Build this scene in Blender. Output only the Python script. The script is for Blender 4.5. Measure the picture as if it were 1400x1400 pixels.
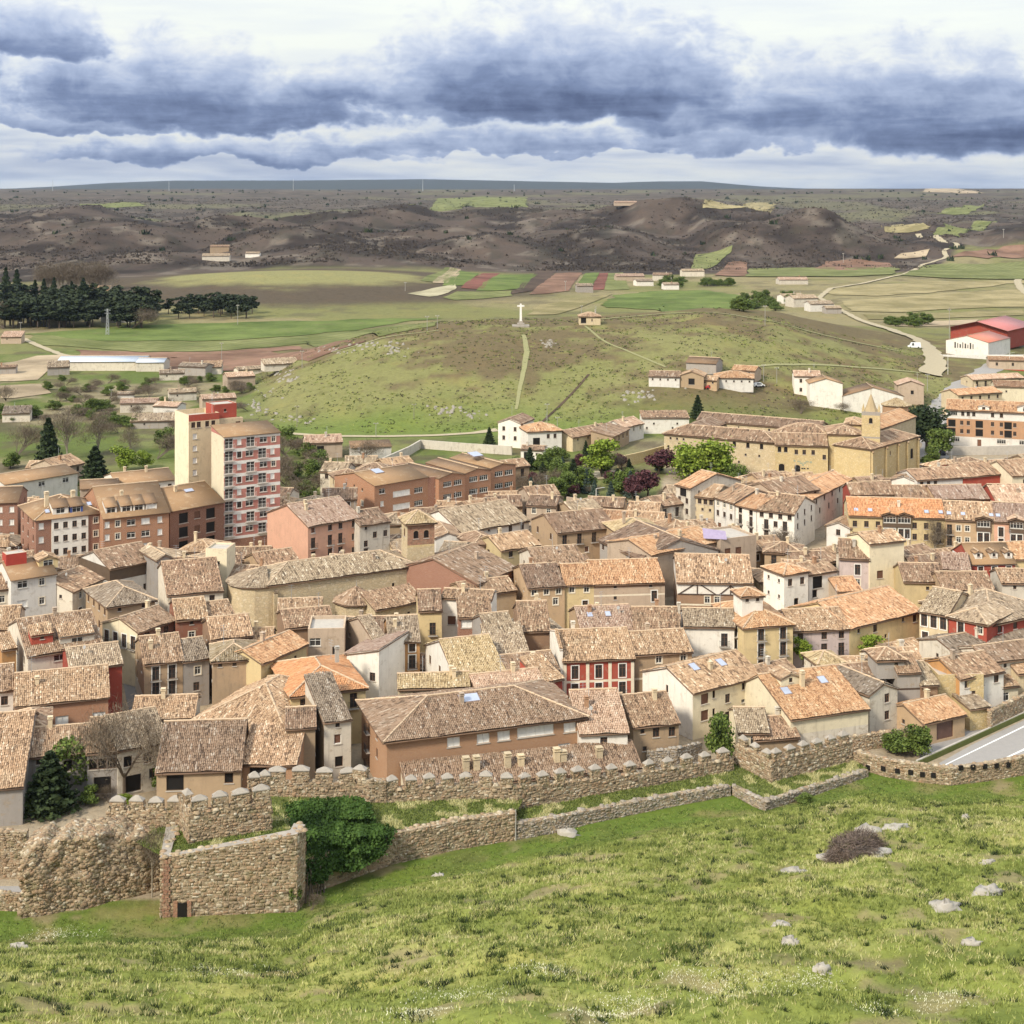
import bpy, math, random
import numpy as np
from mathutils import Vector, Matrix
R = math.radians
for o in list(bpy.data.objects): bpy.data.objects.remove(o, do_unlink=True)
SC = bpy.context.scene
COL = SC.collection
# ------------------------------------------------------------------ camera
F, PX0, PY0, CH = 2000.0, 700.0, 255.0, 80.0      # focal length and principal point in photo pixels, eye height (m) above the town
cd = bpy.data.cameras.new('camera'); cam = bpy.data.objects.new('camera', cd); COL.objects.link(cam)
cam.location = (0, 0, CH); cam.rotation_euler = (R(90), 0, 0)
cd.sensor_width = 36; cd.lens = 36*F/1400; cd.shift_y = -(700-PY0)/1400
cd.clip_start = 0.5; cd.clip_end = 60000
SC.camera = cam
# ------------------------------------------------------------------ exposure
SC.view_settings.view_transform = 'Standard'; SC.view_settings.look = 'None'
SC.view_settings.exposure = 1.65; SC.view_settings.gamma = 1; SC.view_settings.use_curve_mapping = False
HAZE = 2.2e-5      # density of the valley air per metre
SC.render.engine = 'CYCLES'
SC.cycles.use_denoising = True
SC.cycles.max_bounces = 6; SC.cycles.diffuse_bounces = 3; SC.cycles.glossy_bounces = 2; SC.cycles.volume_bounces = 0
SC.cycles.transmission_bounces = 2; SC.cycles.transparent_max_bounces = 4
# ------------------------------------------------------------------ sun
SUN_AZ, SUN_EL = R(-138), R(39)      # azimuth from +Y (view direction) clockwise; behind the viewer's left shoulder
sv = Vector((math.sin(SUN_AZ)*math.cos(SUN_EL), math.cos(SUN_AZ)*math.cos(SUN_EL), math.sin(SUN_EL)))
sd = bpy.data.lights.new('sun', 'SUN'); so = bpy.data.objects.new('sun', sd); COL.objects.link(so)
sd.energy = 1.5; sd.angle = R(10); sd.color = (1, .91, .75)
so.rotation_euler = sv.to_track_quat('Z', 'Y').to_euler(); so.location = (-100, -60, 300)

# ------------------------------------------------------------------ node helpers
class NT:
    def __init__(s, tree): s.t = tree; s.n = tree.nodes; s.l = tree.links
    def node(s, typ, **kw):
        n = s.n.new(typ)
        for k, v in kw.items(): setattr(n, k, v)
        return n
    def put(s, sock, v):
        if v is None: return
        if hasattr(v, 'is_output') or hasattr(v, 'links'): s.l.new(v, sock)
        else: sock.default_value = v
    def math(s, op, a, b=None, c=None, clamp=False):
        n = s.node('ShaderNodeMath', operation=op, use_clamp=clamp)
        s.put(n.inputs[0], a); s.put(n.inputs[1], b); s.put(n.inputs[2], c)
        return n.outputs[0]
    def mix(s, f, a, b, mode='MIX'):
        n = s.node('ShaderNodeMix', data_type='RGBA', blend_type=mode)
        s.put(n.inputs[0], f); s.put(n.inputs[6], a); s.put(n.inputs[7], b)
        return n.outputs[2]
    def noise(s, vec, scale, detail=4, rough=.55, dist=0, out=0):
        n = s.node('ShaderNodeTexNoise'); s.put(n.inputs['Vector'], vec)
        n.inputs['Scale'].default_value = scale; n.inputs['Detail'].default_value = detail
        n.inputs['Roughness'].default_value = rough; n.inputs['Distortion'].default_value = dist
        return n.outputs[out]
    def ramp(s, f, stops, interp='LINEAR'):
        n = s.node('ShaderNodeValToRGB'); s.put(n.inputs[0], f); cr = n.color_ramp; cr.interpolation = interp
        while len(cr.elements) < len(stops): cr.elements.new(.5)
        for e, (p, c) in zip(cr.elements, stops): e.position = p; e.color = c if len(c) == 4 else (*c, 1)
        return n.outputs[0]
    def smooth(s, x, a, b):
        n = s.node('ShaderNodeMapRange', interpolation_type='SMOOTHSTEP')
        s.put(n.inputs[0], x); n.inputs[1].default_value = a; n.inputs[2].default_value = b
        return n.outputs[0]
    def mapping(s, vec, scale=(1, 1, 1), loc=(0, 0, 0), rot=(0, 0, 0)):
        n = s.node('ShaderNodeMapping'); s.put(n.inputs[0], vec)
        n.inputs['Scale'].default_value = scale; n.inputs['Location'].default_value = loc; n.inputs['Rotation'].default_value = rot
        return n.outputs[0]

# ------------------------------------------------------------------ sky: Nishita seen through broken banks of cloud
W = bpy.data.worlds.new('World'); SC.world = W; W.use_nodes = True
w = NT(W.node_tree); W.node_tree.nodes.clear()
sky = w.node('ShaderNodeTexSky', sky_type='NISHITA', sun_disc=False, sun_elevation=SUN_EL, sun_rotation=SUN_AZ)
sky.air_density = 1; sky.dust_density = 1.5
tc = w.node('ShaderNodeTexCoord')
sep = w.node('ShaderNodeSeparateXYZ'); w.l.new(tc.outputs['Generated'], sep.inputs[0])
dx, dy, dz = sep.outputs
az = w.math('MULTIPLY', w.math('ARCTAN2', dx, dy), 10.0)                 # azimuth, tenths of a radian
el = w.math('MULTIPLY', w.math('ARCSINE', dz), 10.0)
def cmb(x, y, z=0.0):
    n = w.node('ShaderNodeCombineXYZ'); w.put(n.inputs[0], x); w.put(n.inputs[1], y); w.put(n.inputs[2], z); return n.outputs[0]
p2 = cmb(az, w.math('MULTIPLY', el, 1.45))
wn = w.node('ShaderNodeTexNoise'); w.l.new(p2, wn.inputs['Vector']); wn.inputs['Scale'].default_value = 1.9; wn.inputs['Detail'].default_value = 4.5; wn.inputs['Roughness'].default_value = .6
ws = w.node('ShaderNodeSeparateColor'); w.l.new(wn.outputs['Color'], ws.inputs[0])
azw = w.math('ADD', az, w.math('MULTIPLY', w.math('SUBTRACT', ws.outputs[0], .5), .9))
elw = w.math('ADD', el, w.math('MULTIPLY', w.math('SUBTRACT', ws.outputs[1], .5), .40))
fine = w.noise(p2, 3.6, 6, .62, .35)
fc = w.math('SUBTRACT', fine, .5)
# cloud banks: (azimuth px, base px, half width, height, darkness), photo pixels turned into directions; flat dark bases, billowing tops
CL = [(770, 140, 250, 150, 1.0), (930, 165, 120, 110, .6), (620, 150, 130, 120, .6), (200, 150, 190, 105, .75), (330, 166, 210, 80, .8), (480, 138, 120, 60, .6), (40, 74, 100, 80, .8),
      (1290, 190, 190, 130, .8), (1130, 176, 150, 110, .62), (1010, 196, 180, 50, .4), (120, 178, 190, 34, .5), (330, 214, 260, 26, .35), (700, 205, 260, 24, .3), (-330, 130, 300, 110, .8), (1750, 150, 320, 120, .8)]
dark = None; mask = None
for cx, by, hw, hh, wt in CL:
    ca = math.atan((cx-PX0)/F)*10; cb = (PY0-by)/F*10; a_ = hw/F*10; h_ = hh/F*10
    u = w.math('DIVIDE', w.math('SUBTRACT', azw, ca), a_)
    v = w.math('DIVIDE', w.math('SUBTRACT', elw, cb), h_)
    vv = w.math('MAXIMUM', v, w.math('MULTIPLY', v, -4.5))
    e = w.math('SUBTRACT', w.math('SUBTRACT', 1.0, w.math('MULTIPLY', u, u)), w.math('MULTIPLY', vv, vv))
    d = w.math('MULTIPLY', w.smooth(e, -.25, .75), w.math('MULTIPLY', w.math('SUBTRACT', 1.0, w.math('MULTIPLY', v, 1.25), clamp=True), wt))
    dark = d if dark is None else w.math('MAXIMUM', dark, d)
    mask = e if mask is None else w.math('MAXIMUM', mask, e)
# the same kind of banks go on overhead and round about
gen = w.math('MULTIPLY', w.smooth(ws.outputs[2], .42, .62), w.smooth(el, 1.35, 2.4))
dark = w.math('MAXIMUM', dark, w.math('MULTIPLY', gen, .65)); mask = w.math('MAXIMUM', mask, w.math('SUBTRACT', w.math('MULTIPLY', gen, 2.0), 1.0))
cov = w.smooth(w.math('ADD', mask, w.math('MULTIPLY', fc, 1.9)), -.45, .40)
strat = w.noise(cmb(w.math('MULTIPLY', az, .5), w.math('MULTIPLY', el, 4.2)), 1.1, 4.5, .6, .2)
low = w.math('SUBTRACT', 1.0, w.smooth(el, .1, 1.0))
thin = w.math('ADD', w.math('MULTIPLY', w.smooth(strat, .36, .70), w.math('ADD', .10, w.math('MULTIPLY', low, .22))), w.math('MULTIPLY', low, .10))
dk = w.math('ADD', w.math('MULTIPLY', cov, w.math('ADD', .15, w.math('MULTIPLY', dark, .56))), thin)
dk = w.math('ADD', dk, w.math('MULTIPLY', w.math('MULTIPLY', fc, cov), .60))
ccol = w.ramp(dk, [(0.0, (.275, .283, .262)), (.10, (.245, .255, .258)), (.24, (.19, .21, .245)), (.42, (.125, .15, .205)), (.66, (.066, .086, .137)), (.90, (.034, .046, .082)), (1, (.028, .038, .068))])
lift = w.math('MAXIMUM', w.math('ADD', 1.0, w.math('MULTIPLY', dz, 1.4)), .6)                    # an overcast sky is brighter overhead
ccol = w.mix(1.0, ccol, cmb(lift, lift, lift), 'MULTIPLY')
bgS = w.node('ShaderNodeBackground'); w.l.new(sky.outputs[0], bgS.inputs[0]); bgS.inputs[1].default_value = .05
bgC = w.node('ShaderNodeBackground'); w.l.new(ccol, bgC.inputs[0]); bgC.inputs[1].default_value = 1.0
cover = w.math('ADD', .90, w.math('MULTIPLY', cov, .1), clamp=True)
mx = w.node('ShaderNodeMixShader'); w.l.new(cover, mx.inputs[0]); w.l.new(bgS.outputs[0], mx.inputs[1]); w.l.new(bgC.outputs[0], mx.inputs[2])
W.cycles.sampling_method = 'NONE'      # a near-even sky needs no importance map
wo = w.node('ShaderNodeOutputWorld'); w.l.new(mx.outputs[0], wo.inputs[0])
# ------------------------------------------------------------------ numbers
rng = np.random.default_rng(11)
def hash2(i, j, s=0):
    n = (i.astype(np.int64)*374761393 + j.astype(np.int64)*668265263 + s*1442695041) & 0xffffffff
    n = ((n ^ (n >> 13))*1274126177) & 0xffffffff
    return ((n ^ (n >> 16)) & 0xffff)/65535.0
def vnoise(x, y, s=0):
    x = np.asarray(x, float); y = np.asarray(y, float)
    i = np.floor(x); j = np.floor(y); fx = x-i; fy = y-j
    fx = fx*fx*(3-2*fx); fy = fy*fy*(3-2*fy)
    a = hash2(i, j, s); b = hash2(i+1, j, s); c = hash2(i, j+1, s); d = hash2(i+1, j+1, s)
    return (a*(1-fx)+b*fx)*(1-fy)+(c*(1-fx)+d*fx)*fy
def fbm(x, y, o=4, s=0, g=.5):
    t = 0; a = 1; n = 0
    for k in range(o):
        t = t+a*vnoise(x, y, s+k*17); n += a; a *= g; x = x*2.03+3.1; y = y*2.03+1.7
    return t/n
def sstep(x, a, b):
    t = np.clip((x-a)/(b-a), 0, 1); return t*t*(3-2*t)
# ------------------------------------------------------------------ terrain
WALLPX = [(-400, 152), (0, 160), (220, 160.5), (405, 161.5), (430, 165.5), (540, 172), (705, 179), (850, 185), (1000, 191), (1047, 192.5), (1185, 198.5), (1300, 196), (1400, 197), (1900, 200)]
def Yw(s): return np.interp(s, [(a-700)/F for a, b in WALLPX], [b for a, b in WALLPX])
# far hills: (px of the crest, crest row, distance, half width m, half depth m)
HILLS = [(800, 320, 1700, 150, 170), (690, 333, 1620, 120, 120), (1112, 284, 1760, 95, 130), (1060, 312, 1720, 110, 110), (1190, 322, 1690, 120, 110), (925, 283, 2150, 190, 220), (600, 318, 1800, 170, 200),
         (480, 338, 1480, 130, 130), (300, 308, 1850, 150, 170), (120, 318, 1720, 180, 180), (-30, 315, 1750, 200, 200), (210, 345, 1450, 120, 110), (390, 322, 1650, 120, 130),
         (1010, 300, 1950, 130, 160), (1290, 318, 2100, 130, 150), (1420, 325, 1800, 150, 120), (730, 292, 2300, 220, 220), (520, 293, 2250, 220, 220), (60, 290, 2300, 260, 220), (1600, 320, 1900, 260, 220), (-300, 310, 1800, 260, 220)]
def ramp_z(s, Y):
    py = np.interp(Y, [1300, 1900, 2500, 3000, 3600, 4600, 6500, 9000, 14000], [378.1, 339.2, 311, 292, 277, 264, 259.5, 258.5, 258.0])
    z = CH-(py-PY0)*Y/F
    return z
def terr(X, Y):
    X = np.asarray(X, float); Y = np.asarray(Y, float)
    s = X/np.maximum(Y, 40.0)
    z = np.zeros(np.broadcast(X, Y).shape)
    # castle hillside in front of the wall
    d = Yw(s)-Y
    q = np.maximum(d-3.0, 0)
    hz = 22.75/(Yw(s)-106)*q*q/(q+4.0)
    hz = hz+sstep(q, 6, 30)*((fbm(X/16, Y/10, 3, 5)-.5)*3.6+(fbm(X/4.2, Y/3.1, 3, 9)-.5)*1.3)
    z = z+np.where(d > 0, hz, 0)
    # the cross hill beyond the town
    pu = s*F+700
    a = np.interp(pu, [250, 330, 370, 400, 460, 520, 600, 720, 820, 960, 1060, 1120, 1180, 1280, 1400, 1500], [0, .5, 3.5, 8.5, 14.5, 19, 21.5, 22.3, 24, 26.5, 23, 18, 13, 6.5, 4, 3])
    yc = np.interp(pu, [300, 720, 1000, 1300], [585, 625, 640, 640])
    yf = np.interp(pu, [300, 500, 720, 950, 1150, 1300], [510, 478, 474, 470, 490, 520])
    t = np.clip((Y-yf)/(yc-yf), 0, 1); up = np.sin(t*math.pi/2)**1.15
    dn = 1-sstep(Y, yc, yc+np.interp(pu, [300, 800, 1300], [130, 190, 260]))
    ch = a*np.where(Y < yc, up, dn)
    ch = ch*(1+.25*(fbm(X/60, Y/60, 3, 31)-.5))
    z = z+ch
    # grassy knoll in the valley to the left
    kx, ky = (400-700)*1150/F, 1150
    z = z+12.5*np.exp(-((X-kx)/150)**2-((Y-ky)/(150))**2)
    # hills
    base = ramp_z(s, np.maximum(Y, 1300))
    base = np.where(Y > 1300, base, 0)
    far = sstep(Y, 1400, 2300)
    rel = 0
    hb = np.zeros_like(z)
    for px, py, yc_, wx, wy in HILLS:
        zc = CH-(py-PY0)*yc_/F; bz = float(ramp_z(0, yc_)); A = zc-bz
        cx = (px-700)*yc_/F
        r2 = ((X-cx)/(wx*.82))**2+((Y-yc_)/(wy*.82))**2
        g = A*np.exp(-r2*.9)
        hb = np.maximum(hb, g)*.75+.25*(hb+g) if False else np.maximum(hb, g)+.12*np.minimum(hb, g)
    z = z+base+hb
    rid = 1-np.abs(fbm(X/185+5+.3*fbm(X/300, Y/300, 2, 5), Y/330, 4, 77)*2-1)
    z = z+sstep(Y, 1380, 1700)*(rid-.66)*(34+10*far)*np.clip(.45+hb/20, 0.4, 1)*(1-.75*sstep(Y, 2600, 4200))
    z = z+sstep(Y, 1380, 1600)*(fbm(X/45, Y/45, 3, 41)-.5)*5*(1-.6*sstep(Y, 3000, 5000))
    # blue ridge closing the view on the left half of the horizon
    rp = np.interp(pu, [-200, 0, 60, 150, 240, 420, 580, 700, 840, 900, 960, 1040, 1100, 2000], [20, 16, 12, 6, 3, 2.6, 1, 3.2, 6, 4, 4, 11, 15, 16])
    rz = CH+(11-rp)*10000/F
    z = np.where(Y > 6500, z+np.maximum(rz-z, 0)*sstep(Y, 7500, 10000), z)
    # right plateau rim
    z = z+sstep(Y, 3600, 4600)*(fbm(X/420, Y/420, 3, 91)-.5)*14*(1-.7*sstep(Y, 6000, 8000))
    return z
def tz(x, y): return float(terr(np.array([x]), np.array([y]))[0])
_ys = np.concatenate([np.arange(60, 700, 1.0), np.arange(700, 2600, 4.0), np.arange(2600, 9000, 25.0)])
def gp(px, py):
    """point of the ground seen at a photo pixel"""
    X = (px-PX0)/F*_ys; zr = CH-(py-PY0)/F*_ys; d = zr-terr(X, _ys)
    k = np.where((d[:-1] > 0) & (d[1:] <= 0))[0]
    if len(k) == 0: k = len(_ys)-2; t = .5
    else: k = k[0]; t = d[k]/(d[k]-d[k+1])
    Y = _ys[k]+t*(_ys[k+1]-_ys[k])
    x = (px-PX0)/F*Y
    return (x, Y, tz(x, Y))
def ev(px, py, h):
    """plan position of a point h metres up whose photo pixel is known"""
    Y = (CH-h)*F/(py-PY0); return np.array([(px-PX0)*Y/F, Y])
def atY(px, py, Y): return ((px-PX0)*Y/F, Y, CH-(py-PY0)*Y/F)
# ------------------------------------------------------------------ objects
def link(name, data, parent=None, loc=(0, 0, 0), rz=0):
    o = bpy.data.objects.new(name, data); COL.objects.link(o); o.location = loc
    if rz: o.rotation_euler = (0, 0, rz)
    if parent is not None: o.parent = parent
    return o
def tag(o, label=None, cat=None, group=None, kind=None):
    if label: o['label'] = label
    if cat: o['category'] = cat
    if group: o['group'] = group
    if kind: o['kind'] = kind
    return o
def empty(name, loc, label, cat, group=None, rz=0):
    o = link(name, None, None, loc, rz); o.empty_display_size = .5; return tag(o, label, cat, group)
class MB:
    """collects faces for one mesh"""
    def __init__(s): s.v = []; s.f = []; s.m = []; s.r = []
    def add(s, vs, fs, m=0, r=.5):
        b = len(s.v); s.v.extend([tuple(map(float, q)) for q in vs])
        for f in fs: s.f.append(tuple(b+i for i in f)); s.m.append(m); s.r.append(r)
    def quad(s, a, b, c, d, m=0, r=.5): s.add([a, b, c, d], [(0, 1, 2, 3)], m, r)
    def tri(s, a, b, c, m=0, r=.5): s.add([a, b, c], [(0, 1, 2)], m, r)
    def poly(s, P, m=0): s.add(P, [tuple(range(len(P)))], m)
    def box(s, c, sz, rz=0, m=0, r=.5, taper=1.0):
        cx, cy, cz = c; a, b, h = sz[0]/2, sz[1]/2, sz[2]; ca, sa = math.cos(rz), math.sin(rz); P = []
        for z, k in ((0, 1), (h, taper)):
            for x, y in ((-a, -b), (a, -b), (a, b), (-a, b)):
                x *= k; y *= k; P.append((cx+x*ca-y*sa, cy+x*sa+y*ca, cz+z))
        s.add(P, [(3, 2, 1, 0), (4, 5, 6, 7), (0, 1, 5, 4), (1, 2, 6, 5), (2, 3, 7, 6), (3, 0, 4, 7)], m, r)
    def tube(s, p, q, r0, r1, n=6, m=0, r=.5, cap=True):
        p = Vector(p); q = Vector(q); d = (q-p)
        if d.length < 1e-6: return
        d.normalize(); a = d.orthogonal().normalized(); b = d.cross(a); P = []
        for c, rr in ((p, r0), (q, r1)):
            for k in range(n):
                t = 2*math.pi*k/n; P.append(c+a*math.cos(t)*rr+b*math.sin(t)*rr)
        fs = [(k, (k+1) % n, n+(k+1) % n, n+k) for k in range(n)]
        if cap: fs += [tuple(range(n-1, -1, -1)), tuple(range(n, 2*n))]
        s.add(P, fs, m, r)
    def mesh(s, name, mats, smooth=False):
        me = bpy.data.meshes.new(name); me.from_pydata(s.v, [], s.f)
        for m in mats: me.materials.append(m)
        if len(s.f):
            me.polygons.foreach_set('material_index', np.array(s.m, np.int32))
            at = me.attributes.new('rnd', 'FLOAT', 'FACE'); at.data.foreach_set('value', np.array(s.r, np.float32))
            if smooth: me.polygons.foreach_set('use_smooth', np.ones(len(s.f), bool))
        me.update(); return me
    def build(s, name, mats, parent=None, loc=(0, 0, 0), rz=0, smooth=False):
        if not isinstance(mats, (list, tuple)): mats = [mats]
        return link(name, s.mesh(name, mats, smooth), parent, loc, rz)
def npmesh(name, V, Q, mats, rnd=None, mi=None, smooth=False):
    """mesh straight from arrays; Q is (n, k) with one face size"""
    V = np.asarray(V, np.float32); Q = np.asarray(Q, np.int32); n, k = Q.shape
    me = bpy.data.meshes.new(name); me.vertices.add(len(V)); me.vertices.foreach_set('co', V.ravel())
    me.loops.add(n*k); me.loops.foreach_set('vertex_index', Q.ravel())
    me.polygons.add(n); me.polygons.foreach_set('loop_start', np.arange(0, n*k, k, dtype=np.int32))
    for m in mats: me.materials.append(m)
    if mi is not None: me.polygons.foreach_set('material_index', np.asarray(mi, np.int32))
    if smooth: me.polygons.foreach_set('use_smooth', np.ones(n, bool))
    me.update(calc_edges=True)
    if rnd is not None:
        at = me.attributes.new('rnd', 'FLOAT', 'FACE'); at.data.foreach_set('value', np.asarray(rnd, np.float32))
    me.validate(); return me
def copy_tree(o, parent=None):
    c = o.copy(); COL.objects.link(c); c.parent = parent
    for ch in [x for x in bpy.data.objects if x.parent == o]: copy_tree(ch, c)
    return c
# ------------------------------------------------------------------ materials
MATS = {}
def newmat(name):
    m = bpy.data.materials.new(name); m.use_nodes = True; t = NT(m.node_tree)
    b = m.node_tree.nodes['Principled BSDF']; t.b = b; t.co = t.node('ShaderNodeTexCoord').outputs['Object']
    t.geo = t.node('ShaderNodeNewGeometry')
    t.pos = t.geo.outputs['Position']
    b.inputs['Roughness'].default_value = .85; b.inputs['Specular IOR Level'].default_value = .25
    MATS[name] = m; return m, t
def attr(t, name='rnd', out='Fac'):
    n = t.node('ShaderNodeAttribute', attribute_name=name); return n.outputs[out]
def col(t, c): t.put(t.b.inputs['Base Color'], c)
def bump(t, h, strength=.5, dist=.05):
    n = t.node('ShaderNodeBump'); n.inputs['Strength'].default_value = strength; n.inputs['Distance'].default_value = dist
    t.put(n.inputs['Height'], h); t.l.new(n.outputs[0], t.b.inputs['Normal'])
def c4(c, k=1.0): return (min(1, c[0]*k), min(1, c[1]*k), min(1, c[2]*k), 1)
def plaster(name, c, dirt=.35, dc=(.20, .15, .11)):
    m, t = newmat(name)
    n1 = t.noise(t.pos, .5, 6, .62); n2 = t.noise(t.mapping(t.pos, (1.6, 1.6, .22)), 1.0, 5, .65); n3 = t.noise(t.pos, 5, 4, .6)
    base = t.mix(n1, c4(c, .78), c4(c, 1.14))
    st = t.math('MULTIPLY', t.smooth(n2, .50, .78), dirt)
    base = t.mix(st, base, c4(dc))
    pt = t.math('MULTIPLY', t.smooth(t.noise(t.mapping(t.pos, loc=(9, 3, 2)), .9, 5, .7), .60, .66), dirt*.9)
    base = t.mix(pt, base, c4([x*.62+.04 for x in c]))
    base = t.mix(t.math('MULTIPLY', n3, .22), base, c4(c, .55))
    dm = t.math('MULTIPLY', t.smooth(t.noise(t.mapping(t.pos, (.8, .8, 1.1), loc=(3, 17, 6)), .8, 7, .72), .56, .63), dirt*.9)      # fallen render showing the masonry
    base = t.mix(dm, base, t.ramp(t.noise(t.pos, 3.2, 3, .6), [(.3, (.20, .145, .095)), (.7, (.42, .33, .225))]))
    rv = t.node('ShaderNodeObjectInfo').outputs['Random']; base = t.mix(1.0, base, t.ramp(rv, [(0, (.84, .84, .86)), (1, (1.1, 1.08, 1.06))]), 'MULTIPLY')
    col(t, base); bump(t, n3, .35, .03); return m
PL = dict(cream=(.60, .49, .32), white=(.74, .70, .63), offwhite=(.64, .58, .48), yellow=(.62, .49, .27), mustard=(.55, .39, .13), tan=(.45, .32, .20), ochre=(.50, .27, .11), beige=(.46, .36, .27),
          pink=(.48, .20, .16), terracotta=(.50, .29, .165), salmon=(.62, .36, .25), red=(.36, .075, .05), brown=(.30, .19, .12), grey=(.34, .31, .28), palepink=(.60, .49, .45), darkbrick=(.26, .11, .07), lemon=(.70, .62, .45), earth=(.38, .28, .18))
for k, c in PL.items(): plaster(k, c, .30 if k in ('white', 'lemon', 'pink', 'yellow', 'salmon', 'red', 'terracotta') else .58)
def brickmat(name, c, c2, mortar=(.45, .38, .3)):
    m, t = newmat(name)
    n = t.node('ShaderNodeTexBrick'); t.l.new(t.mapping(t.pos, (1, 1, 1), rot=(R(90), 0, R(12))), n.inputs[0])
    n.inputs['Color1'].default_value = c4(c); n.inputs['Color2'].default_value = c4(c2); n.inputs['Mortar'].default_value = c4(mortar)
    n.inputs['Scale'].default_value = 3.2; n.inputs['Mortar Size'].default_value = .012
    b = t.mix(t.math('MULTIPLY', t.noise(t.pos, .4, 5, .6), .5), n.outputs[0], c4(c, .6))
    col(t, b); return m
brickmat('brick_orange', (.40, .20, .115), (.34, .165, .09)); brickmat('brick_red', (.31, .15, .10), (.26, .12, .08)); brickmat('brick_brown', (.26, .12, .075), (.2, .09, .06)); brickmat('brick_tan', (.40, .23, .13), (.34, .18, .1))
def stonemat(name, pal, scale=2.6, mortar=(.30, .24, .17), useattr=False, dirt=.45):
    m, t = newmat(name)
    wv = t.node('ShaderNodeTexVoronoi', feature='F1'); t.put(wv.inputs['Vector'], t.mapping(t.pos, (1, 1, 1.45))); wv.inputs['Scale'].default_value = scale
    e = t.node('ShaderNodeTexVoronoi', feature='DISTANCE_TO_EDGE'); t.put(e.inputs['Vector'], t.mapping(t.pos, (1, 1, 1.45))); e.inputs['Scale'].default_value = scale
    rn = t.node('ShaderNodeSeparateColor'); t.l.new(wv.outputs['Color'], rn.inputs[0])
    f = attr(t) if useattr else rn.outputs[0]
    stops = [(i/(len(pal)-1), c) for i, c in enumerate(pal)]
    b = t.ramp(f, stops)
    if not useattr: b = t.mix(t.smooth(e.outputs['Distance'], .10, .02), b, c4(mortar))
    n1 = t.noise(t.pos, .35, 6, .65); b = t.mix(t.math('MULTIPLY', t.smooth(n1, .45, .75), dirt), b, (.17, .13, .09, 1))
    n2 = t.noise(t.mapping(t.pos, loc=(4, 4, 1)), .5, 6, .65); b = t.mix(t.math('MULTIPLY', t.smooth(n2, .55, .72), dirt*.75), b, (.40, .21, .11, 1))
    if name in ('rubble', 'rubble_stone', 'grey_stone'):
        n4 = t.noise(t.mapping(t.pos, loc=(2, 8, 5)), .8, 6, .7); b = t.mix(t.math('MULTIPLY', t.smooth(n4, .54, .66), .5), b, (.10, .115, .045, 1))
    n3 = t.noise(t.pos, 8, 4, .65); b = t.mix(t.math('MULTIPLY', n3, .35), b, t.mix(.5, b, (.05, .04, .03, 1)))
    col(t, b); bump(t, t.math('ADD', t.smooth(e.outputs['Distance'], 0, .12), t.math('MULTIPLY', n3, .5)), .6, .05); return m
PALR = [(.15, .11, .075), (.28, .21, .135), (.39, .30, .195), (.34, .22, .135), (.47, .38, .26), (.58, .51, .40)]
stonemat('rubble', PALR); stonemat('rubble_stone', PALR, 3, useattr=True)
stonemat('church_stone', [(.50, .40, .25), (.58, .47, .30), (.54, .42, .26), (.62, .52, .36)], 1.7, (.46, .37, .24), dirt=.22)
stonemat('red_stone', [(.30, .15, .10), (.38, .20, .13), (.25, .13, .09), (.42, .27, .18)], 1.9, (.30, .2, .13))
stonemat('grey_stone', [(.24, .21, .18), (.36, .32, .27), (.30, .25, .2), (.48, .44, .38)], 3, useattr=True)
stonemat('ochre_stone', [(.58, .44, .22), (.64, .50, .27), (.56, .41, .19), (.68, .55, .33)], 2.4, (.48, .38, .22), dirt=.2)
def tilemat(name, pal, moss=.35):
    m, t = newmat(name)
    f = attr(t)
    b = t.ramp(f, [(i/(len(pal)-1), c) for i, c in enumerate(pal)])
    n1 = t.noise(t.pos, .33, 6, .65, .3); b = t.mix(t.math('MULTIPLY', t.smooth(n1, .47, .72), moss), b, (.15, .115, .08, 1))
    n2 = t.noise(t.mapping(t.pos, loc=(31, 7, 3)), .55, 6, .7); b = t.mix(t.math('MULTIPLY', t.smooth(n2, .52, .68), .42), b, t.ramp(f, [(0, (.42, .33, .22)), (1, (.62, .53, .40))]))
    n3 = t.noise(t.pos, 7, 3, .6); b = t.mix(t.math('MULTIPLY', n3, .3), b, (.16, .11, .08, 1))
    rv = t.node('ShaderNodeObjectInfo').outputs['Random']; b = t.mix(1.0, b, t.ramp(rv, [(0, (.66, .66, .70)), (.35, (.95, .93, .92)), (.7, (1.08, 1.06, 1.0)), (1, (1.2, 1.16, 1.12))]), 'MULTIPLY')      # every roof has aged in its own way
    col(t, b); t.b.inputs['Roughness'].default_value = .9; return m
tilemat('t_tan', [(0.128, 0.083, 0.054), (0.284, 0.187, 0.117), (0.36, 0.24, 0.149), (0.446, 0.317, 0.21), (0.395, 0.256, 0.158), (0.636, 0.522, 0.393)])
tilemat('t_brown', [(0.086, 0.056, 0.039), (0.202, 0.131, 0.087), (0.267, 0.174, 0.113), (0.335, 0.23, 0.158), (0.284, 0.178, 0.113), (0.532, 0.426, 0.314)], .5)
tilemat('t_grey', [(0.112, 0.087, 0.061), (0.232, 0.178, 0.126), (0.309, 0.244, 0.171), (0.386, 0.312, 0.227), (0.327, 0.253, 0.175), (0.567, 0.495, 0.393)], .4)
tilemat('t_orange', [(0.224, 0.118, 0.065), (0.36, 0.196, 0.104), (0.43, 0.253, 0.14), (0.499, 0.312, 0.184), (0.421, 0.244, 0.136), (0.585, 0.434, 0.288)], .25)
tilemat('t_new', [(.38, .17, .08), (.47, .225, .105), (.53, .27, .135), (.57, .31, .16)], .12)
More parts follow.
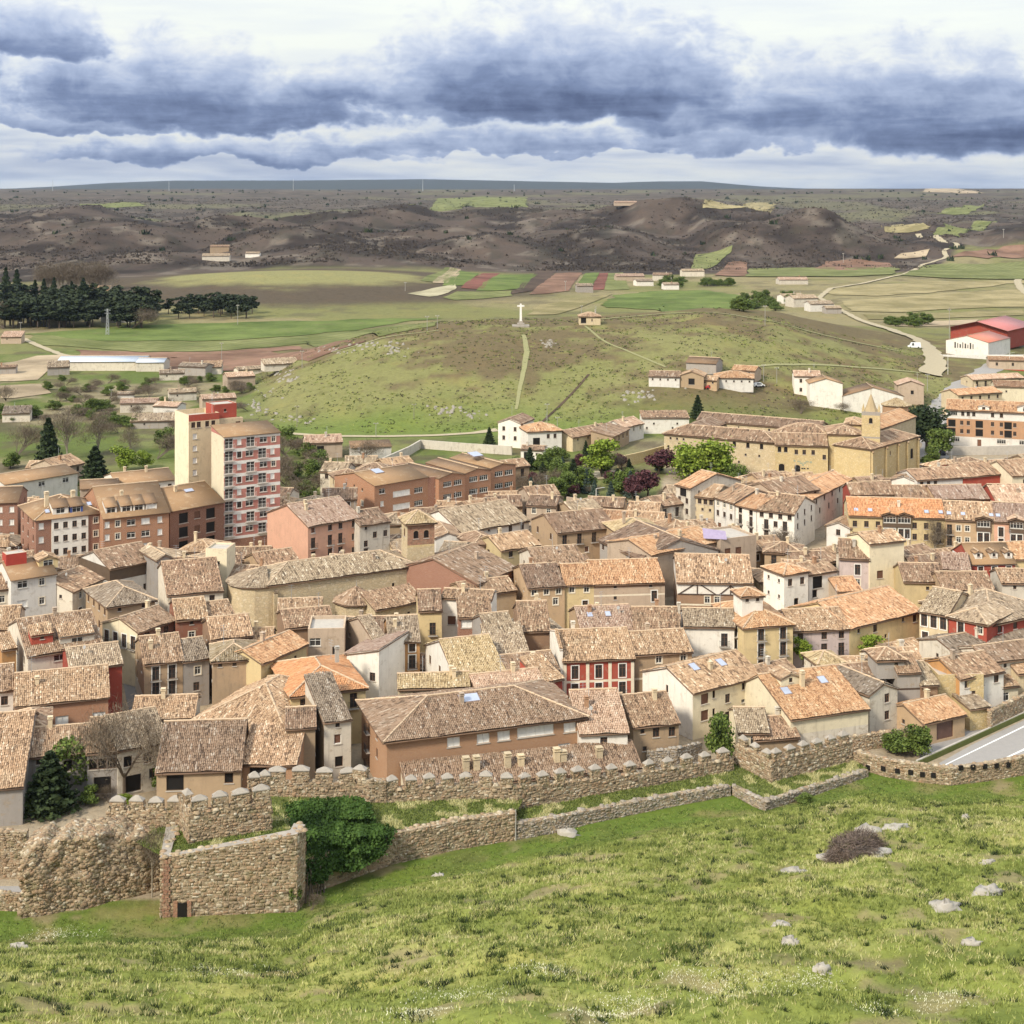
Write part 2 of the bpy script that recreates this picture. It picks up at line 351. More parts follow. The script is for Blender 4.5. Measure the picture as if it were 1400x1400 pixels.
tilemat('t_pink', [(0.232, 0.143, 0.1), (0.37, 0.248, 0.175), (0.446, 0.309, 0.227), (0.515, 0.378, 0.285), (0.421, 0.283, 0.201), (0.636, 0.522, 0.419)], .2)
tilemat('t_yellow', [(0.188, 0.139, 0.074), (0.327, 0.248, 0.136), (0.395, 0.304, 0.175), (0.464, 0.374, 0.232), (0.395, 0.296, 0.166), (0.585, 0.504, 0.366)], .3)
tilemat('t_flat', [(0.276, 0.175, 0.098), (0.313, 0.198, 0.109), (0.34, 0.216, 0.121)], .15)
def simple(name, c, rough=.7, spec=.25, var=.25, metal=0):
    m, t = newmat(name)
    col(t, t.mix(t.noise(t.pos, 1.3, 5, .6), c4(c, 1-var), c4(c, 1+var))); t.b.inputs['Roughness'].default_value = rough; t.b.inputs['Specular IOR Level'].default_value = spec; t.b.inputs['Metallic'].default_value = metal; return m
simple('under', (.16, .10, .065)); simple('ridge', (.50, .37, .25), var=.35); simple('chimney', (.58, .47, .32)); simple('gutter', (.17, .10, .07))
simple('frame_white', (.70, .68, .63)); simple('frame_brown', (.13, .07, .045)); simple('frame_grey', (.3, .29, .28)); simple('surround', (.66, .58, .45)); simple('iron', (.035, .033, .032), .5, .4)
simple('blind', (.72, .70, .66)); simple('door_brown', (.16, .075, .045)); simple('shutter_brown', (.14, .07, .045)); simple('metal_door', (.13, .075, .06)); simple('wood_dark', (.11, .075, .05)); simple('concrete', (.42, .38, .33)); simple('concrete_white', (.68, .65, .6)); simple('road_pale', (.29, .272, .255), .9, .2, .12); simple('asphalt', (.21, .20, .195), .9, .2, .15); simple('path', (.37, .315, .215), .95, .1, .2); simple('paint_white', (.75, .75, .73)); simple('red_paint', (.35, .05, .035)); simple('blue_paint', (.06, .09, .26)); simple('cap_stone', (.31, .275, .235), var=.3); simple('zinc', (.50, .55, .62), .4, .5, .12); simple('sheet_red', (.42, .15, .14), .5, .4, .12); simple('sheet_orange', (.50, .17, .11), .5, .4, .12); simple('track', (.25, .24, .12), .95, .1, .2); simple('limestone', (.36, .33, .285), .95, .1, .35); simple('rock', (.27, .245, .205), .95, .1, .35); simple('pole_wood', (.22, .19, .16)); simple('pole_concrete', (.30, .28, .25)); simple('car_dark', (.02, .022, .03), .25, .5); simple('car_white', (.7, .7, .7), .3, .5); simple('car_red', (.35, .03, .03), .3, .5); simple('rubber', (.015, .015, .015), .8); simple('emblem_green', (.30, .32, .23)); simple('lilac', (.30, .25, .36)); simple('steel', (.35, .36, .37), .4, .5); simple('black_void', (.012, .010, .009)); simple('skylight_frame', (.25, .2, .2)); simple('skylight_glass', (.36, .40, .50), .15, .6, .1); simple('timber', (.075, .05, .038))
mg, tg = newmat('glass'); col(tg, tg.mix(tg.noise(tg.pos, .6, 2), (.012, .013, .015, 1), (.07, .065, .06, 1))); tg.b.inputs['Roughness'].default_value = .12; tg.b.inputs['Specular IOR Level'].default_value = .5
def leafmat(name, a, b, c=None):
    m, t = newmat(name); f = attr(t)
    col(t, t.ramp(f, [(0, a), (.6, b), (1, c or b)])); t.b.inputs['Roughness'].default_value = .75; t.b.inputs['Specular IOR Level'].default_value = .15
    return m
leafmat('leaf_green', (.035, .055, .014), (.10, .14, .03), (.17, .20, .05)); leafmat('leaf_lime', (.07, .11, .015), (.18, .24, .03), (.27, .31, .06)); leafmat('leaf_dark', (.010, .018, .008), (.03, .045, .018), (.05, .07, .025)); leafmat('leaf_ivy', (.012, .028, .005), (.042, .082, .015), (.085, .14, .032))
leafmat('leaf_purple', (.03, .012, .014), (.09, .035, .04), (.14, .06, .06)); leafmat('leaf_bluegreen', (.025, .045, .035), (.07, .10, .08), (.12, .15, .12)); leafmat('twig', (.07, .05, .036), (.15, .115, .08), (.22, .18, .13)); leafmat('twig_purple', (.07, .05, .042), (.15, .11, .09), (.22, .17, .135)); leafmat('leaf_yellow', (.12, .10, .01), (.32, .26, .03), (.4, .33, .06)); leafmat('scrub', (.032, .025, .02), (.065, .052, .042), (.10, .082, .066)); leafmat('pine', (.011, .017, .008), (.032, .044, .019), (.058, .072, .032))
simple('bark', (.10, .075, .055)); simple('bark_pale', (.28, .24, .19))
leafmat('petal', (.55, .55, .38), (.7, .68, .5), (.8, .78, .66)); leafmat('grass_light', (.20, .23, .055), (.33, .36, .105), (.46, .45, .19)); leafmat('grass_mid', (.11, .14, .03), (.20, .235, .06), (.31, .33, .105)); leafmat('grass_dark', (.03, .05, .012), (.07, .10, .022), (.12, .15, .035)); leafmat('grass_straw', (.30, .28, .11), (.45, .42, .19), (.60, .56, .32))
# ------------------------------------------------------------------ ground, hillside, hills
m, t = newmat('land')
lc = attr(t, 'landcol', 'Color')
n1 = t.noise(t.pos, .9, 6, .68); n2 = t.noise(t.pos, .055, 6, .65); n3 = t.noise(t.pos, .25, 6, .7)
b = t.mix(n1, t.mix(1.0, lc, (.55, .55, .55, 1), 'MULTIPLY'), t.mix(1.0, lc, (1.45, 1.42, 1.35, 1), 'MULTIPLY'))
b = t.mix(t.math('MULTIPLY', t.smooth(n3, .48, .66), .45), b, t.mix(1.0, lc, (.55, .52, .5, 1), 'MULTIPLY'))
b = t.mix(t.math('MULTIPLY', t.smooth(n2, .5, .68), .35), b, t.mix(1.0, lc, (1.35, 1.15, .95, 1), 'MULTIPLY'))
col(t, b); bump(t, t.math('ADD', n1, n3), .7, .35); t.b.inputs['Roughness'].default_value = .95; t.b.inputs['Specular IOR Level'].default_value = .1
def landcol(X, Y, Z):
    s = X/np.maximum(Y, 40); pu = s*F+700
    py = PY0+(CH-Z)*F/np.maximum(Y, 30)
    n = X.shape
    G = lambda c: np.broadcast_to(np.array(c, float), n+(3,))
    def mixc(a, b, k): return a+(b-a)*k[..., None]
    f1 = fbm(X/22, Y/22, 4, 3); f2 = fbm(X/70, Y/70, 4, 8); f3 = fbm(X/7, Y/5, 4, 12)
    # hillside grass: rich green by the wall, straw and olive further up
    d = Yw(s)-Y
    c = mixc(mixc(G((.10, .145, .026)), G((.17, .165, .06)), sstep(fbm(X/5, Y/3, 4, 44), .5, .68)), G((.20, .23, .055)), sstep(d, 4, 13))
    c = mixc(c, G((.33, .32, .11)), sstep(fbm(X/9, Y/6, 4, 52), .50, .70)*sstep(d, 6, 14)*.75)
    c = mixc(c, G((.10, .13, .03)), sstep(fbm(X/6, Y/4, 4, 57), .54, .68)*.75)
    c = mixc(c, G((.25, .19, .12)), sstep(fbm(X/5, Y/4, 4, 83), .62, .72)*.6)
    # the town's earth
    tw = (d < -4) & (Y < 480)
    c = np.where(tw[..., None], mixc(G((.27, .22, .16)), G((.36, .30, .22)), f3), c)
    # gardens and scrub at the foot of the hill / in the valley
    vg = mixc(G((.15, .165, .06)), G((.22, .19, .115)), sstep(f2, .42, .6))
    vg = mixc(vg, G((.10, .13, .035)), sstep(f1, .52, .66))
    vg = mixc(vg, G((.09, .072, .05)), sstep(fbm(X/13, Y/13, 4, 99), .55, .66)*.7)
    c = mixc(c, vg, sstep(Y+10*(f1-.5)-np.interp(pu, [0, 225, 235, 440, 450, 700, 720, 900, 915, 1180], [-75, -75, -95, -95, -30, -30, -68, -60, 0, 0]), 425, 440)*np.where(pu < 1180, 1, sstep(Y, 470, 490)))
    # cross hill: grass below, heath in patches
    hl = mixc(G((.165, .17, .062)), G((.205, .195, .085)), f1)
    hl = mixc(hl, G((.125, .095, .055)), sstep(f2+.6*(f3-.5)+.16*sstep(Y, 500, 570), .44, .62)*.9)
    hl = mixc(hl, G((.115, .165, .035)), (1-sstep(Y+30*(f1-.5), 478, 520))*.8)
    inh = sstep(pu, 330, 380)*(1-sstep(pu, 1300, 1420))*sstep(Y, 455, 475)*(1-sstep(Y, 700, 800))
    c = mixc(c, hl, inh)
    # valley floor beyond: meadow and stubble
    vf = mixc(G((.165, .165, .065)), G((.225, .195, .105)), sstep(f2, .4, .62)); vf = mixc(vf, G((.10, .085, .055)), sstep(f1, .56, .68)*.55)
    c = mixc(c, vf, sstep(Y, 690, 760))
    # left knoll: pale grass top, dark heath on the near side
    kn = np.exp(-((X+172)/170)**2-((Y-1140)/150)**2)
    c = mixc(c, mixc(G((.082, .064, .044)), G((.215, .205, .09)), sstep(Z+4*(f1-.5), 6.5, 9.5)), sstep(kn, .12, .3))
    # heath-covered hills, greyer and paler on the plateau
    hh = mixc(G((.029, .022, .0185)), G((.080, .061, .050)), sstep(fbm(X/70, Y/60, 5, 21), .38, .62))
    hh = mixc(hh, G((.17, .145, .12)), sstep(fbm(X/25, Y/34, 4, 27), .60, .72)*.6)
    hh = mixc(hh, G((.15, .155, .07)), sstep(fbm(X/240, Y/300, 4, 71), .55, .64)*sstep(Y, 2200, 2800)*.7)
    hh = mixc(hh, G((.045, .04, .03)), sstep(fbm(X/18, Y/30, 3, 61), .62, .7)*.6)
    hh = mixc(hh, G((.10, .085, .068)), sstep(Y, 2300, 3500)*.5)
    c = mixc(c, hh, sstep(Y+120*(fbm(X/150, Y/150, 3, 14)-.5)-np.interp(pu, [0, 200, 380, 560, 700, 900, 1000, 1100, 1270, 1330, 1400], [-80, -80, 40, 40, 60, 60, 90, 60, 120, 420, 420]), 1270, 1320))
    c = mixc(c, G((.045, .055, .06)), sstep(Y, 6600, 7600))  # farthest ridge: the blue of haze is mixed into its base colour
    return c
svals = np.linspace(-.66, .66, 440)
yrows = np.concatenate([np.arange(-30, 80, 5.0), np.arange(80, 205, .9), np.arange(205, 460, 4.0), np.arange(460, 720, 3.5), np.arange(720, 1400, 9.0), np.arange(1400, 2700, 7.5), np.arange(2700, 5200, 28.0), np.arange(5200, 14200, 180.0)])
def sheet(name, ys, label=None):
    Yg, Sg = np.meshgrid(ys, svals, indexing='ij'); Xg = Sg*np.maximum(Yg, 40)*np.where(Yg < 40, 1.5, 1.0)
    Xg = Sg*(np.maximum(Yg, 40))
    Zg = terr(Xg, Yg); C = landcol(Xg, Yg, Zg)
    nr, nc = Xg.shape; V = np.stack([Xg, Yg, Zg], -1).reshape(-1, 3)
    i = np.arange(nr-1)[:, None]*nc+np.arange(nc-1)[None]
    Q = np.stack([i, i+1, i+nc+1, i+nc], -1).reshape(-1, 4)
    me = npmesh(name, V, Q, [MATS['land']], smooth=True)
    a = me.color_attributes.new('landcol', 'FLOAT_COLOR', 'POINT')
    a.data.foreach_set('color', np.concatenate([C.reshape(-1, 3), np.ones((nr*nc, 1))], 1).astype(np.float32).ravel())
    return tag(link(name, me), label, None, None, 'structure')
k1 = int(np.searchsorted(yrows, 204.0)); k2 = int(np.searchsorted(yrows, 1290.0))
sheet('castle_hillside', yrows[:k1+1], 'grassy hillside falling from the viewer to the town wall')
sheet('ground', yrows[k1:k2+1], 'ground of the town and the valley with the cross hill')
sheet('hills', yrows[k2:], 'brown heath hills and plateau closing the valley')
# ------------------------------------------------------------------ fields and lanes laid on the ground
def soil(name, c, c2, rows=0, ang=0):
    m, t = newmat(name)
    f = t.noise(t.pos, .025, 6, .7); b = t.mix(t.smooth(f, .32, .68), c4(c, .7), c4(c2, 1.2))
    b = t.mix(t.math('MULTIPLY', t.smooth(t.noise(t.mapping(t.pos, loc=(50, 9, 0)), .06, 5, .7), .55, .7), .5), b, (.16, .135, .075, 1))
    if rows:
        wv = t.node('ShaderNodeTexWave', wave_type='BANDS', bands_direction='X'); t.put(wv.inputs[0], t.mapping(t.pos, rot=(0, 0, ang))); wv.inputs['Scale'].default_value = rows; wv.inputs['Distortion'].default_value = 1.5; wv.inputs['Detail'].default_value = 2
        b = t.mix(t.math('MULTIPLY', wv.outputs[1], .35), b, c4(c, .6))
    b = t.mix(t.math('MULTIPLY', t.noise(t.pos, .5, 4, .6), .3), b, c4(c, .6))
    col(t, b); t.b.inputs['Roughness'].default_value = .95; t.b.inputs['Specular IOR Level'].default_value = .1
soil('f_green', (0.096, 0.136, 0.032), (0.13, 0.164, 0.046)); soil('f_lime', (0.144, 0.164, 0.052), (0.193, 0.197, 0.08), .05, .5); soil('f_brown', (0.168, 0.096, 0.064), (0.227, 0.134, 0.092)); soil('f_red', (0.136, 0.056, 0.04), (0.185, 0.076, 0.059)); soil('f_dark', (0.064, 0.044, 0.034), (0.092, 0.063, 0.046)); soil('f_tan', (0.32, 0.248, 0.16), (0.395, 0.311, 0.21)); soil('f_straw', (0.264, 0.224, 0.104), (0.336, 0.277, 0.151), .06, 1.2); soil('f_stripe', (0.216, 0.192, 0.08), (0.286, 0.235, 0.126), .09, .8); soil('f_pale', (0.32, 0.288, 0.176), (0.395, 0.353, 0.235))
def w2(px, py): x, y, z = gp(px, py); return np.array([x, y])
def lay(name, near, far, mat, label, off=None, step=None):
    n = [w2(*q) for q in near]; f = [w2(*q) for q in far]
    ymax = max(q[1] for q in f); off = off or (.25 if ymax < 900 else .4 if ymax < 1450 else .8); step = step or (5 if ymax < 900 else 10)
    L = sum(np.linalg.norm(n[i+1]-n[i]) for i in range(len(n)-1)); D = max(np.linalg.norm(a-b) for a, b in zip(n, f))
    nu = int(min(90, max(4, L/step))); nv = int(min(90, max(3, D/step)))
    tt = np.linspace(0, 1, len(n)); uu = np.linspace(0, 1, nu)
    N = np.stack([np.interp(uu, tt, [q[k] for q in n]) for k in (0, 1)], -1); Fp = np.stack([np.interp(uu, tt, [q[k] for q in f]) for k in (0, 1)], -1)
    v = np.linspace(0, 1, nv)[:, None, None]; P = N[None]*(1-v)+Fp[None]*v
    # uneven, ploughed-round edges instead of ruled ones
    am = min(16, L*.06); P = P+np.stack([(fbm(P[..., 0]/22, P[..., 1]/22, 3, 6)-.5)*am, (fbm(P[..., 0]/22+9, P[..., 1]/22, 3, 16)-.5)*am], -1)
    Z = terr(P[..., 0], P[..., 1])+off; V = np.concatenate([P, Z[..., None]], -1).reshape(-1, 3)
    i = np.arange(nv-1)[:, None]*nu+np.arange(nu-1)[None]; Q = np.stack([i, i+1, i+nu+1, i+nu], -1).reshape(-1, 4)
    return tag(link(name, npmesh(name, V, Q, [MATS[mat]], smooth=True)), label, None, None, 'structure')
FIELDS = [
 ('meadow', [(35, 456), (140, 466), (260, 468), (380, 462), (480, 452), (560, 441)], [(110, 452), (170, 446), (260, 443), (380, 440), (480, 437), (600, 436)], 'f_green', 'bright green meadow below the pine wood'),
 ('field', [(60, 472), (200, 482), (300, 480), (420, 470), (520, 462), (600, 446)], [(45, 457), (150, 467), (260, 469), (380, 463), (480, 453), (570, 443)], 'f_lime', 'yellow green strip field under the meadow'),
 ('field', [(110, 486), (210, 490), (300, 488), (400, 478), (470, 470)], [(100, 479), (210, 483), (300, 481), (400, 473), (480, 465)], 'f_brown', 'narrow brown ploughed strip under the green strip'),
 ('field', [(215, 507), (280, 508), (350, 505), (420, 495)], [(200, 489), (280, 488), (360, 480), (500, 467)], 'f_brown', 'wide reddish brown ploughed field left of the cross hill'),
 ('field', [(0, 545), (20, 545), (50, 541), (70, 538)], [(0, 528), (20, 527), (40, 526), (55, 526)], 'f_tan', 'lower pale garden plot at the left edge'),
 ('field', [(0, 522), (20, 522), (35, 521), (52, 520)], [(0, 497), (20, 495), (50, 487), (90, 485)], 'f_tan', 'upper pale garden plot at the left edge'),
 ('field', [(560, 402), (590, 407), (612, 401), (622, 396)], [(585, 396), (600, 393), (612, 391), (624, 389)], 'f_pale', 'small pale strip left of the red strip'),
 ('field', [(575, 384), (592, 386), (610, 386)], [(608, 366), (616, 366), (626, 368)], 'f_lime', 'green wedge climbing into the heath'),
 ('field', [(592, 387), (608, 388), (622, 386)], [(615, 366), (622, 367), (630, 369)], 'f_tan', 'pale brown wedge beside the green wedge'),
 ('field', [(605, 391), (625, 391), (640, 390)], [(628, 370), (642, 373), (655, 374)], 'f_green', 'green strip left of the dark red strip'),
 ('field', [(630, 394), (648, 396), (660, 395)], [(660, 374), (672, 374), (684, 374)], 'f_red', 'dark red ploughed strip among green strips'),
 ('field', [(650, 398), (680, 398), (715, 395)], [(680, 376), (705, 376), (735, 375)], 'f_green', 'green strip right of the dark red strip'),
 ('field', [(605, 407), (620, 411), (660, 409), (700, 405)], [(625, 399), (645, 399), (670, 399), (700, 398)], 'f_lime', 'lime green field end below the red strip'),
 ('field', [(700, 403), (725, 399), (745, 392)], [(735, 370), (748, 368), (760, 369)], 'f_dark', 'dark curved ploughed strip below the domed hill'),
 ('field', [(725, 403), (750, 402), (778, 398)], [(760, 374), (778, 373), (796, 373)], 'f_brown', 'pinkish brown strip right of the dark curve'),
 ('field', [(785, 397), (798, 396), (808, 395)], [(800, 374), (810, 373), (820, 373)], 'f_green', 'narrow green strip below the domed hill'),
 ('field', [(808, 397), (818, 397), (826, 396)], [(820, 374), (828, 374), (832, 373)], 'f_red', 'narrow reddish strip beside the allotments'),
 ('field', [(826, 397), (842, 397), (860, 396)], [(832, 374), (842, 374), (852, 373)], 'f_lime', 'lime green plot left of the allotments'),
 ('field', [(720, 431), (760, 431), (800, 419)], [(740, 417), (770, 413), (838, 402)], 'f_stripe', 'striped stubble field behind the cross'),
 ('field', [(822, 420), (900, 424), (985, 424), (1030, 420)], [(840, 404), (900, 398), (960, 397), (1020, 405)], 'f_green', 'green field behind the chapel'),
 ('field', [(945, 368), (962, 369), (972, 367)], [(950, 349), (975, 345), (1002, 336)], 'f_lime', 'bright green field running into the gap between hills'),
 ('field', [(976, 377), (1000, 379), (1020, 378)], [(995, 360), (1005, 358), (1022, 360)], 'f_brown', 'bare brown field at the foot of the cone hill'),
 ('field', [(1020, 379), (1090, 379), (1160, 379), (1220, 376)], [(1024, 368), (1090, 367), (1160, 367), (1230, 366)], 'f_lime', 'long green field below the cone hill'),
 ('field', [(1115, 368), (1160, 371), (1220, 366)], [(1130, 358), (1165, 355), (1215, 360)], 'f_brown', 'reddish field at the foot of the cone hill'),
 ('field', [(1232, 377), (1290, 381), (1400, 383), (1460, 380)], [(1262, 364), (1300, 361), (1400, 358), (1460, 356)], 'f_lime', 'green terrace field at the right edge'),
 ('field', [(1130, 403), (1200, 405), (1280, 400), (1380, 388), (1460, 388)], [(1142, 394), (1200, 390), (1280, 385), (1380, 384), (1460, 383)], 'f_straw', 'straw coloured terrace above the curved bank'),
 ('field', [(1160, 426), (1230, 428), (1300, 423), (1400, 420), (1460, 420)], [(1152, 412), (1210, 408), (1290, 402), (1390, 396), (1460, 396)], 'f_straw', 'broad straw and green terrace right of the lane'),
 ('field', [(1190, 437), (1260, 437), (1330, 434), (1400, 431)], [(1180, 430), (1250, 430), (1330, 427), (1400, 424)], 'f_stripe', 'striped stubble terrace above the red roofed warehouse'),
 ('field', [(1225, 446), (1290, 446), (1330, 444)], [(1215, 439), (1290, 439), (1340, 437)], 'f_tan', 'bare tan strip above the white van'),
 ('field', [(1222, 354), (1245, 354), (1265, 352)], [(1232, 347), (1255, 344), (1272, 341)], 'f_tan', 'small tan field in the right hand valley'),
 ('field', [(1210, 318), (1250, 318), (1270, 313)], [(1205, 309), (1240, 305), (1280, 305)], 'f_straw', 'straw field high on the right hillside'),
 ('field', [(1275, 322), (1310, 325), (1340, 315)], [(1290, 310), (1330, 304), (1370, 303)], 'f_lime', 'green field high on the right hillside'),
 ('field', [(1280, 293), (1310, 294), (1335, 288)], [(1290, 286), (1320, 281), (1345, 279)], 'f_lime', 'small green field near the right skyline'),
 ('field', [(1260, 262), (1310, 265), (1345, 264)], [(1265, 258), (1310, 258), (1335, 261)], 'f_tan', 'tan field on the right skyline'),
 ('field', [(1300, 352), (1350, 354), (1420, 350)], [(1320, 344), (1370, 338), (1420, 336)], 'f_brown', 'reddish field on the right hand slope'),
 ('field', [(560, 282), (640, 281), (720, 284)], [(600, 271), (660, 269), (720, 270)], 'f_lime', 'pale green plateau field near the skyline'),
 ('field', [(960, 286), (1020, 285), (1060, 284)], [(965, 279), (1020, 278), (1060, 278)], 'f_straw', 'straw plateau field right of centre'),
 ('field', [(90, 284), (150, 284), (200, 282)], [(110, 279), (150, 278), (190, 278)], 'f_lime', 'faint green clearing on the left plateau'),
]
for nm, n_, f_, mt, lb in FIELDS: lay(nm, n_, f_, mt, lb)
def ribbon(name, pts, wid, mat, label, off=.3, kind='structure', zf=None):
    P = np.array([w2(*q) if len(q) == 2 else q[:2] for q in pts]); 
    seg = np.r_[0, np.cumsum(np.linalg.norm(np.diff(P, axis=0), axis=1))]; n = int(max(6, seg[-1]/4)); u = np.linspace(0, seg[-1], n)
    C = np.stack([np.interp(u, seg, P[:, k]) for k in (0, 1)], -1)
    if len(C) > 8:
        for _ in range(3): C[1:-1] = (C[:-2]+2*C[1:-1]+C[2:])/4
    T = np.gradient(C, axis=0); T /= np.linalg.norm(T, axis=1)[:, None]; N = np.stack([-T[:, 1], T[:, 0]], -1)
    wd = (np.interp(np.linspace(0, 1, n), np.linspace(0, 1, len(wid)), wid) if isinstance(wid, (list, tuple)) else np.full(n, wid))[:, None]
    js = (vnoise(u/5, u*0, 3)[:, None]-.5)*.25*wd
    rows = [C+N*(wd*k+js) for k in (-.5, -.17, .17, .5)]
    V = np.concatenate([np.concatenate([r, (terr(r[:, 0], r[:, 1])+off)[:, None]], 1) for r in rows])
    Q = np.concatenate([np.stack([k*n+np.arange(n-1), (k+1)*n+np.arange(n-1), (k+1)*n+np.arange(1, n), k*n+np.arange(1, n)], -1)[:, ::-1] for k in range(3)])
    return tag(link(name, npmesh(name, V, Q, [MATS[mat]])), label, None, None, kind)
ribbon('dirt_lane', [(1270, 513), (1280, 500), (1272, 480), (1255, 465), (1225, 455), (1190, 443), (1155, 428), (1120, 408), (1135, 395), (1180, 388), (1235, 376), (1262, 362), (1295, 352), (1290, 344), (1310, 335), (1285, 328), (1255, 320)], [9, 7, 4, 4, 4, 4, 5, 5, 6, 7, 8], 'path', 'pale dirt lane winding up the right hand valley', .6)
ribbon('dirt_lane', [(1400, 374), (1391, 385), (1395, 395), (1412, 408)], 6, 'path', 'pale lane bending at the right edge', .6)
ribbon('footpath', [(716, 458), (721, 480), (716, 508), (709, 540), (706, 560)], [1.6, 2.2, 1.6, 1.0], 'track', 'trodden path climbing straight to the stone cross', .18)
ribbon('footpath', [(822, 437), (900, 430), (965, 427), (1040, 438), (1110, 455), (1180, 470), (1230, 481)], 1.8, 'track', 'pale track along the crest right of the chapel', .25)
ribbon('footpath', [(800, 446), (830, 470), (880, 490), (910, 502)], 1.1, 'track', 'faint track from the chapel down to the farm', .18)
ribbon('footpath', [(1025, 502), (1110, 499), (1200, 504), (1290, 512)], 1.6, 'track', 'track from the farm to the dirt lane', .25)
ribbon('footpath', [(455, 482), (500, 470), (545, 458), (600, 452)], 1.4, 'track', 'rocky track along the left shoulder of the cross hill', .2)
ribbon('dirt_lane', [(20, 458), (50, 472), (85, 486), (130, 492)], 3.5, 'path', 'pale lane beside the green meadow', .3)
ribbon('lane', [(380, 592), (450, 597), (520, 597), (600, 596), (680, 588)], 3.2, 'path', 'pale lane at the foot of the cross hill', .2)
ribbon('street', [(815, 703), (860, 696), (905, 688), (935, 684)], 7, 'road_pale', 'pale street with a dark car above the old town', .06)
ribbon('road', [(1262, 640), (1280, 612), (1275, 588), (1284, 560), (1310, 532), (1350, 508), (1385, 488)], 9, 'road_pale', 'grey road curving up past the orange apartments', .15)
ribbon('field_ditch', [(738, 580), (760, 560), (785, 535), (805, 512)], .9, 'f_dark', 'dark ditch line climbing the cross hill', .15)
# ------------------------------------------------------------------ windows and doors (shared meshes)
WST = {  # style: width, height, frame, surround, fill, extras
 'w': (.95, 1.25, 'frame_white', 'surround', 'glass', ''), 's': (.6, .65, 'frame_brown', None, 'glass', ''), 'k': (.95, 1.3, 'frame_brown', None, 'glass', ''), 'K': (1.0, 1.35, 'frame_brown', 'frame_white', 'glass', ''),
 'b': (1.05, 2.1, 'frame_brown', 'frame_white', 'glass', 'r'), 'B': (1.05, 2.1, 'frame_brown', None, 'glass', 'r'), 't': (1.05, 2.0, 'frame_brown', 'frame_white', 'glass', ''), 'd': (1.15, 2.2, 'frame_brown', None, 'door_brown', ''),
 'g': (3.2, 2.5, 'frame_brown', None, 'metal_door', ''), 'l': (1.75, 1.25, 'frame_white', None, 'glass', ''), 'L': (1.75, 1.25, 'frame_white', None, 'blind', ''), 'h': (1.0, 1.25, 'frame_white', None, 'blind', ''), 'x': (1.0, 1.3, 'frame_white', None, 'shutter_brown', ''),
 'v': (1.1, 1.4, 'frame_brown', None, 'black_void', ''), 'V': (2.2, 2.2, 'wood_dark', None, 'black_void', ''), 'a': (1.0, 1.5, 'frame_brown', None, 'black_void', 'a'), 'A': (1.6, 2.8, 'frame_brown', None, 'black_void', 'a'), 'G': (5.2, 1.4, 'frame_white', None, 'blind', 'm'), 'o': (2.6, 1.3, 'frame_white', None, 'glass', 'm'),
 'p': (.75, .5, 'frame_grey', None, 'glass', ''), 'z': (1.9, 2.2, 'frame_white', None, 'glass', 'R'), 'i': (.5, 1.1, 'frame_brown', None, 'black_void', ''), 'j': (1.4, 1.5, 'frame_brown', None, 'shutter_brown', '')}
WM = {}
DEPTH = .16
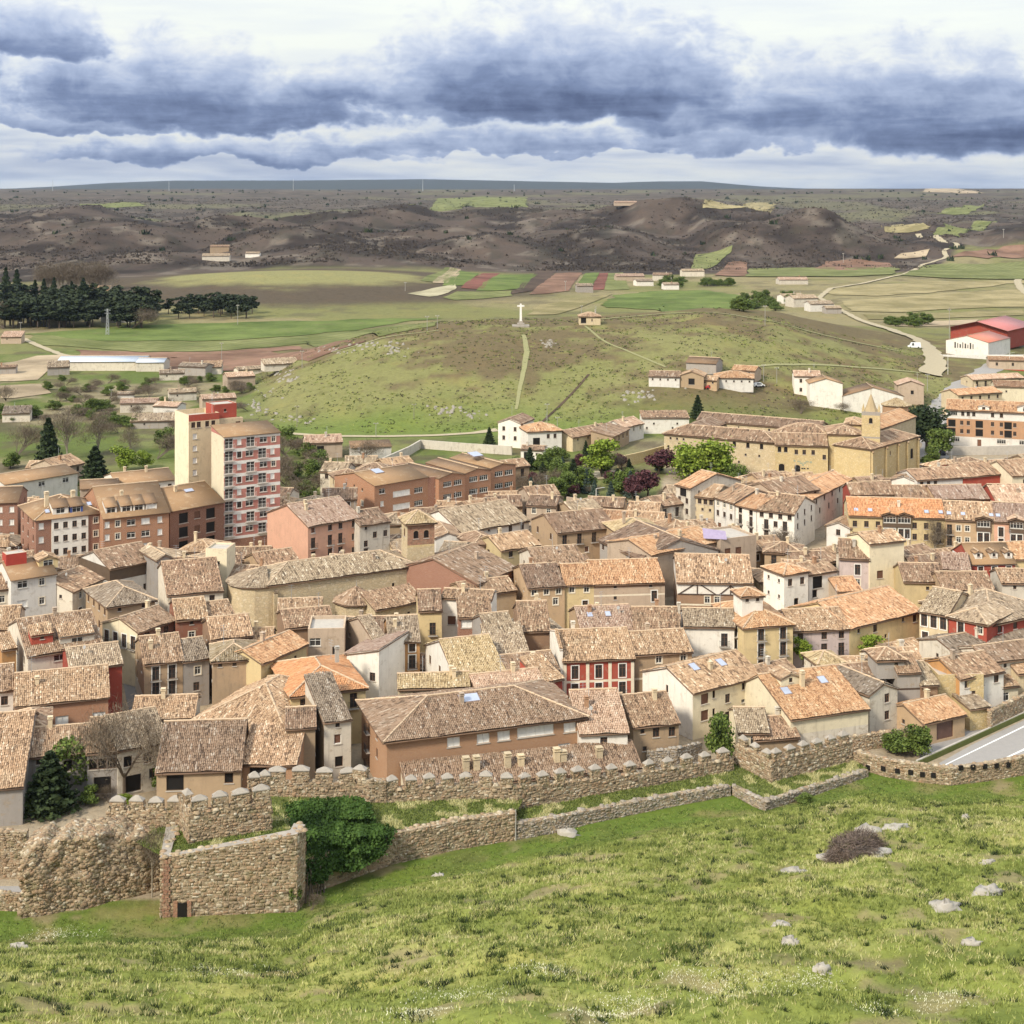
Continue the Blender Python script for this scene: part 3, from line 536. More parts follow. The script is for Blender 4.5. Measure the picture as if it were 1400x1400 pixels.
def win_meshes(st):
    if st in WM: return WM[st]
    wd, ht, fr, su, fill, ex = WST[st]
    f = MB(); b = .075
    def bar(x0, x1, z0, z1, y0, y1, mi): f.box(((x0+x1)/2, (y0+y1)/2, z0), (x1-x0, y1-y0, z1-z0), 0, mi)
    yb, yf = -.004, -.07
    bar(-wd/2, -wd/2+b, 0, ht, yf, yb, 0); bar(wd/2-b, wd/2, 0, ht, yf, yb, 0); bar(-wd/2+b, wd/2-b, 0, b, yf, yb, 0); bar(-wd/2+b, wd/2-b, ht-b, ht, yf, yb, 0)
    if fill in ('glass', 'blind') and wd > .7: bar(-.03, .03, b, ht-b, yf+.005, yb, 0)
    if ex == 'm':
        for k in (-.25, .25): bar(wd*k-.03, wd*k+.03, b, ht-b, yf+.006, yb, 0)
    if fill == 'glass' and ht > 1.1: bar(-wd/2+b, wd/2-b, ht*.68, ht*.68+.05, yf+.01, yb, 0)
    if ex == 'a':
        for k in range(6):     # rounded head: two filled spandrels
            a0 = math.pi/2*k/6; a1 = math.pi/2*(k+1)/6; r_ = wd/2; zc = ht-wd/2
            for sg in (-1, 1):
                P = [(sg*r_, zc+r_), (sg*r_*math.cos(a0), zc+r_*math.sin(a0)), (sg*r_*math.cos(a1), zc+r_*math.sin(a1))]
                f.tri(*[(q[0], -DEPTH-.002, q[1]) for q in (P if sg > 0 else [P[0], P[2], P[1]])], m=1)
    if su:
        o = .15; y0, y1 = -DEPTH-.035, -DEPTH+.03
        bar(-wd/2-o, -wd/2-.002, -.1, ht+o, y0, y1, 1); bar(wd/2+.002, wd/2+o, -.1, ht+o, y0, y1, 1); bar(-wd/2-.002, wd/2+.002, ht+.002, ht+o, y0, y1, 1)
    if fill not in ('door_brown', 'metal_door') and 'r' not in ex: bar(-wd/2-.1, wd/2+.1, -.12, -.003, -DEPTH-.1, -DEPTH+.03, 1 if su else 2)
    sur = MATS[su] if su else MATS['earth']
    fm = f.mesh('window', [MATS[fr], sur, MATS['concrete']])
    p = MB(); p.quad((-wd/2+.01, -.002, .01), (wd/2-.01, -.002, .01), (wd/2-.01, -.002, ht-.01), (-wd/2+.01, -.002, ht-.01))
    pm = p.mesh('pane', [MATS[fill]])
    bm_ = None
    if ex in ('r', 'R'):
        g = MB(); bw = wd+.6; y0 = -DEPTH-.55
        g.box((0, (y0-DEPTH)/2, -.12), (bw, .55, .1), 0, 1)
        for z_ in (.12, .95): g.box((0, y0+.03, z_), (bw, .035, .035)); 
        for sx in (-1, 1): g.box((sx*(bw/2-.02), (y0-DEPTH)/2, .95), (.03, .52, .03))
        for k in range(9): g.box((-bw/2+.03+(bw-.06)*k/8, y0+.03, -.02), (.028, .028, .97))
        bm_ = g.mesh('balcony', [MATS['iron'] if ex == 'r' else MATS['concrete_white'], MATS['concrete']])
    WM[st] = (fm, pm, bm_); return WM[st]
def parse(spec, L, h):
    """'3w0.5 2b3.4:.2,.7' -> openings (u, z, style); the number is the drop from the eave to the window head"""
    out = []
    for tk in (spec or '').split():
        us = None
        if ':' in tk: tk, u_ = tk.split(':'); us = [float(q) for q in u_.split(',')]
        k = 0
        while tk[k].isdigit(): k += 1
        n = int(tk[:k] or 1); st = tk[k]; dr = float(tk[k+1:] or 0); wd, ht = WST[st][:2]
        if us is None: us = [(i+.5)/n for i in range(n)]
        for u in us:
            z = h-dr-ht
            if st in 'dg' : z = max(0.02, z)
            if z < 0 or u*L-wd/2 < .12 or u*L+wd/2 > L-.12: continue
            if any(abs(u*L-q[0]) < (wd+WST[q[2]][0])/2+.05 and z < q[1]+WST[q[2]][1]+.05 and q[1] < z+ht+.05 for q in out): continue
            out.append((u*L, z, st))
    return out
# ------------------------------------------------------------------ roofs
def tiles(poly, ud, p, seg, V, Q, RN, MI, mi=0, lift=.04):
    """rows of barrel tiles over one convex roof slope, each tile a real lapped trough"""
    P = np.asarray(poly, float); ud = np.asarray(ud, float); ud /= np.linalg.norm(ud)
    n = np.zeros(3)
    for i in range(len(P)): n += np.cross(P[i]-P[0], P[(i+1) % len(P)]-P[0])
    n /= np.linalg.norm(n)
    if n[2] < 0: n = -n
    vd = np.cross(n, ud)
    if vd[2] < 0: vd = -vd
    U = (P-P[0])@ud; Vv = (P-P[0])@vd
    cs = np.arange(U.min()+p*.5, U.max(), p)
    lo = np.full(len(cs), 1e9); hi = np.full(len(cs), -1e9)
    for i in range(len(P)):
        a, b = i, (i+1) % len(P)
        if abs(U[a]-U[b]) < 1e-6: continue
        tt = (cs-U[a])/(U[b]-U[a]); ok = (tt >= 0) & (tt <= 1); vv = Vv[a]+tt*(Vv[b]-Vv[a])
        lo = np.where(ok, np.minimum(lo, vv), lo); hi = np.where(ok, np.maximum(hi, vv), hi)
    vb = np.arange(Vv.min(), Vv.max()+seg, seg)
    st = (rng.random(len(cs))*.5)[:, None]*seg
    A = np.clip(vb[None, :-1]-st, lo[:, None], hi[:, None]); B = np.clip(vb[None, 1:]-st, lo[:, None], hi[:, None])
    kk = np.where(B-A > .06); A = A[kk]; B = B[kk]; C = cs[kk[0]]; m = len(A)
    if m == 0: return
    jw = rng.normal(0, .018, m); jh = rng.normal(0, .014, m); sk = rng.normal(0, .02, m); hgt = p*.34
    colr = rng.random(len(cs))
    base = len(V) and sum(len(q) for q in V); base = base or 0
    prof = [(-.5, .0), (-.27, 1.0), (.27, 1.0), (.5, .0)]; pts = []
    for vv, up, sh in ((A-.03, lift, -1), (B, .0, 1)):
        for uo, hz in prof:
            pts.append(P[0]+(C+jw+sk*sh+uo*p*.98)[:, None]*ud+vv[:, None]*vd+((hz*hgt+jh+up+.02)[:, None])*n)
    pts = np.stack(pts, 1).reshape(-1, 3); pts[:, 2] += (fbm((pts[:, 0]+P[0][0]*.37)/2.6, (pts[:, 1]+P[0][1]*.37)/2.6, 2, 61)-.5)*.34
    i0 = base+np.arange(m)*8
    q = np.concatenate([np.stack([i0+k, i0+k+1, i0+4+k+1, i0+4+k], -1) for k in range(3)])
    V.append(pts); Q.append(q)
    r_ = np.clip(rng.random(m)*.8+.1+(colr[kk[0]]-.5)*.35+rng.normal(0, .07, m), 0, 1)
    RN.append(np.tile(r_, 3)); MI.append(np.full(len(q), mi))
def slab(P, th, V, Q, RN, MI, mi):
    """thin board under a slope"""
    base = sum(len(q) for q in V); P = [np.asarray(q, float) for q in P]
    if len(P) == 3: P = P+[P[2]+1e-4*(P[1]-P[2])]
    T = np.array(P); Bt = T-np.array([0, 0, th]); n = len(P)
    V.append(np.concatenate([T, Bt]))
    f = [[base+i for i in range(4)], [base+n+i for i in (3, 2, 1, 0)]]+[[base+i, base+n+i, base+n+(i+1) % n, base+(i+1) % n] for i in range(n)]
    Q.append(np.array(f)); RN.append(np.full(len(f), .3)); MI.append(np.full(len(f), mi))
def slopes(roof, L, D, h, p, o, og, rp=.5):
    """roof slopes in (u, v, z) plan coordinates: list of (polygon, eave direction), ridge lines, gables"""
    e = h-o*p; S = []; RD = []
    X0, X1 = -og, L+og
    if roof == 'p':
        r = D*rp; zr = h+r*p; pb = (zr-h)/(D-r); eb = h-o*pb
        S = [([(X0, -o, e), (X1, -o, e), (X1, r, zr), (X0, r, zr)], (1, 0, 0)), ([(X1, D+o, eb), (X0, D+o, eb), (X0, r, zr), (X1, r, zr)], (1, 0, 0))]
        RD = [((X0, r, zr), (X1, r, zr))]
    elif roof == 'g':
        r = L*rp; zr = h+r*p; pb = (zr-h)/(L-r); eb = h-o*pb
        S = [([(-o, D+og, e), (-o, -og, e), (r, -og, zr), (r, D+og, zr)], (0, 1, 0)), ([(L+o, -og, eb), (L+o, D+og, eb), (r, D+og, zr), (r, -og, zr)], (0, 1, 0))]
        RD = [((r, -og, zr), (r, D+og, zr))]
    elif roof in 'hy':
        a, b, c, d = (-o, -o, e), (L+o, -o, e), (L+o, D+o, e), (-o, D+o, e)
        if roof == 'y' or abs(L-D) < .3: k = ((L/2, D/2, h+min(L, D)/2*p),)*2
        elif L > D: k = ((D/2, D/2, h+D/2*p), (L-D/2, D/2, h+D/2*p))
        else: k = ((L/2, L/2, h+L/2*p), (L/2, D-L/2, h+L/2*p))
        if L >= D or k[0] == k[1]:
            S = [([a, b, k[1], k[0]] if k[0] != k[1] else [a, b, k[0]], (1, 0, 0)), ([c, d, k[0], k[1]] if k[0] != k[1] else [c, d, k[0]], (1, 0, 0)), ([d, a, k[0]], (0, 1, 0)), ([b, c, k[1]], (0, 1, 0))]
            RD = [(a, k[0]), (b, k[1]), (c, k[1]), (d, k[0]), (k[0], k[1])]
        else:
            S = [([d, a, k[0], k[1]], (0, 1, 0)), ([b, c, k[1], k[0]], (0, 1, 0)), ([a, b, k[0]], (1, 0, 0)), ([c, d, k[1]], (1, 0, 0))]
            RD = [(a, k[0]), (b, k[0]), (c, k[1]), (d, k[1]), (k[0], k[1])]
    elif roof == 's':
        zr = h+(D+og)*p; S = [([(X0, -o, e), (X1, -o, e), (X1, D+og, zr), (X0, D+og, zr)], (1, 0, 0))]
    elif roof == 'r':      # single slope falling to the right
        zr = h+(L+og)*p; S = [([(L+o, -og, e), (L+o, D+og, e), (-og, D+og, zr), (-og, -og, zr)], (0, 1, 0))]
    elif roof == 'l':
        zr = h+(L+og)*p; S = [([(-o, D+og, e), (-o, -og, e), (L+og, -og, zr), (L+og, D+og, zr)], (0, 1, 0))]
    return S, RD
FOOT = []      # plan footprints of everything built, for the infill
class Bld:
    def __init__(s, name, label, cat, A, B, D, z0=None, group=None):
        A = np.asarray(A, float); B = np.asarray(B, float); e1 = (B-A)/np.linalg.norm(B-A); e2 = np.array([-e1[1], e1[0]])
        c = (A+B)/2+e2*D/2
        s.z0 = 0.0 if z0 is None else z0
        s.o = empty(name, (c[0], c[1], s.z0), label, cat, group); s.c = c
    def vol(s, A, B, h, D, roof='p', p=.38, wall='cream', tile='t_tan', front='', right='', left='', over=.4, og=.18, bands=(), rp=.5, zb=0.0, chim=0, parapet=.5, name='wall', pitch_tiles=True, chc='chimney', rwall=None, foot=True, auto=False):
        A = np.asarray(A, float); B = np.asarray(B, float); L = float(np.linalg.norm(B-A)); e1 = (B-A)/L; e2 = np.array([-e1[1], e1[0]])
        ang = math.atan2(e1[1], e1[0]); O = A-s.c
        if foot: FOOT.append((A, e1, e2, L, D, h))
        def W(u, v, z): q = O+e1*u+e2*v; return (q[0], q[1], z)
        MBw = MB(); mats = [MATS[wall]]; mid = {wall: 0}
        def mi_(nm):
            if nm not in mid: mid[nm] = len(mats); mats.append(MATS[nm])
            return mid[nm]
        S, RD = slopes(roof, L, D, h, p, over, og, rp) if roof != 'f' else ([], [])
        htop = h+(parapet if roof == 'f' else 0)
        # four faces: start (u, v), direction, length, window spec
        if auto and roof != 'f':
            if not front and L > 4: front = f'{max(1, int(L/3.4))}{rng.choice(list("kwKB"))}.7' + (f' {max(1, int(L/3.8))}{rng.choice(list("kKx"))}3.5' if h > 6 else '')
            if not right and rng.random() < .8: right = f'{max(1, int(D/5))}{rng.choice(list("ksi"))}.9' + (f' 1k3.6:{rng.uniform(.25, .75):.2f}' if h > 6 else '')
            if not left and rng.random() < .8: left = f'{max(1, int(D/5))}{rng.choice(list("ksi"))}.9' + (f' 1k3.6:{rng.uniform(.25, .75):.2f}' if h > 6 else '')
        FC = [((0, 0), (1, 0), L, front, 0), ((L, 0), (0, 1), D, right, math.pi/2), ((L, D), (-1, 0), L, '', math.pi), ((0, D), (0, -1), D, left, -math.pi/2)]
        for fi, (st, dr, Lf, spec, ra) in enumerate(FC):
            ops = parse(spec, Lf, h)
            if ops: ops = [q for q in ops if q[1] > zb+.01 or q[2] in 'dg']
            bds = () if fi == 2 or (rwall and fi in (1, 3)) else bands
            us = sorted({0.0, Lf}.union(*[{u-WST[t_][0]/2, u+WST[t_][0]/2} for u, z, t_ in ops])); zs = sorted({zb, htop}.union(*[{z, z+WST[t_][1]} for u, z, t_ in ops]).union(*[{b0, b1} for b0, b1, _ in bds]))
            zs = [z for z in zs if zb <= z <= htop]
            w_ = mi_(rwall) if (rwall and fi in (1, 3)) else 0
            def FW(u, z, dep=0.0):
                uu, vv = st[0]+dr[0]*u, st[1]+dr[1]*u; nx, ny = dr[1], -dr[0]
                return W(uu-nx*dep, vv-ny*dep, z)
            for i in range(len(us)-1):
                for j in range(len(zs)-1):
                    uc, zc = (us[i]+us[i+1])/2, (zs[j]+zs[j+1])/2
                    if us[i+1]-us[i] < 1e-5 or zs[j+1]-zs[j] < 1e-5: continue
                    if any(abs(uc-u) < WST[t_][0]/2 and z < zc < z+WST[t_][1] for u, z, t_ in ops): continue
                    mm = w_
                    for b0, b1, bn in bds:
                        if b0 < zc < b1: mm = mi_(bn)
                    MBw.quad(FW(us[i], zs[j]), FW(us[i+1], zs[j]), FW(us[i+1], zs[j+1]), FW(us[i], zs[j+1]), mm)
            for u, z, t_ in ops:
                wd, ht = WST[t_][:2]; a, b = u-wd/2, u+wd/2
                for (p0, p1) in (((a, z), (b, z)), ((b, z), (b, z+ht)), ((b, z+ht), (a, z+ht)), ((a, z+ht), (a, z))):
                    MBw.quad(FW(*p0), FW(*p0, DEPTH), FW(*p1, DEPTH), FW(*p1), 0)
                fm, pm, bm_ = win_meshes(t_)
                q = FW(u, z, DEPTH)
                wo_ = link('garage_door' if t_ == 'g' else 'door' if t_ in 'dA' else 'window', fm, s.o, q, ang+ra)
                link('leaf' if t_ in 'dg' else 'pane', pm, wo_)
                if bm_: link('balcony', bm_, wo_)
        # gable ends
        if roof == 'p':
            r = D*rp; zr = h+r*p
            for u in (0, L): P = [W(u, 0, h), W(u, D, h), W(u, r, zr-.03)]; MBw.poly(P if u else P[::-1], mi_(rwall) if rwall else 0)
        elif roof == 'g':
            r = L*rp; zr = h+r*p
            for v in (0, D): P = [W(0, v, h), W(L, v, h), W(r, v, zr-.03)]; MBw.poly(P if v == 0 else P[::-1], 0)
        elif roof == 's':
            zr = h+D*p-.03; MBw.poly([W(L, 0, h), W(L, D, h), W(L, D, zr)]); MBw.poly([W(0, D, h), W(0, 0, h), W(0, D, zr)]); MBw.poly([W(L, D, h), W(0, D, h), W(0, D, zr), W(L, D, zr)])
        elif roof in 'rl':
            zr = h+L*p-.03; k = 0 if roof == 'r' else L
            MBw.poly([W(0, 0, h), W(L, 0, h), W(k, 0, zr)]); MBw.poly([W(L, D, h), W(0, D, h), W(k, D, zr)]); MBw.poly([W(k, D, h), W(k, 0, h), W(k, 0, zr), W(k, D, zr)])
        else:
            if roof == 'f':
                MBw.poly([W(.25, .25, h), W(L-.25, .25, h), W(L-.25, D-.25, h), W(.25, D-.25, h)], mi_('concrete'))
                for (a0, a1, c0, c1) in ((0, L, 0, .25), (0, L, D-.25, D), (0, .25, .25, D-.25), (L-.25, L, .25, D-.25)):
                    P = [(a0, c0), (a1, c0), (a1, c1), (a0, c1)]; MBw.poly([W(*q, htop) for q in P], mi_('ridge'))
                    if c1-c0 < .3 and c0 == 0: MBw.quad(W(.25, .25, h), W(.25, .25, htop), W(L-.25, .25, htop), W(L-.25, .25, h))
                    elif c0 > 1: MBw.quad(W(.25, D-.25, h), W(L-.25, D-.25, h), W(L-.25, D-.25, htop), W(.25, D-.25, htop))
                    else:
                        x = .25 if a0 == 0 else L-.25; MBw.quad(W(x, .25, h), W(x, D-.25, h), W(x, D-.25, htop), W(x, .25, htop))
        wobj = MBw.build(name, mats, s.o)
        robj = None
        if S:
            near = (A[1]+B[1])/2; tp, sg = ((.25, .48) if near < 215 else (.27, .55) if near < 262 else (.31, .75) if near < 330 else (.4, 1.1))
            V, Q, RN, MI = [], [], [], []
            for P, ud in S:
                P3 = [np.array(W(*q)) for q in P]; u3 = np.array([*(e1*ud[0]+e2*ud[1]), 0])
                slab([q-np.array([0, 0, .16 if tile != 't_flat' else 0]) for q in P3], .12, V, Q, RN, MI, 1)
                if tile == 't_flat': slab([q+np.array([0, 0, .05]) for q in P3], .04, V, Q, RN, MI, 0)
                else: tiles(P3, u3, tp, sg, V, Q, RN, MI)
            me = npmesh('roof', np.concatenate(V), np.concatenate(Q), [MATS[tile], MATS['under']], np.concatenate(RN), np.concatenate(MI))
            robj = link('roof', me, s.o)
            if RD:
                rb = MB()
                for a, b in RD:
                    a = np.array(W(*a)); b = np.array(W(*b)); ln = np.linalg.norm(b-a)
                    if ln < .3: continue
                    k = max(1, int(ln/.8))
                    for i in range(k):
                        q0 = a+(b-a)*i/k; q1 = a+(b-a)*(i+1)/k; jz = rng.normal(0, .015)
                        rb.tube(q0+np.array([0, 0, .10+jz]), q1+np.array([0, 0, .08+jz]), .17, .15, 6, 0, rng.random(), False)
                if rb.f: rb.build('ridge', MATS['ridge'], robj)
            if chim == 0 and tile != 't_flat' and L > 5 and D > 5 and roof in 'ph' and name == 'wall': chim = int(rng.integers(0, 2)); chc = str(rng.choice(['chimney', 'brick_tan', 'offwhite', 'beige', 'concrete']))
            if tile != 't_flat' and L > 5 and D > 5 and roof == 'p' and name == 'wall' and rng.random() < .12:
                ds = MB(); ds.tube((0, 0, -.4), (0, 0, 1.0), .03, .03, 5); n0 = Vector((-.5, -.8, .35)).normalized(); ds.tube(Vector((0, -.05, 1.0)), Vector((0, -.05, 1.0))+n0*.09, .10, .30, 10); ds.build('satellite_dish', MATS['frame_grey'], robj, W(L*(.15+.7*rng.random()), D*.3, h+D*.3*p+.1))
            if L > 5 and D > 5 and name == 'wall' and rng.random() < .4:
                ds = MB(); ds.tube((0, 0, -.3), (0, 0, 2.6), .035, .03, 5)
                for kz in (1.7, 2.1, 2.5): ds.tube((-.55, 0, kz), (.55, 0, kz), .02, .02, 4)
                ds.build('antenna', MATS['steel'], robj, W(L*(.15+.7*rng.random()), D*.48, h+min(D*.48, D*.52)*p*.95), rng.random()*3)
            for k in range(chim):
                uu = L*(.2+.6*rng.random()); vv = D*(.25+.35*rng.random()); zz = h+min(vv, D-vv)*p*.8
                cb = MB(); hh = 1.1+.5*rng.random(); cb.box((0, 0, -.6), (.55, .55, hh+.6)); cb.box((0, 0, hh), (.75, .75, .08)); cb.box((0, 0, hh+.083), (.42, .42, .16)); cb.box((0, 0, hh+.25), (.7, .7, .07))
                cb.build('chimney', MATS[chc], robj, W(uu, vv, zz), ang)
        s.last = (A, e1, e2, L, D, h, p, ang, O, W, robj, wobj)
        return robj
    def dormer(s, u, v, w_=1.7, hh=1.3, dep=2.0, wall='offwhite', tile='t_tan', st='k', roof='g'):
        """small windowed house standing out of the front slope of the last volume"""
        A, e1, e2, L, D, h, p, ang, O, W, robj, wobj = s.last
        a = A+e1*(u-w_/2)+e2*v; z = h+v*p+hh
        s.vol(a, a+e1*w_, z, dep, roof, .35, wall, tile, '1'+st+'0.12', over=.2, og=.15, zb=h+v*p-.5, name='dormer', foot=False)
        s.last = (A, e1, e2, L, D, h, p, ang, O, W, robj, wobj)
    def skylight(s, u, v, w_=.8, l_=1.1):
        A, e1, e2, L, D, h, p, ang, O, W, robj, wobj = s.last
        b = MB(); k = 1/math.sqrt(1+p*p)
        def q(x, y, o): return (x, y*k-o*p*k, y*p*k+o*k)
        for (x0, x1, y0, y1, o, mi) in ((-w_/2-.1, w_/2+.1, -.1, l_+.1, .22, 1), (-w_/2, w_/2, 0, l_, .225, 0)):
            b.add([q(x0, y0, o), q(x1, y0, o), q(x1, y1, o), q(x0, y1, o), q(x0, y0, -.05), q(x1, y0, -.05), q(x1, y1, -.05), q(x0, y1, -.05)], [(0, 1, 2, 3), (4, 5, 1, 0), (5, 6, 2, 1), (6, 7, 3, 2), (7, 4, 0, 3)] if mi else [(0, 1, 2, 3)], mi)
        b.build('skylight', [MATS['skylight_glass'], MATS['skylight_frame']], robj, W(u, v, h+v*p), ang)
    def chimney(s, u, v, hh=1.6, sz=.6, mat='chimney'):
        A, e1, e2, L, D, h, p, ang, O, W, robj, wobj = s.last
        zz = h+min(v, D-v if D-v > 0 else v)*p*.9
        cb = MB(); cb.box((0, 0, -.8), (sz, sz, hh+.8)); cb.box((0, 0, hh), (sz+.22, sz+.22, .09)); cb.box((0, 0, hh+.093), (sz*.7, sz*.7, .2)); cb.box((0, 0, hh+.296), (sz+.1, sz+.1, .08))
        cb.build('chimney', MATS[mat], robj, W(u, v, zz), ang)
HOUSES = {}; TOPLOG = []; HEAVE = {}
# photo row of the ridge for roofs whose ridge shows: the depth of the house follows from it
TOPS = {'house with a broad stone-weighted': 968, 'long low house with weathered': 993, 'low house with dark posts': 980, 'half-timbered house with mossy': 973, 'orange and red brick': 915, 'house with a plain red side wall': 882, 'house with a pale attic row': 840, 'brown-roofed house with dark timber': 747, 'house with a long reddish roof': 765, 'house with a brick upper wall': 836, 'cream house with four white-framed': 868, 'dark grey narrow': 873, 'house with dark red brick front': 818, 'low pale house right of the dark': 822, 'house with rugged roof behind': 842, 'stone house with steep sweeping': 985, 'brown plastered house left': 967, 'white house with smooth pink': 943, 'small tan house with brown roof': 948, 'big white house with blank gable': 900, 'ochre house with four dark': 842, 'narrow pale house left of the ochre': 842, 'low house with mossy roof behind': 920, 'low house with clay gable': 918, 'narrow yellow house with a dark roof': 806, 'house with a long whitewashed wall': 806, 'house with mottled dark roof': 838, 'house with red speckled roof': 822, 'low brown roof filling': 893, 'red balconied': 860, 'tan house with white string': 862, 'tiled house behind the red balconied': 828, 'house with a small dark clerestory': 830, 'house with white-grey front': 832, 'white and pink house': 832, 'long yellow house': 812, 'cream corner house': 806, 'red house with white frames meeting': 813, 'red-walled house at the right edge': 810, 'low house with a long grey roof': 860, 'orange gabled house near': 895, 'house with broken pale': 878, 'wide house with tan roof': 916, 'low dark roof right of the skylight': 908, 'dark half-timbered': 893, 'cream house of three small': 771, 'narrow cream house with a roof hatch': 771, 'long brown house': 765, 'large house with white half-timbered': 758, 'stepped white': 768, 'tall blank yellow': 726, 'brown-roofed pale house left of the tall': 737, 'low dark tiled house right of the tall': 770, 'red house with white dormers': 742, 'yellow apartment row': 681, 'ochre apartment': 686, 'salmon apartment': 688, 'tan house with narrow slit': 663, 'long house with white and yellow': 640, 'house with a red and white': 632, 'cream house with long white gable': 628, 'reddish roofed house at': 662, 'tall narrow cream house with a roof': 645, 'yellowish house with two rows': 662, 'white house with a brown door': 665, 'white house with glazed': 676, 'white corner house': 676, 'long white house with rows climbing': 652, 'brown hipped house between': 655, 'beige blank-walled': 728, 'brown roofed house with a blue-grey': 724, 'large house with sprawling brown': 699, 'house with orange roof patch': 697, 'tan roofed house with shadowy': 747, 'small cream house with yellow wall strip': 729, 'house with a triangular red wall': 753, 'two-storey yellow': 768, 'long white house below the school': 690, 'pink apartment house': 684, 'grey-white house between': 697, 'orange brick apartment house with': 662, 'dark brown brick apartment': 664, 'brown roof just below the school': 694, 'house with rubble-tiled': 655}
def H(name, label, a, b, h, D, roof='p', p=.38, wall='cream', tile='t_tan', front='', cat='house', z0=0.0, chim=0, **kw):
    """a house from the photo pixels of its front eave's two ends and its eave height"""
    hz = h+z0; A = ev(a[0], a[1], hz); B = ev(b[0], b[1], hz)
    if roof == 'p':
        for k_, tp in TOPS.items():
            if label.startswith(k_):
                Ym = (A[1]+B[1])/2; ca = abs(B[0]-A[0])/np.linalg.norm(B-A); rp_ = kw.get('rp', .5)
                D = ((CH-hz)*F-(tp-PY0)*Ym)/((tp-PY0)*ca+F*p)/rp_; D = min(24, max(4.5, D)); TOPLOG.append((round(D, 1), label)); break
        else: TOPLOG.append((-D, label))
    bd = Bld(name, label, cat, A, B, D, z0)
    plain = any(q in label for q in ('blank', 'plain', 'barn', 'shed', 'lean-to', 'garage', 'chapel', 'stair tower', 'firewall', 'yellow block', 'triangular', 'gable', 'church', 'wide house with tan'))
    bd.vol(A, B, h, D, roof, p, wall, tile, front, chim=chim, auto=not plain, **kw)
    HOUSES[label] = (bd, A, B, D); HEAVE[label] = hz
    return bd
# ------------------------------------------------------------------ the old town, front to back
# left foreground
H('house', 'house with a broad stone-weighted roof cut by the left edge', (-60, 1080), (31, 1073), 5, 20, 'p', .42, 'grey', 't_tan', '1k1')
b = H('timber_house', 'long low house with weathered plaster and a dark gallery behind the ruin', (24, 1035), (119, 1027), 6, 9, 'p', .36, 'grey', 't_tan', 's.6:.3 k1.2:.5 k3.1:.35 v1.0:.72')
H('timber_house', 'low house with dark posts and open gallery behind the bare tree', (119, 1028), (161, 1025), 6.2, 10, 'p', .38, 'grey', 't_tan', 'v1:.2,.5,.8 V3.4:.5')
H('timber_house', 'half-timbered house with mossy roof behind the bare tree', (161, 1024), (229, 1011), 6.4, 10, 'p', .38, 'offwhite', 't_grey', 'v1.2:.2,.6 k3.4:.7 V3.8:.3')
H('house', 'small hipped house rising behind the long low house', (16, 1002), (66, 997), 7.6, 8, 'h', .45, 'grey', 't_brown', 's.6:.3')
b = H('brick_house', 'orange and red brick house with wide tiled roof', (20, 964), (148, 951), 8, 13, 'p', .36, 'brick_orange', 't_tan', 's.2:.35 L2.2:.5 L2.2:.9', chim=1)
H('house', 'white house at the left edge above the brick house', (-30, 946), (18, 941), 8, 10, 'p', .4, 'white', 't_tan', '2k1')
H('house', 'house with a plain red side wall beside the alley', (96, 915), (167, 906), 9, 11, 'p', .34, 'red', 't_grey', '')
b = H('house', 'house with a pale attic row under a big sprawling roof', (38, 896), (140, 881), 9, 17, 'p', .36, 'offwhite', 't_tan', '2l.3:.42,.7')
b.dormer(2.5, 2.0, 3.2, 1.6, 2.5, 'red', st='s', roof='s'); b.dormer(7.6, 1.2, 5.2, 1.3, 3, 'offwhite', st='l', roof='s')
H('house', 'small ochre block on the left edge', (3, 888), (22, 885), 9.5, 5, 's', .2, 'ochre', 't_tan', '')
H('house', 'low tan-roofed house at the left edge below the white block', (-40, 862), (24, 858), 8, 11, 'p', .38, 'beige', 't_tan', '2s1')
b = H('house', 'white four-window house with terracotta roof and red attic box', (15, 792), (77, 783), 11, 11, 'p', .34, 'white', 't_flat', 'l.6:.25 w.6:.68 L4:.25 w4:.68', over=.5)
b.dormer(7.2, 2.4, 3.4, 1.2, 3.5, 'yellow', st='l', roof='g')
A_, e1_, e2_, L_, D_ = b.last[:5]; b.vol(A_+e1_*.2+e2_*4, A_+e1_*3.8+e2_*4, 14.4, 2.6, 'f', .1, 'red_paint', 't_flat', zb=11.5, name='attic_box', parapet=.05, foot=False)
H('house', 'small white house at the left edge beside the four-window house', (-25, 808), (12, 804), 9, 9, 'p', .36, 'offwhite', 't_brown', '2w1.2')
H('house', 'house with low white parapet wall left of the hipped corner house', (99, 808), (141, 790), 8, 10, 'p', .34, 'offwhite', 't_brown', '')
H('house', 'hipped corner house with two rows of small windows', (147, 829), (212, 819), 8, 13, 'h', .42, 'tan', 't_grey', '2s.5', left='4k.6 4k3.6', rwall=None)
H('house', 'brown-roofed house with dark timber loft above a white wall', (150, 777), (215, 764), 9, 9, 'p', .36, 'white', 't_brown', '2k4.2', bands=((6.5, 9, 'wood_dark'),))
H('house', 'tall narrow house with a blank grey gable', (216, 765), (236, 762), 10.6, 9, 'g', .5, 'grey', 't_grey', 's4:.7')
H('house', 'house with a long reddish roof left of the church apse', (229, 813), (305, 806), 8, 15, 'p', .40, 'offwhite', 't_brown', 'k.8:.8')
H('house', 'tall cream stair tower beside the church', (281, 752), (310, 753), 12, 5, 'f', .1, 'lemon', 't_tan', 's2:.6', parapet=.3)
H('house', 'house with a brick upper wall along the alley', (188, 863), (240, 846), 9, 8, 'p', .36, 'brick_brown', 't_tan', '', left='4b1', rwall='lemon')
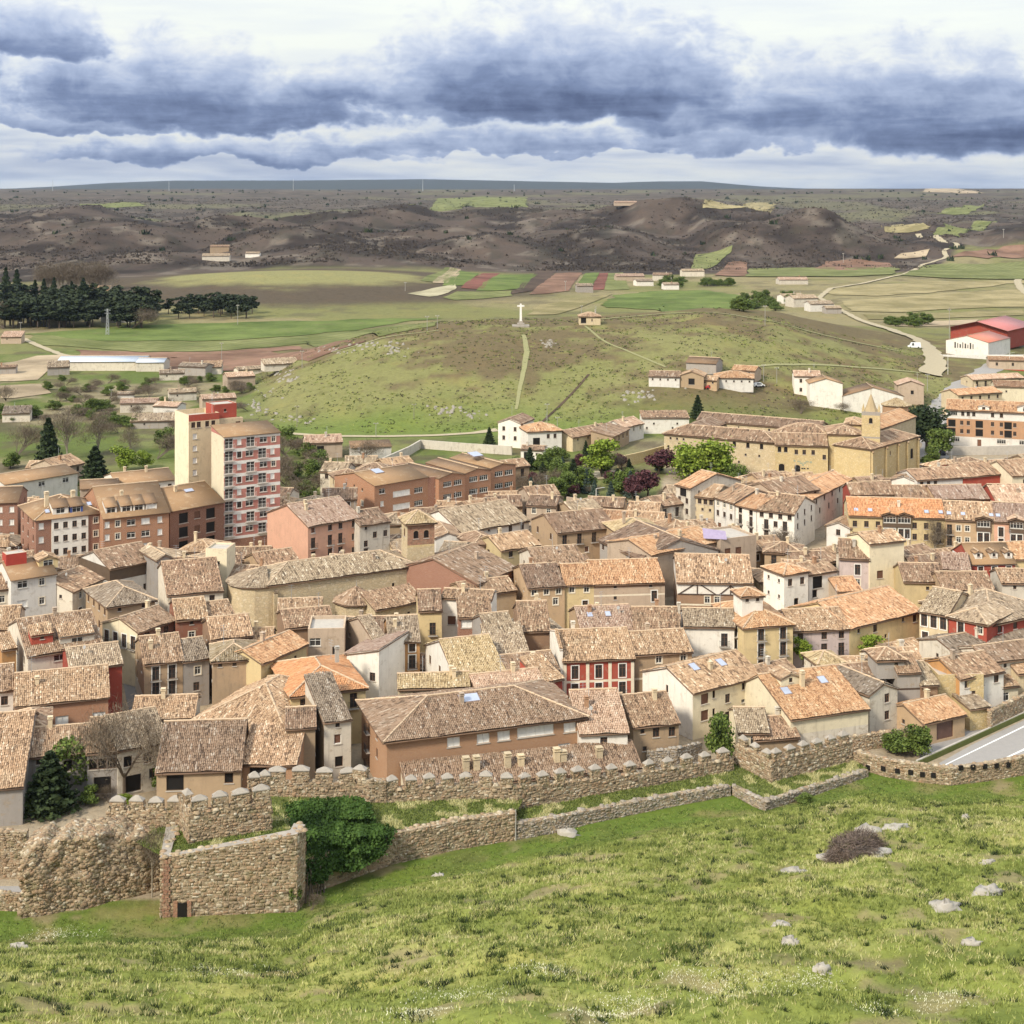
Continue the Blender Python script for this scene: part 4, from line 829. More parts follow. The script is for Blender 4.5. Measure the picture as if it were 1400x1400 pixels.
b = H('house', 'cream house with four white-framed balcony windows at the alley mouth', (197, 907), (250, 901), 7.6, 9.5, 'p', .40, 'tan', 't_tan', '2b.7:.3,.72 2b3.1:.3,.72 d5.4:.38 t5.5:.75', bands=((0, 2.4, 'offwhite'),), chim=2)
H('house', 'dark grey narrow house beside the cream balcony house', (251, 903), (286, 898), 7.4, 8, 'p', .38, 'grey', 't_grey', 'w1.2:.55 k3.6:.5 d5.2:.3')
H('house', 'house with dark red brick front and two small white windows', (241, 847), (283, 843), 9.5, 10, 'p', .36, 'darkbrick', 't_tan', 's.4:.5 w2.2:.5')
H('house', 'low pale house right of the dark red front', (284, 845), (320, 840), 9, 9, 'p', .36, 'offwhite', 't_tan', 's.6')
H('house', 'small hipped house with mustard walls', (291, 903), (350, 899), 9.2, 8, 'h', .42, 'tan', 't_yellow', '3s.4')
H('house', 'house with rugged roof behind the mustard hipped house', (289, 873), (346, 867), 9.4, 9, 'p', .40, 'brown', 't_tan', '1k.6')
b = H('barn', 'big hipped barn with a ridge running away from the wall', (262, 985), (392, 1004), 5.2, 19, 'h', .47, 'earth', 't_tan', '')
H('house', 'stone house with steep sweeping roof right behind the crenellated bastion', (214, 1054), (329, 1050), 5.4, 13, 'p', .46, 'earth', 't_tan', 'V.4:.22 v.5:.86', rp=.75)
H('shed', 'brick lean-to against the steep roofed stone house', (330, 1043), (405, 1044), 5.2, 7, 's', .35, 'brick_tan', 't_tan', 'V.6:.3')
H('house', 'brown plastered house left of the derelict house', (391, 994), (431, 992), 8, 9, 'p', .38, 'earth', 't_brown', 's1:.3')
b = H('derelict_house', 'derelict house with fallen roof and peeling white front', (443, 986), (480, 981), 8.2, 11, 's', .25, 'offwhite', 't_grey', 's.4:.5 x2:.5 v5:.55', left='', rwall='earth')
# ------------------------------------------------------------------ the brick block behind the merlons
bb = H('brick_apartments', 'long hipped brick apartment house behind the crenellated wall', (529, 1010), (797, 977), 8, 15, 'h', .30, 'brick_tan', 't_tan', 'L.9:.33,.48,.585 G.7:.75 L.9:.93 L3.6:.33,.48,.6,.9', left='B.8:.3 k.8:.62 B3.3:.3 k3.3:.62 B5.6:.3', over=.7, cat='apartments')
bb.skylight(13, 5.2, 2.6, 1.6)
b = H('lean_to', 'long low lean-to with cream chimneys just behind the merlons', (556, 1080), (876, 1047), 3.0, 4.3, 's', .42, 'lemon', 't_tan', '', cat='building')
for u_, v_ in ((8.2, 3.2), (9.6, 2.6), (13.8, 3.3), (15.6, 2.4), (20.5, 3.0), (21.4, 2.0), (26.4, 1.9)): b.chimney(u_, 2.1, 1.5 if v_ > 2.5 else 1.1, .8, 'cream')
H('house', 'white house with smooth pink roof right of the brick apartments', (793, 1002), (858, 999), 6.4, 13, 'p', .34, 'white', 't_pink', '', rp=.8)
H('house', 'small tan house with brown roof below the white gabled house', (866, 992), (928, 986), 6, 8, 'p', .42, 'tan', 't_brown', 's.6:.2 k.6:.5 k.7:.85 s3:.25', chim=1)
b = H('house', 'big white house with blank gable and two roof windows', (947, 946), (1041, 922), 7, 13, 'p', .37, 'lemon', 't_tan', 'j.7:.17 i.6:.3 j3.1:.17 i3.2:.3 k1.6:.5 i.5:.73 j.5:.89 k4.2:.5 p3:.73,.9', left='i.6:.5', rwall='white', chim=1)
b.skylight(4.0, 3.6, 1.1, 1.5); b.skylight(9.0, 3.2, 1.1, 1.5)
# middle of the front rows
H('house', 'house with a new orange hipped roof left of centre', (398, 951), (500, 939), 8, 15, 'h', .36, 'yellow', 't_new', '')
H('house', 'yellow-walled house with orange-tan roof left of the new orange roof', (357, 906), (419, 879), 9, 7, 'p', .38, 'yellow', 't_orange', 's1.2:.75')
H('house', 'tan house with a white grid window', (421, 864), (471, 863), 10, 7, 'f', .1, 'beige', 't_tan', 'l1:.2 k2.4:.75')
H('house', 'white house with a patched sloping roof beside the ochre balcony front', (474, 893), (518, 899), 9, 10, 'l', .22, 'white', 't_pink', 'k2.4:.8')
H('house', 'narrow pale house left of the ochre balcony front', (515, 881), (532, 878), 9, 10, 'p', .38, 'beige', 't_grey', 'k.5')
H('house', 'ochre house with four dark windows and iron balconies', (532, 877), (574, 875), 9, 10, 'p', .42, 'ochre', 't_grey', '2K.4 2b2.3', chim=1)
H('house', 'house with two long mossy roofs and a whitewashed left wall', (622, 923), (690, 915), 8, 15.5, 'p', .38, 'tan', 't_yellow', '', left='3k1', rwall='white')
H('house', 'low house with mossy roof behind the brick apartments', (545, 940), (642, 937), 8.2, 8, 'p', .36, 'cream', 't_yellow', '', chim=2)
H('house', 'low house with clay gable in front of the red balconied house', (652, 945), (745, 935), 8, 10, 'p', .34, 'brick_tan', 't_pink', '', chim=1)
H('house', 'narrow yellow house with a dark roof right of the church', (573, 834), (604, 833), 9, 8, 'p', .44, 'yellow', 't_brown', 'B2.2:.6')
H('house', 'house with a long whitewashed wall right of the church', (604, 816), (672, 819), 10, 7, 'p', .26, 'white', 't_tan', 'j3.2:.2', chim=1)
H('house', 'small red brick house with two pale windows', (627, 843), (671, 842), 10, 5, 's', .3, 'brick_red', 't_brown', '2L.6')
H('house', 'house with mottled dark roof right of the red brick house', (672, 876), (710, 872), 9, 10, 'p', .42, 'grey', 't_grey', '3s.5')
H('house', 'house with red speckled roof behind the white firewall', (711, 862), (752, 861), 9, 11, 'p', .42, 'brown', 't_brown', '', chim=1)
H('house', 'tan house with old roof and dim arcade left of the firewall', (670, 898), (724, 895), 8, 9, 's', .26, 'yellow', 't_grey', '3v.4')
H('house', 'low brown roof filling the yard left of the red balconied house', (690, 922), (764, 914), 7.5, 9, 'p', .36, 'tan', 't_tan', '', chim=1)
H('house', 'small red-walled house with one white window', (741, 932), (769, 926), 8.2, 6, 's', .3, 'red', 't_tan', 'w.8:.4')
b = H('house', 'red balconied house with pilasters and a tall white firewall', (770, 902), (867, 898), 8.6, 11, 'p', .42, 'red', 't_tan', '3t1 3b3.7', bands=((5.0, 5.35, 'surround'), (8.0, 8.6, 'surround')))
A_, e1_, e2_, L_, D_ = b.last[:5]
for k in (0, .335, .665, 1): b.vol(A_+e1_*(k*(L_-.5))-e2_*.08, A_+e1_*(k*(L_-.5)+.5)-e2_*.08, 7.95, .06, 'f', .1, 'surround', 't_flat', name='pilaster', parapet=.02, foot=False)
b.vol(A_-e1_*.5, A_-e1_*.05, 10.2, 10, 'p', .28, 'white', 't_tan', name='firewall', over=.02, og=.02, foot=False)
H('house', 'tan house with white string courses right of the red balconied house', (868, 894), (946, 889), 8.8, 11, 'p', .40, 'tan', 't_tan', 'w.4:.42,.85 w2.5:.42', bands=((4.8, 5.1, 'surround'), (8.3, 8.8, 'surround')))
H('house', 'tiled house behind the red balconied house with two tiny skylights', (795, 862), (868, 859), 9, 12, 'p', .38, 'tan', 't_pink', '').skylight(2, 3); HOUSES['tiled house behind the red balconied house with two tiny skylights'][0].skylight(5, 3)
H('house', 'house with a small dark clerestory roof in the middle of the roofs', (868, 862), (930, 862), 9.2, 13, 'p', .40, 'brown', 't_brown', '')
H('house', 'house with white-grey front beside the cream cupola house', (936, 855), (1004, 856), 9.4, 11, 'p', .34, 'white', 't_grey', 'b1.2:.8')
b = H('house', 'cream house with balconies under a hipped roof and white lantern', (1017, 857), (1084, 852), 10, 13, 'h', .40, 'yellow', 't_orange', 'b.3:.35,.8 b2.9:.35,.8 b5.5:.35,.8', left='2b.3 2b3')
A_, e1_, e2_, L_, D_ = b.last[:5]; b.vol(A_+e1_*1.0+e2_*3.2, A_+e1_*4.6+e2_*3.2, 14.0, 3.6, 'y', .4, 'white', 't_orange', '2s.4', zb=10.5, name='lantern', foot=False)
H('house', 'white and pink house with six dark windows', (1085, 862), (1161, 858), 7.6, 11, 'p', .38, 'palepink', 't_tan', 'k.4:.12,.55,.86 B2.4:.55,.86 k2.6:.12')
H('house', 'long yellow house with a wide orange-tan roof', (1162, 858), (1258, 834), 7.6, 13, 'p', .36, 'yellow', 't_orange', 's.6:.12,.75 k.5:.35,.92 s2.6:.36,.5')
b = H('house', 'cream corner house with white window frames beside the red house', (1257, 834), (1296, 841), 10, 14, 'p', .38, 'cream', 't_grey', '3t.5 t3.4:.2,.8 t6.2:.5 w6.4:.85')
H('house', 'red house with white frames meeting the cream corner house', (1297, 842), (1349, 853), 10, 13, 'h', .38, 'red', 't_grey', 't.6:.32 w.6:.82', bands=((6.6, 7.0, 'frame_white'),))
H('house', 'red-walled house at the right edge under a broad grey roof', (1356, 853), (1440, 834), 9.4, 15, 'h', .36, 'red', 't_grey', '4k.4')
H('house', 'low house with a long grey roof below the red corner house', (1307, 893), (1440, 868), 6.6, 8, 'p', .30, 'offwhite', 't_grey', 's1:.12', left='s1.2')
H('house', 'orange gabled house near the right edge', (1312, 927), (1372, 916), 6.6, 10, 'p', .38, 'white', 't_brown', '3k.4', rwall='ochre')
H('house', 'house with broken pale roofs at the right edge', (1352, 905), (1440, 893), 7, 8, 'p', .34, 'offwhite', 't_tan', '2s.6')
H('house', 'small white dormer house under a pyramid roof', (1119, 907), (1154, 904), 7.2, 5, 'y', .45, 'offwhite', 't_yellow', '')
b = H('house', 'wide house with tan roof, two skylights and a white attic hut', (1081, 982), (1187, 967), 5.6, 15, 'p', .36, 'lemon', 't_orange', '', bands=((0, 3.2, 'offwhite'),), rp=.6)
b.skylight(2.2, 4.4, 1.1, 1.4); b.skylight(9.0, 5.6, 1.1, 1.4); b.dormer(3.6, 6.0, 3.2, 1.3, 3.2, 'lemon', st='s', roof='g'); b.chimney(5.2, 5.6, 2.2)
H('shed', 'low ruined shed with open roof beside the crenellated tower', (1032, 1010), (1092, 1006), 3.6, 8, 'p', .36, 'earth', 't_brown', '')
H('house', 'small tiled house left of the wide skylight house', (1010, 1000), (1052, 1000), 4.4, 9, 'p', .38, 'lemon', 't_grey', '')
H('house', 'low dark roof right of the skylight house', (1150, 936), (1207, 930), 6.4, 9, 'p', .36, 'beige', 't_brown', '')
H('house', 'pale grey gabled house with two dark windows', (1189, 949), (1227, 940), 6.8, 9, 'g', .42, 'offwhite', 't_grey', 'k.5:.62 k3:.62')
b = H('house', 'dark half-timbered house with glazed balcony and small turret roof', (1227, 918), (1258, 917), 8.4, 8, 'p', .42, 'grey', 't_brown', '2V.3 2l3 2k5.2', bands=((5.6, 5.9, 'timber'), (2.9, 3.2, 'timber')))
A_, e1_, e2_, L_, D_ = b.last[:5]; b.vol(A_-e1_*2.6+e2_*1.0, A_+e1_*1.4+e2_*1.0, 10, 4.5, 'y', .5, 'grey', 't_brown', 's.5:.7', zb=7.0, name='turret', foot=False)
H('house', 'low mossy roofed house right of the half-timbered house', (1259, 936), (1282, 934), 6.4, 9, 'p', .4, 'brown', 't_grey', '')
H('stone_house', 'ochre stone house behind the cypress', (1283, 927), (1345, 926), 6.4, 8, 'f', .1, 'ochre_stone', 't_tan', 'k2:.75')
b = H('garage', 'tiled garage with wide brown door on the lane', (1262, 988), (1319, 975), 3.4, 8, 'p', .36, 'tan', 't_orange', 'g.5:.52', left='s.8', chim=1, cat='garage')
H('garage', 'small dark-doored stone garage beside the road', (1326, 968), (1353, 965), 3.4, 6, 's', .12, 'ochre_stone', 't_grey', 'g.6:.5', cat='garage')
H('garage', 'cream garage with a grey door at the right edge', (1336, 942), (1392, 936), 4.0, 8, 'p', .22, 'lemon', 't_tan', 'o1:.6', cat='garage')
H('house', 'tiled house cut by the right edge above the road', (1392, 920), (1450, 914), 5.4, 8, 'p', .36, 'cream', 't_tan', '2k.6')
# ------------------------------------------------------------------ middle rows right of the church
H('house', 'cream house of three small windows in the long row', (722, 803), (772, 800), 8, 11, 'p', .34, 'tan', 't_brown', '3w.3 2w2.2', chim=0)
b = H('house', 'narrow cream house with a roof hatch in the long row', (772, 799), (812, 798), 8, 11, 'p', .34, 'yellow', 't_orange', '2w.3 K3:.7')
H('house', 'long brown house with a dark passage in the row', (812, 798), (909, 795), 8, 13, 'p', .36, 'beige', 't_orange', 's.3:.3,.8 V2.2:.08 s2.4:.3 t1.6:.85', bands=((5.6, 5.9, 'surround'), (7.2, 8, 'brown')))
# half-timbered
b = H('half_timbered_house', 'large house with white half-timbered gables over brown walls', (926, 795), (1029, 797), 8.2, 15, 'p', .33, 'brown', 't_tan', 'w2.6:.4,.53', bands=((5.9, 8.2, 'white'), (3.9, 4.2, 'surround')))
A_, e1_, e2_, L_, D_, h_, p_, an_, O_, W_ = b.last[:10]
tb = MB()
def tbar(u0, z0, u1, z1): tb.tube(W_(u0, -.03, z0), W_(u1, -.03, z1), .13, .13, 4)
for u0, z0, u1, z1 in ((.3, 5.95, 3.6, 8.1), (3.6, 8.1, 7.0, 5.95), (3.6, 5.95, 3.6, 8.15), (7.6, 5.95, 9.6, 7.6), (9.6, 7.6, 12.0, 5.95), (9.6, 5.95, 9.6, 7.6), (.1, 5.95, L_-.1, 5.95)): tbar(u0, z0, u1, z1)
tb.build('timber_frame', MATS['timber'], b.o)
# white twin towers of a house
H('house', 'white tower house with a hipped tan roof', (1072, 785), (1105, 780), 11, 6, 'h', .34, 'white', 't_orange', '2k1.0 a4.6:.5', left='2s1.2 2s4')
H('house', 'stepped white house with a dark balcony beside the white tower house', (1106, 785), (1145, 779), 10, 7, 'p', .3, 'white', 't_brown', 'V.6:.3 v3:.2')
H('tower_house', 'tall blank yellow block with one barred window', (1189, 743), (1236, 738), 12, 6.5, 'p', .32, 'lemon', 't_tan', 'j5.4:.3 p9.2:.3', rwall='lemon')
H('house', 'brown-roofed pale house left of the tall yellow block', (1148, 762), (1189, 764), 9, 8, 'p', .5, 'palepink', 't_brown', 't1.2:.6 w4:.6')
H('house', 'low house with tan roof in front of the tall yellow block', (1145, 808), (1178, 806), 7.4, 8, 'p', .34, 'beige', 't_orange', '')
H('house', 'low dark tiled house right of the tall yellow block', (1236, 794), (1290, 795), 7, 9, 'p', .4, 'yellow', 't_brown', 's1:.6')
H('house', 'beige house with one window right of the terrace', (1290, 778), (1328, 780), 7.5, 7, 's', .2, 'beige', 't_pink', 'k1:.7')
H('house', 'low brown tiled house below the red dormer house', (1290, 806), (1360, 806), 7, 10, 'p', .38, 'tan', 't_brown', '')
b = H('house', 'red house with white dormers and a flat brown roof', (1329, 770), (1388, 769), 7.5, 10, 'p', .5, 'red', 't_flat', 'K.7:.2,.85 b.7:.52 K3.6:.52', bands=((7.0, 7.5, 'frame_white'),))
for u_ in (2.0, 5.6, 9.0): b.dormer(u_*.85, 1.0, 1.4, 1.2, 2.4, 'white', 't_flat', 's')
H('house', 'bright yellow house at the right edge beside the dormer house', (1388, 764), (1440, 762), 8, 10, 'p', .4, 'yellow', 't_orange', 'k1:.3')
H('house', 'small white house below the bright yellow house', (1370, 796), (1440, 797), 7.4, 8, 'p', .36, 'offwhite', 't_tan', '2s.6')
# the painted row with oriels
for (a, b_, wl, tl, fr, lab, uu) in (
  ((1161, 704), (1293, 708), 'yellow', 't_new', 'k1.2:.06,.18,.3,.68,.8 B1.0:.93 k3.6:.06,.68,.8 B3.4:.93', 'yellow apartment row with orange roof and two timber oriels', (.42, .57)),
  ((1293, 709), (1359, 712), 'tan', 't_tan', 'B1.2:.08 w1.3:.27,.45 B3.6:.08 w3.8:.27,.45', 'ochre apartment house with grey roof and one timber oriel', (.78,)),
  ((1359, 712), (1440, 716), 'salmon', 't_pink', 't1.3:.12 t3.7:.12 t1.3:.75', 'salmon apartment house at the right edge with a timber oriel', (.38,))):
    b = H('apartment_row', lab, a, b_, 9.2, 11, 'p', .40, wl, tl, fr, cat='apartments', bands=((0, 2.6, 'offwhite'),))
    A_, e1_, e2_, L_, D_ = b.last[:5]
    keep = b.last
    for u_ in uu:
        q = A_+e1_*(u_*L_-1.5)-e2_*.5
        b.vol(q, q+e1_*3, 9.7, 3.0, 'g', .32, 'wood_dark', tl, 'o.5', zb=6.9, name='oriel', over=.35, og=.3, foot=False)
        b.vol(q+e1_*.2+e2_*.2, q+e1_*2.8+e2_*.2, 6.9, .9, 'f', .1, 'frame_white', tl, '2t.3', zb=4.2, name='bay', parapet=.02, foot=False)
    b.last = keep
    for k in np.linspace(.08, .96, 7 if L_ > 15 else 4):
        if all(abs(k-u_) > .13 for u_ in uu): b.skylight(k*L_, 1.3, .8, 1.0)
# roofs behind the painted row
H('house', 'house with red shutters behind the yellow row', (1164, 676), (1186, 676), 8, 9, 'p', .4, 'red', 't_tan', 'k.6')
H('house', 'white house with a brown speckled roof behind the yellow row', (1187, 676), (1226, 675), 8, 9, 'p', .45, 'white', 't_brown', '2k.8')
H('house', 'dark mossy roofed house behind the oriels', (1227, 682), (1278, 682), 7.4, 10, 'p', .42, 'offwhite', 't_brown', '')
H('house', 'tan house with narrow slit windows behind the ochre row', (1280, 682), (1353, 681), 8, 9, 'p', .36, 'tan', 't_pink', '4p.4')
H('house', 'long house with white and yellow front under a curved brown roof', (1254, 656), (1316, 652), 7.6, 9, 'p', .36, 'white', 't_brown', '3k.5:.1,.25,.4', bands=())
H('house', 'house with a red and white front left of the cream gable', (1317, 652), (1380, 646), 7.6, 9, 'p', .36, 'red', 't_brown', '', chim=1)
H('house', 'white gabled house with a low hooped parapet below the monastery', (1219, 655), (1252, 658), 7, 10, 'g', .36, 'white', 't_brown', '')
H('house', 'cream house with long white gable at the right edge', (1384, 650), (1440, 646), 8, 11, 'p', .42, 'lemon', 't_brown', 'k1.2:.3', left='', rwall='lemon')
H('house', 'reddish roofed house at the right edge behind the salmon row', (1365, 690), (1440, 690), 7.4, 12, 'p', .4, 'red', 't_pink', '')
# houses along the street left of the monastery garden
b = H('house', 'tall narrow cream house with a roof loggia above the street', (924, 662), (944, 667), 10.6, 11, 'p', .30, 'offwhite', 't_orange', 'V.2:.5 2k2.6 2k5 2k7.4', right='')
H('house', 'yellowish house with two rows of small windows beside the loggia house', (945, 677), (976, 681), 8.6, 10, 'p', .36, 'cream', 't_tan', '4k.4 3s2.6 k4.6:.15,.9')
H('house', 'white house with a brown door beside the yellowish house', (977, 679), (1004, 687), 9, 11, 'p', .36, 'white', 't_brown', '3w.6 3k2.8 2d5.6')
b = H('house', 'white house with glazed balconies on the little square', (1005, 689), (1034, 696), 8.6, 11, 'p', .34, 'white', 't_orange', '2v.3 2B2 2B4.6')
H('house', 'white corner house with dark balconies on the little square', (1035, 696), (1086, 702), 8.6, 12, 'p', .36, 'white', 't_brown', '4k.3 B2:.25,.75 k2.2:.5 B4.4:.25,.75', right='3k.3 3k2.6', chim=1)
H('house', 'long white house with rows of windows climbing to the monastery', (1088, 693), (1163, 655), 7.6, 9, 'p', .36, 'offwhite', 't_orange', '7k.5 6k3')
H('house', 'brown hipped house between the white rows', (1065, 678), (1120, 668), 9, 11, 'p', .36, 'beige', 't_brown', '5k.5')
H('house', 'small house with a white gable and round arch by the dark trees', (1130, 718), (1162, 722), 6.4, 10, 'g', .4, 'white', 't_brown', 'k.6:.5')
H('house', 'house with rubble-tiled roof behind the white corner house', (1048, 672), (1085, 665), 9.2, 9, 'p', .36, 'beige', 't_tan', '')
# the big brown roofs above the half-timbered house
H('house', 'beige blank-walled house with a low roof and lilac awning', (890, 758), (985, 739), 9, 10, 'p', .26, 'beige', 't_orange', '', chim=1)
H('house', 'plain beige house with four small windows', (985, 740), (1034, 734), 9.4, 9, 'f', .1, 'beige', 't_orange', '2j1.6:.2,.5 2j5.4:.2,.5', parapet=.4)
H('house', 'brown roofed house with a blue-grey side wall', (820, 738), (876, 764), 8, 13, 'p', .34, 'grey', 't_brown', '6k.4')
H('house', 'large house with sprawling brown roof above the blue-grey wall', (762, 728), (842, 720), 7.8, 15, 'p', .36, 'tan', 't_brown', '', chim=1)
H('house', 'house with hipped tan roof in the middle of the brown roofs', (852, 732), (912, 728), 8.6, 12, 'h', .36, 'tan', 't_yellow', '')
H('house', 'house with orange roof patch below the pale street', (790, 708), (855, 712), 6.6, 9, 'p', .34, 'offwhite', 't_orange', '')
H('house', 'tan roofed house with shadowy yard left of the long row', (735, 775), (800, 770), 8, 10, 'p', .36, 'offwhite', 't_tan', 's.6:.3')
H('house', 'small cream house with yellow wall strip below the school', (685, 752), (738, 744), 8, 8, 'p', .36, 'yellow', 't_tan', 'k.4:.25 l.5:.65')
H('house', 'house with a triangular red wall under a tan roof', (652, 798), (705, 776), 8, 13, 'p', .34, 'brick_red', 't_tan', '')
H('house', 'low brown roofed house below the triangular red wall', (636, 815), (706, 806), 6.6, 8, 'p', .36, 'earth', 't_brown', '', chim=1)
H('house', 'two-storey yellow house right under the bell tower', (596, 780), (624, 778), 8.6, 8, 'p', .36, 'yellow', 't_brown', 's.4:.4 k2.4:.5')
H('house', 'tan hipped roof between the bell tower and the white long house', (648, 745), (684, 741), 8, 9, 'h', .4, 'beige', 't_brown', '')
H('house', 'long white house below the school with dark windows', (631, 727), (723, 711), 7.4, 14, 'p', .36, 'white', 't_grey', 's.3:.2,.4 k.5:.55,.72,.9', left='', rwall='white')
H('house', 'white gabled house right behind the bell tower', (596, 735), (630, 733), 8.0, 10, 'g', .36, 'white', 't_tan', '')
H('house', 'house with derelict open attic beside the bell tower', (600, 755), (630, 757), 7.4, 8, 'p', .3, 'grey', 't_grey', '')
H('house', 'brown roofed house under the school wall', (720, 690), (760, 692), 7, 9, 'p', .3, 'beige', 't_brown', '', chim=1)
H('house', 'brown roof just below the school left end', (566, 706), (628, 703), 6.4, 9, 'p', .34, 'offwhite', 't_brown', '')
# pink apartment house and neighbours
b = H('apartment_house', 'pink apartment house with blank gable and iron balconies', (421, 719), (492, 707), 11, 17, 'p', .36, 'salmon', 't_pink', 'x.4:.1 k.4:.42,.62 k.5:.88 B2.6:.1,.42,.62 k3.2:.88 B5.4:.1,.42,.62 k6:.88', cat='apartments', chim=2)
H('house', 'grey-white house between the pink house and the bell tower', (492, 718), (533, 712), 10, 10, 'p', .34, 'offwhite', 't_brown', 's.5:.2 k1.8:.5,.85 k3.4:.2 B5:.2')
# church front yard roofs
H('house', 'low roofs in front of the church apse', (390, 858), (456, 852), 8, 9, 'p', .36, 'brown', 't_brown', '')
H('house', 'house with a tiled roof left of the church octagon', (380, 838), (440, 836), 6.4, 8, 'p', .32, 'beige', 't_tan', '')
# ------------------------------------------------------------------ parish church with bell tower
A = ev(367, 799, 9); B = ev(571, 772, 9)
ch = Bld('parish_church', 'long stone parish church with square bell tower and rounded chapel', 'church', A, B, 11)
ch.vol(A, B, 9, 11, 'h', .38, 'church_stone', 't_grey', 'i3.6:.33 i3.2:.6 i2.8:.83', over=.45)
keep = ch.last; _, e1, e2, L, D = keep[:5]
for u_ in (.9,): ch.vol(A+e1*u_-e2*.45, A+e1*(u_+.7)-e2*.45, 7.6, .42, 's', .5, 'church_stone', 't_grey', name='buttress', over=.05, og=.02, foot=False)
# apse on the left end
ap = MB(); c0 = A+e2*D/2-ch.c; n = 7; rad = D/2
ring = [c0+rad*(math.cos(t_)*(-e1)*1.0+math.sin(t_)*e2) for t_ in np.linspace(-math.pi/2, math.pi/2, n+1)]
for i in range(n): a_, b_ = ring[i], ring[i+1]; ap.quad((*b_, 0), (*a_, 0), (*a_, 8.6), (*b_, 8.6))
ap.build('apse', MATS['church_stone'], ch.o)
V, Q, RN, MI = [], [], [], []
apx = c0+e1*1.5
ro = [c0+(rad+.4)*(math.cos(t_)*(-e1)+math.sin(t_)*e2) for t_ in np.linspace(-math.pi/2, math.pi/2, n+1)]
for i in range(n):
    P = [np.array((*ro[i+1], 8.5)), np.array((*ro[i], 8.5)), np.array((*apx, 10.9))]; slab(P, .12, V, Q, RN, MI, 1); d_ = P[0]-P[1]; tiles(P, d_/np.linalg.norm(d_), .3, .7, V, Q, RN, MI)
link('apse_roof', npmesh('apse_roof', np.concatenate(V), np.concatenate(Q), [MATS['t_grey'], MATS['under']], np.concatenate(RN), np.concatenate(MI)), ch.o)
# round window in the wall
rw = MB(); uc, zc = 2.6, 5.2; q0 = A+e1*uc-e2*.01-ch.c
for k in range(14):
    t0, t1 = 2*math.pi*k/14, 2*math.pi*(k+1)/14
    P = lambda r_, t_, o: (q0[0]+e1[0]*r_*math.cos(t_)-e2[0]*o, q0[1]+e1[1]*r_*math.cos(t_)-e2[1]*o, zc+r_*math.sin(t_))
    rw.quad(P(.55, t0, .02), P(.95, t0, .02), P(.95, t1, .02), P(.55, t1, .02), 0); rw.quad(P(.95, t0, .02), P(.95, t0, -.05), P(.95, t1, -.05), P(.95, t1, .02), 0)
    rw.tri(P(0, 0, .005), P(.55, t0, .005), P(.55, t1, .005), 1)
rw.build('round_window', [MATS['cap_stone'], MATS['black_void']], ch.o)
# octagonal chapel
oc = ev(485, 826, 6.6)+np.array([0, 3.0]); ring = [oc-ch.c+3.9*np.array([math.cos(t_), math.sin(t_)]) for t_ in np.arange(8)*math.pi/4+math.pi/8]
om = MB()
for i in range(8): om.quad((*ring[i], 0), (*ring[(i+1) % 8], 0), (*ring[(i+1) % 8], 6.6), (*ring[i], 6.6))
FOOT.append((oc-4.5, np.array([1., 0]), np.array([0, 1.]), 9, 9, 6.6)); om.build('octagonal_chapel', MATS['church_stone'], ch.o)
V, Q, RN, MI = [], [], [], []
ro = [oc-ch.c+4.4*np.array([math.cos(t_), math.sin(t_)]) for t_ in np.arange(8)*math.pi/4+math.pi/8]
for i in range(8):
    P = [np.array((*ro[i], 6.5)), np.array((*ro[(i+1) % 8], 6.5)), np.array((*(oc-ch.c), 8.9))]; slab(P, .12, V, Q, RN, MI, 1); d_ = P[1]-P[0]; tiles(P, d_/np.linalg.norm(d_), .3, .6, V, Q, RN, MI)
link('chapel_roof', npmesh('chapel_roof', np.concatenate(V), np.concatenate(Q), [MATS['t_tan'], MATS['under']], np.concatenate(RN), np.concatenate(MI)), ch.o)
fb = MB(); fb.tube((*(oc-ch.c), 8.8), (*(oc-ch.c), 10.2), .12, .03); fb.build('finial', MATS['cap_stone'], ch.o)
a_ = ev(513, 833, 6.5); b_ = ev(578, 820, 6.5); ch.vol(a_, b_, 6.5, 4.6, 's', .38, 'church_stone', 't_brown', 's1.6:.7', name='side_aisle')
# bell tower standing behind the nave's right end
Yt = 277; tA = np.array([(557-700)*Yt/F, Yt]); tB = np.array([(594-700)*(Yt+1.5)/F, Yt+1.5])
ch.vol(tA, tB, 16.4, 5.2, 'y', .62, 'red_stone', 't_yellow', 'a1.7:.32,.70', left='a1.7:.5', name='bell_tower', over=.55, rwall='church_stone', bands=((0, 11.6, 'church_stone'), (11.6, 12.0, 'ochre_stone'), (16.0, 16.4, 'ochre_stone')))
HOUSES['long stone parish church'] = (ch, ev(315, 799, 9), ev(594, 772, 9), 11); HEAVE['long stone parish church'] = 9
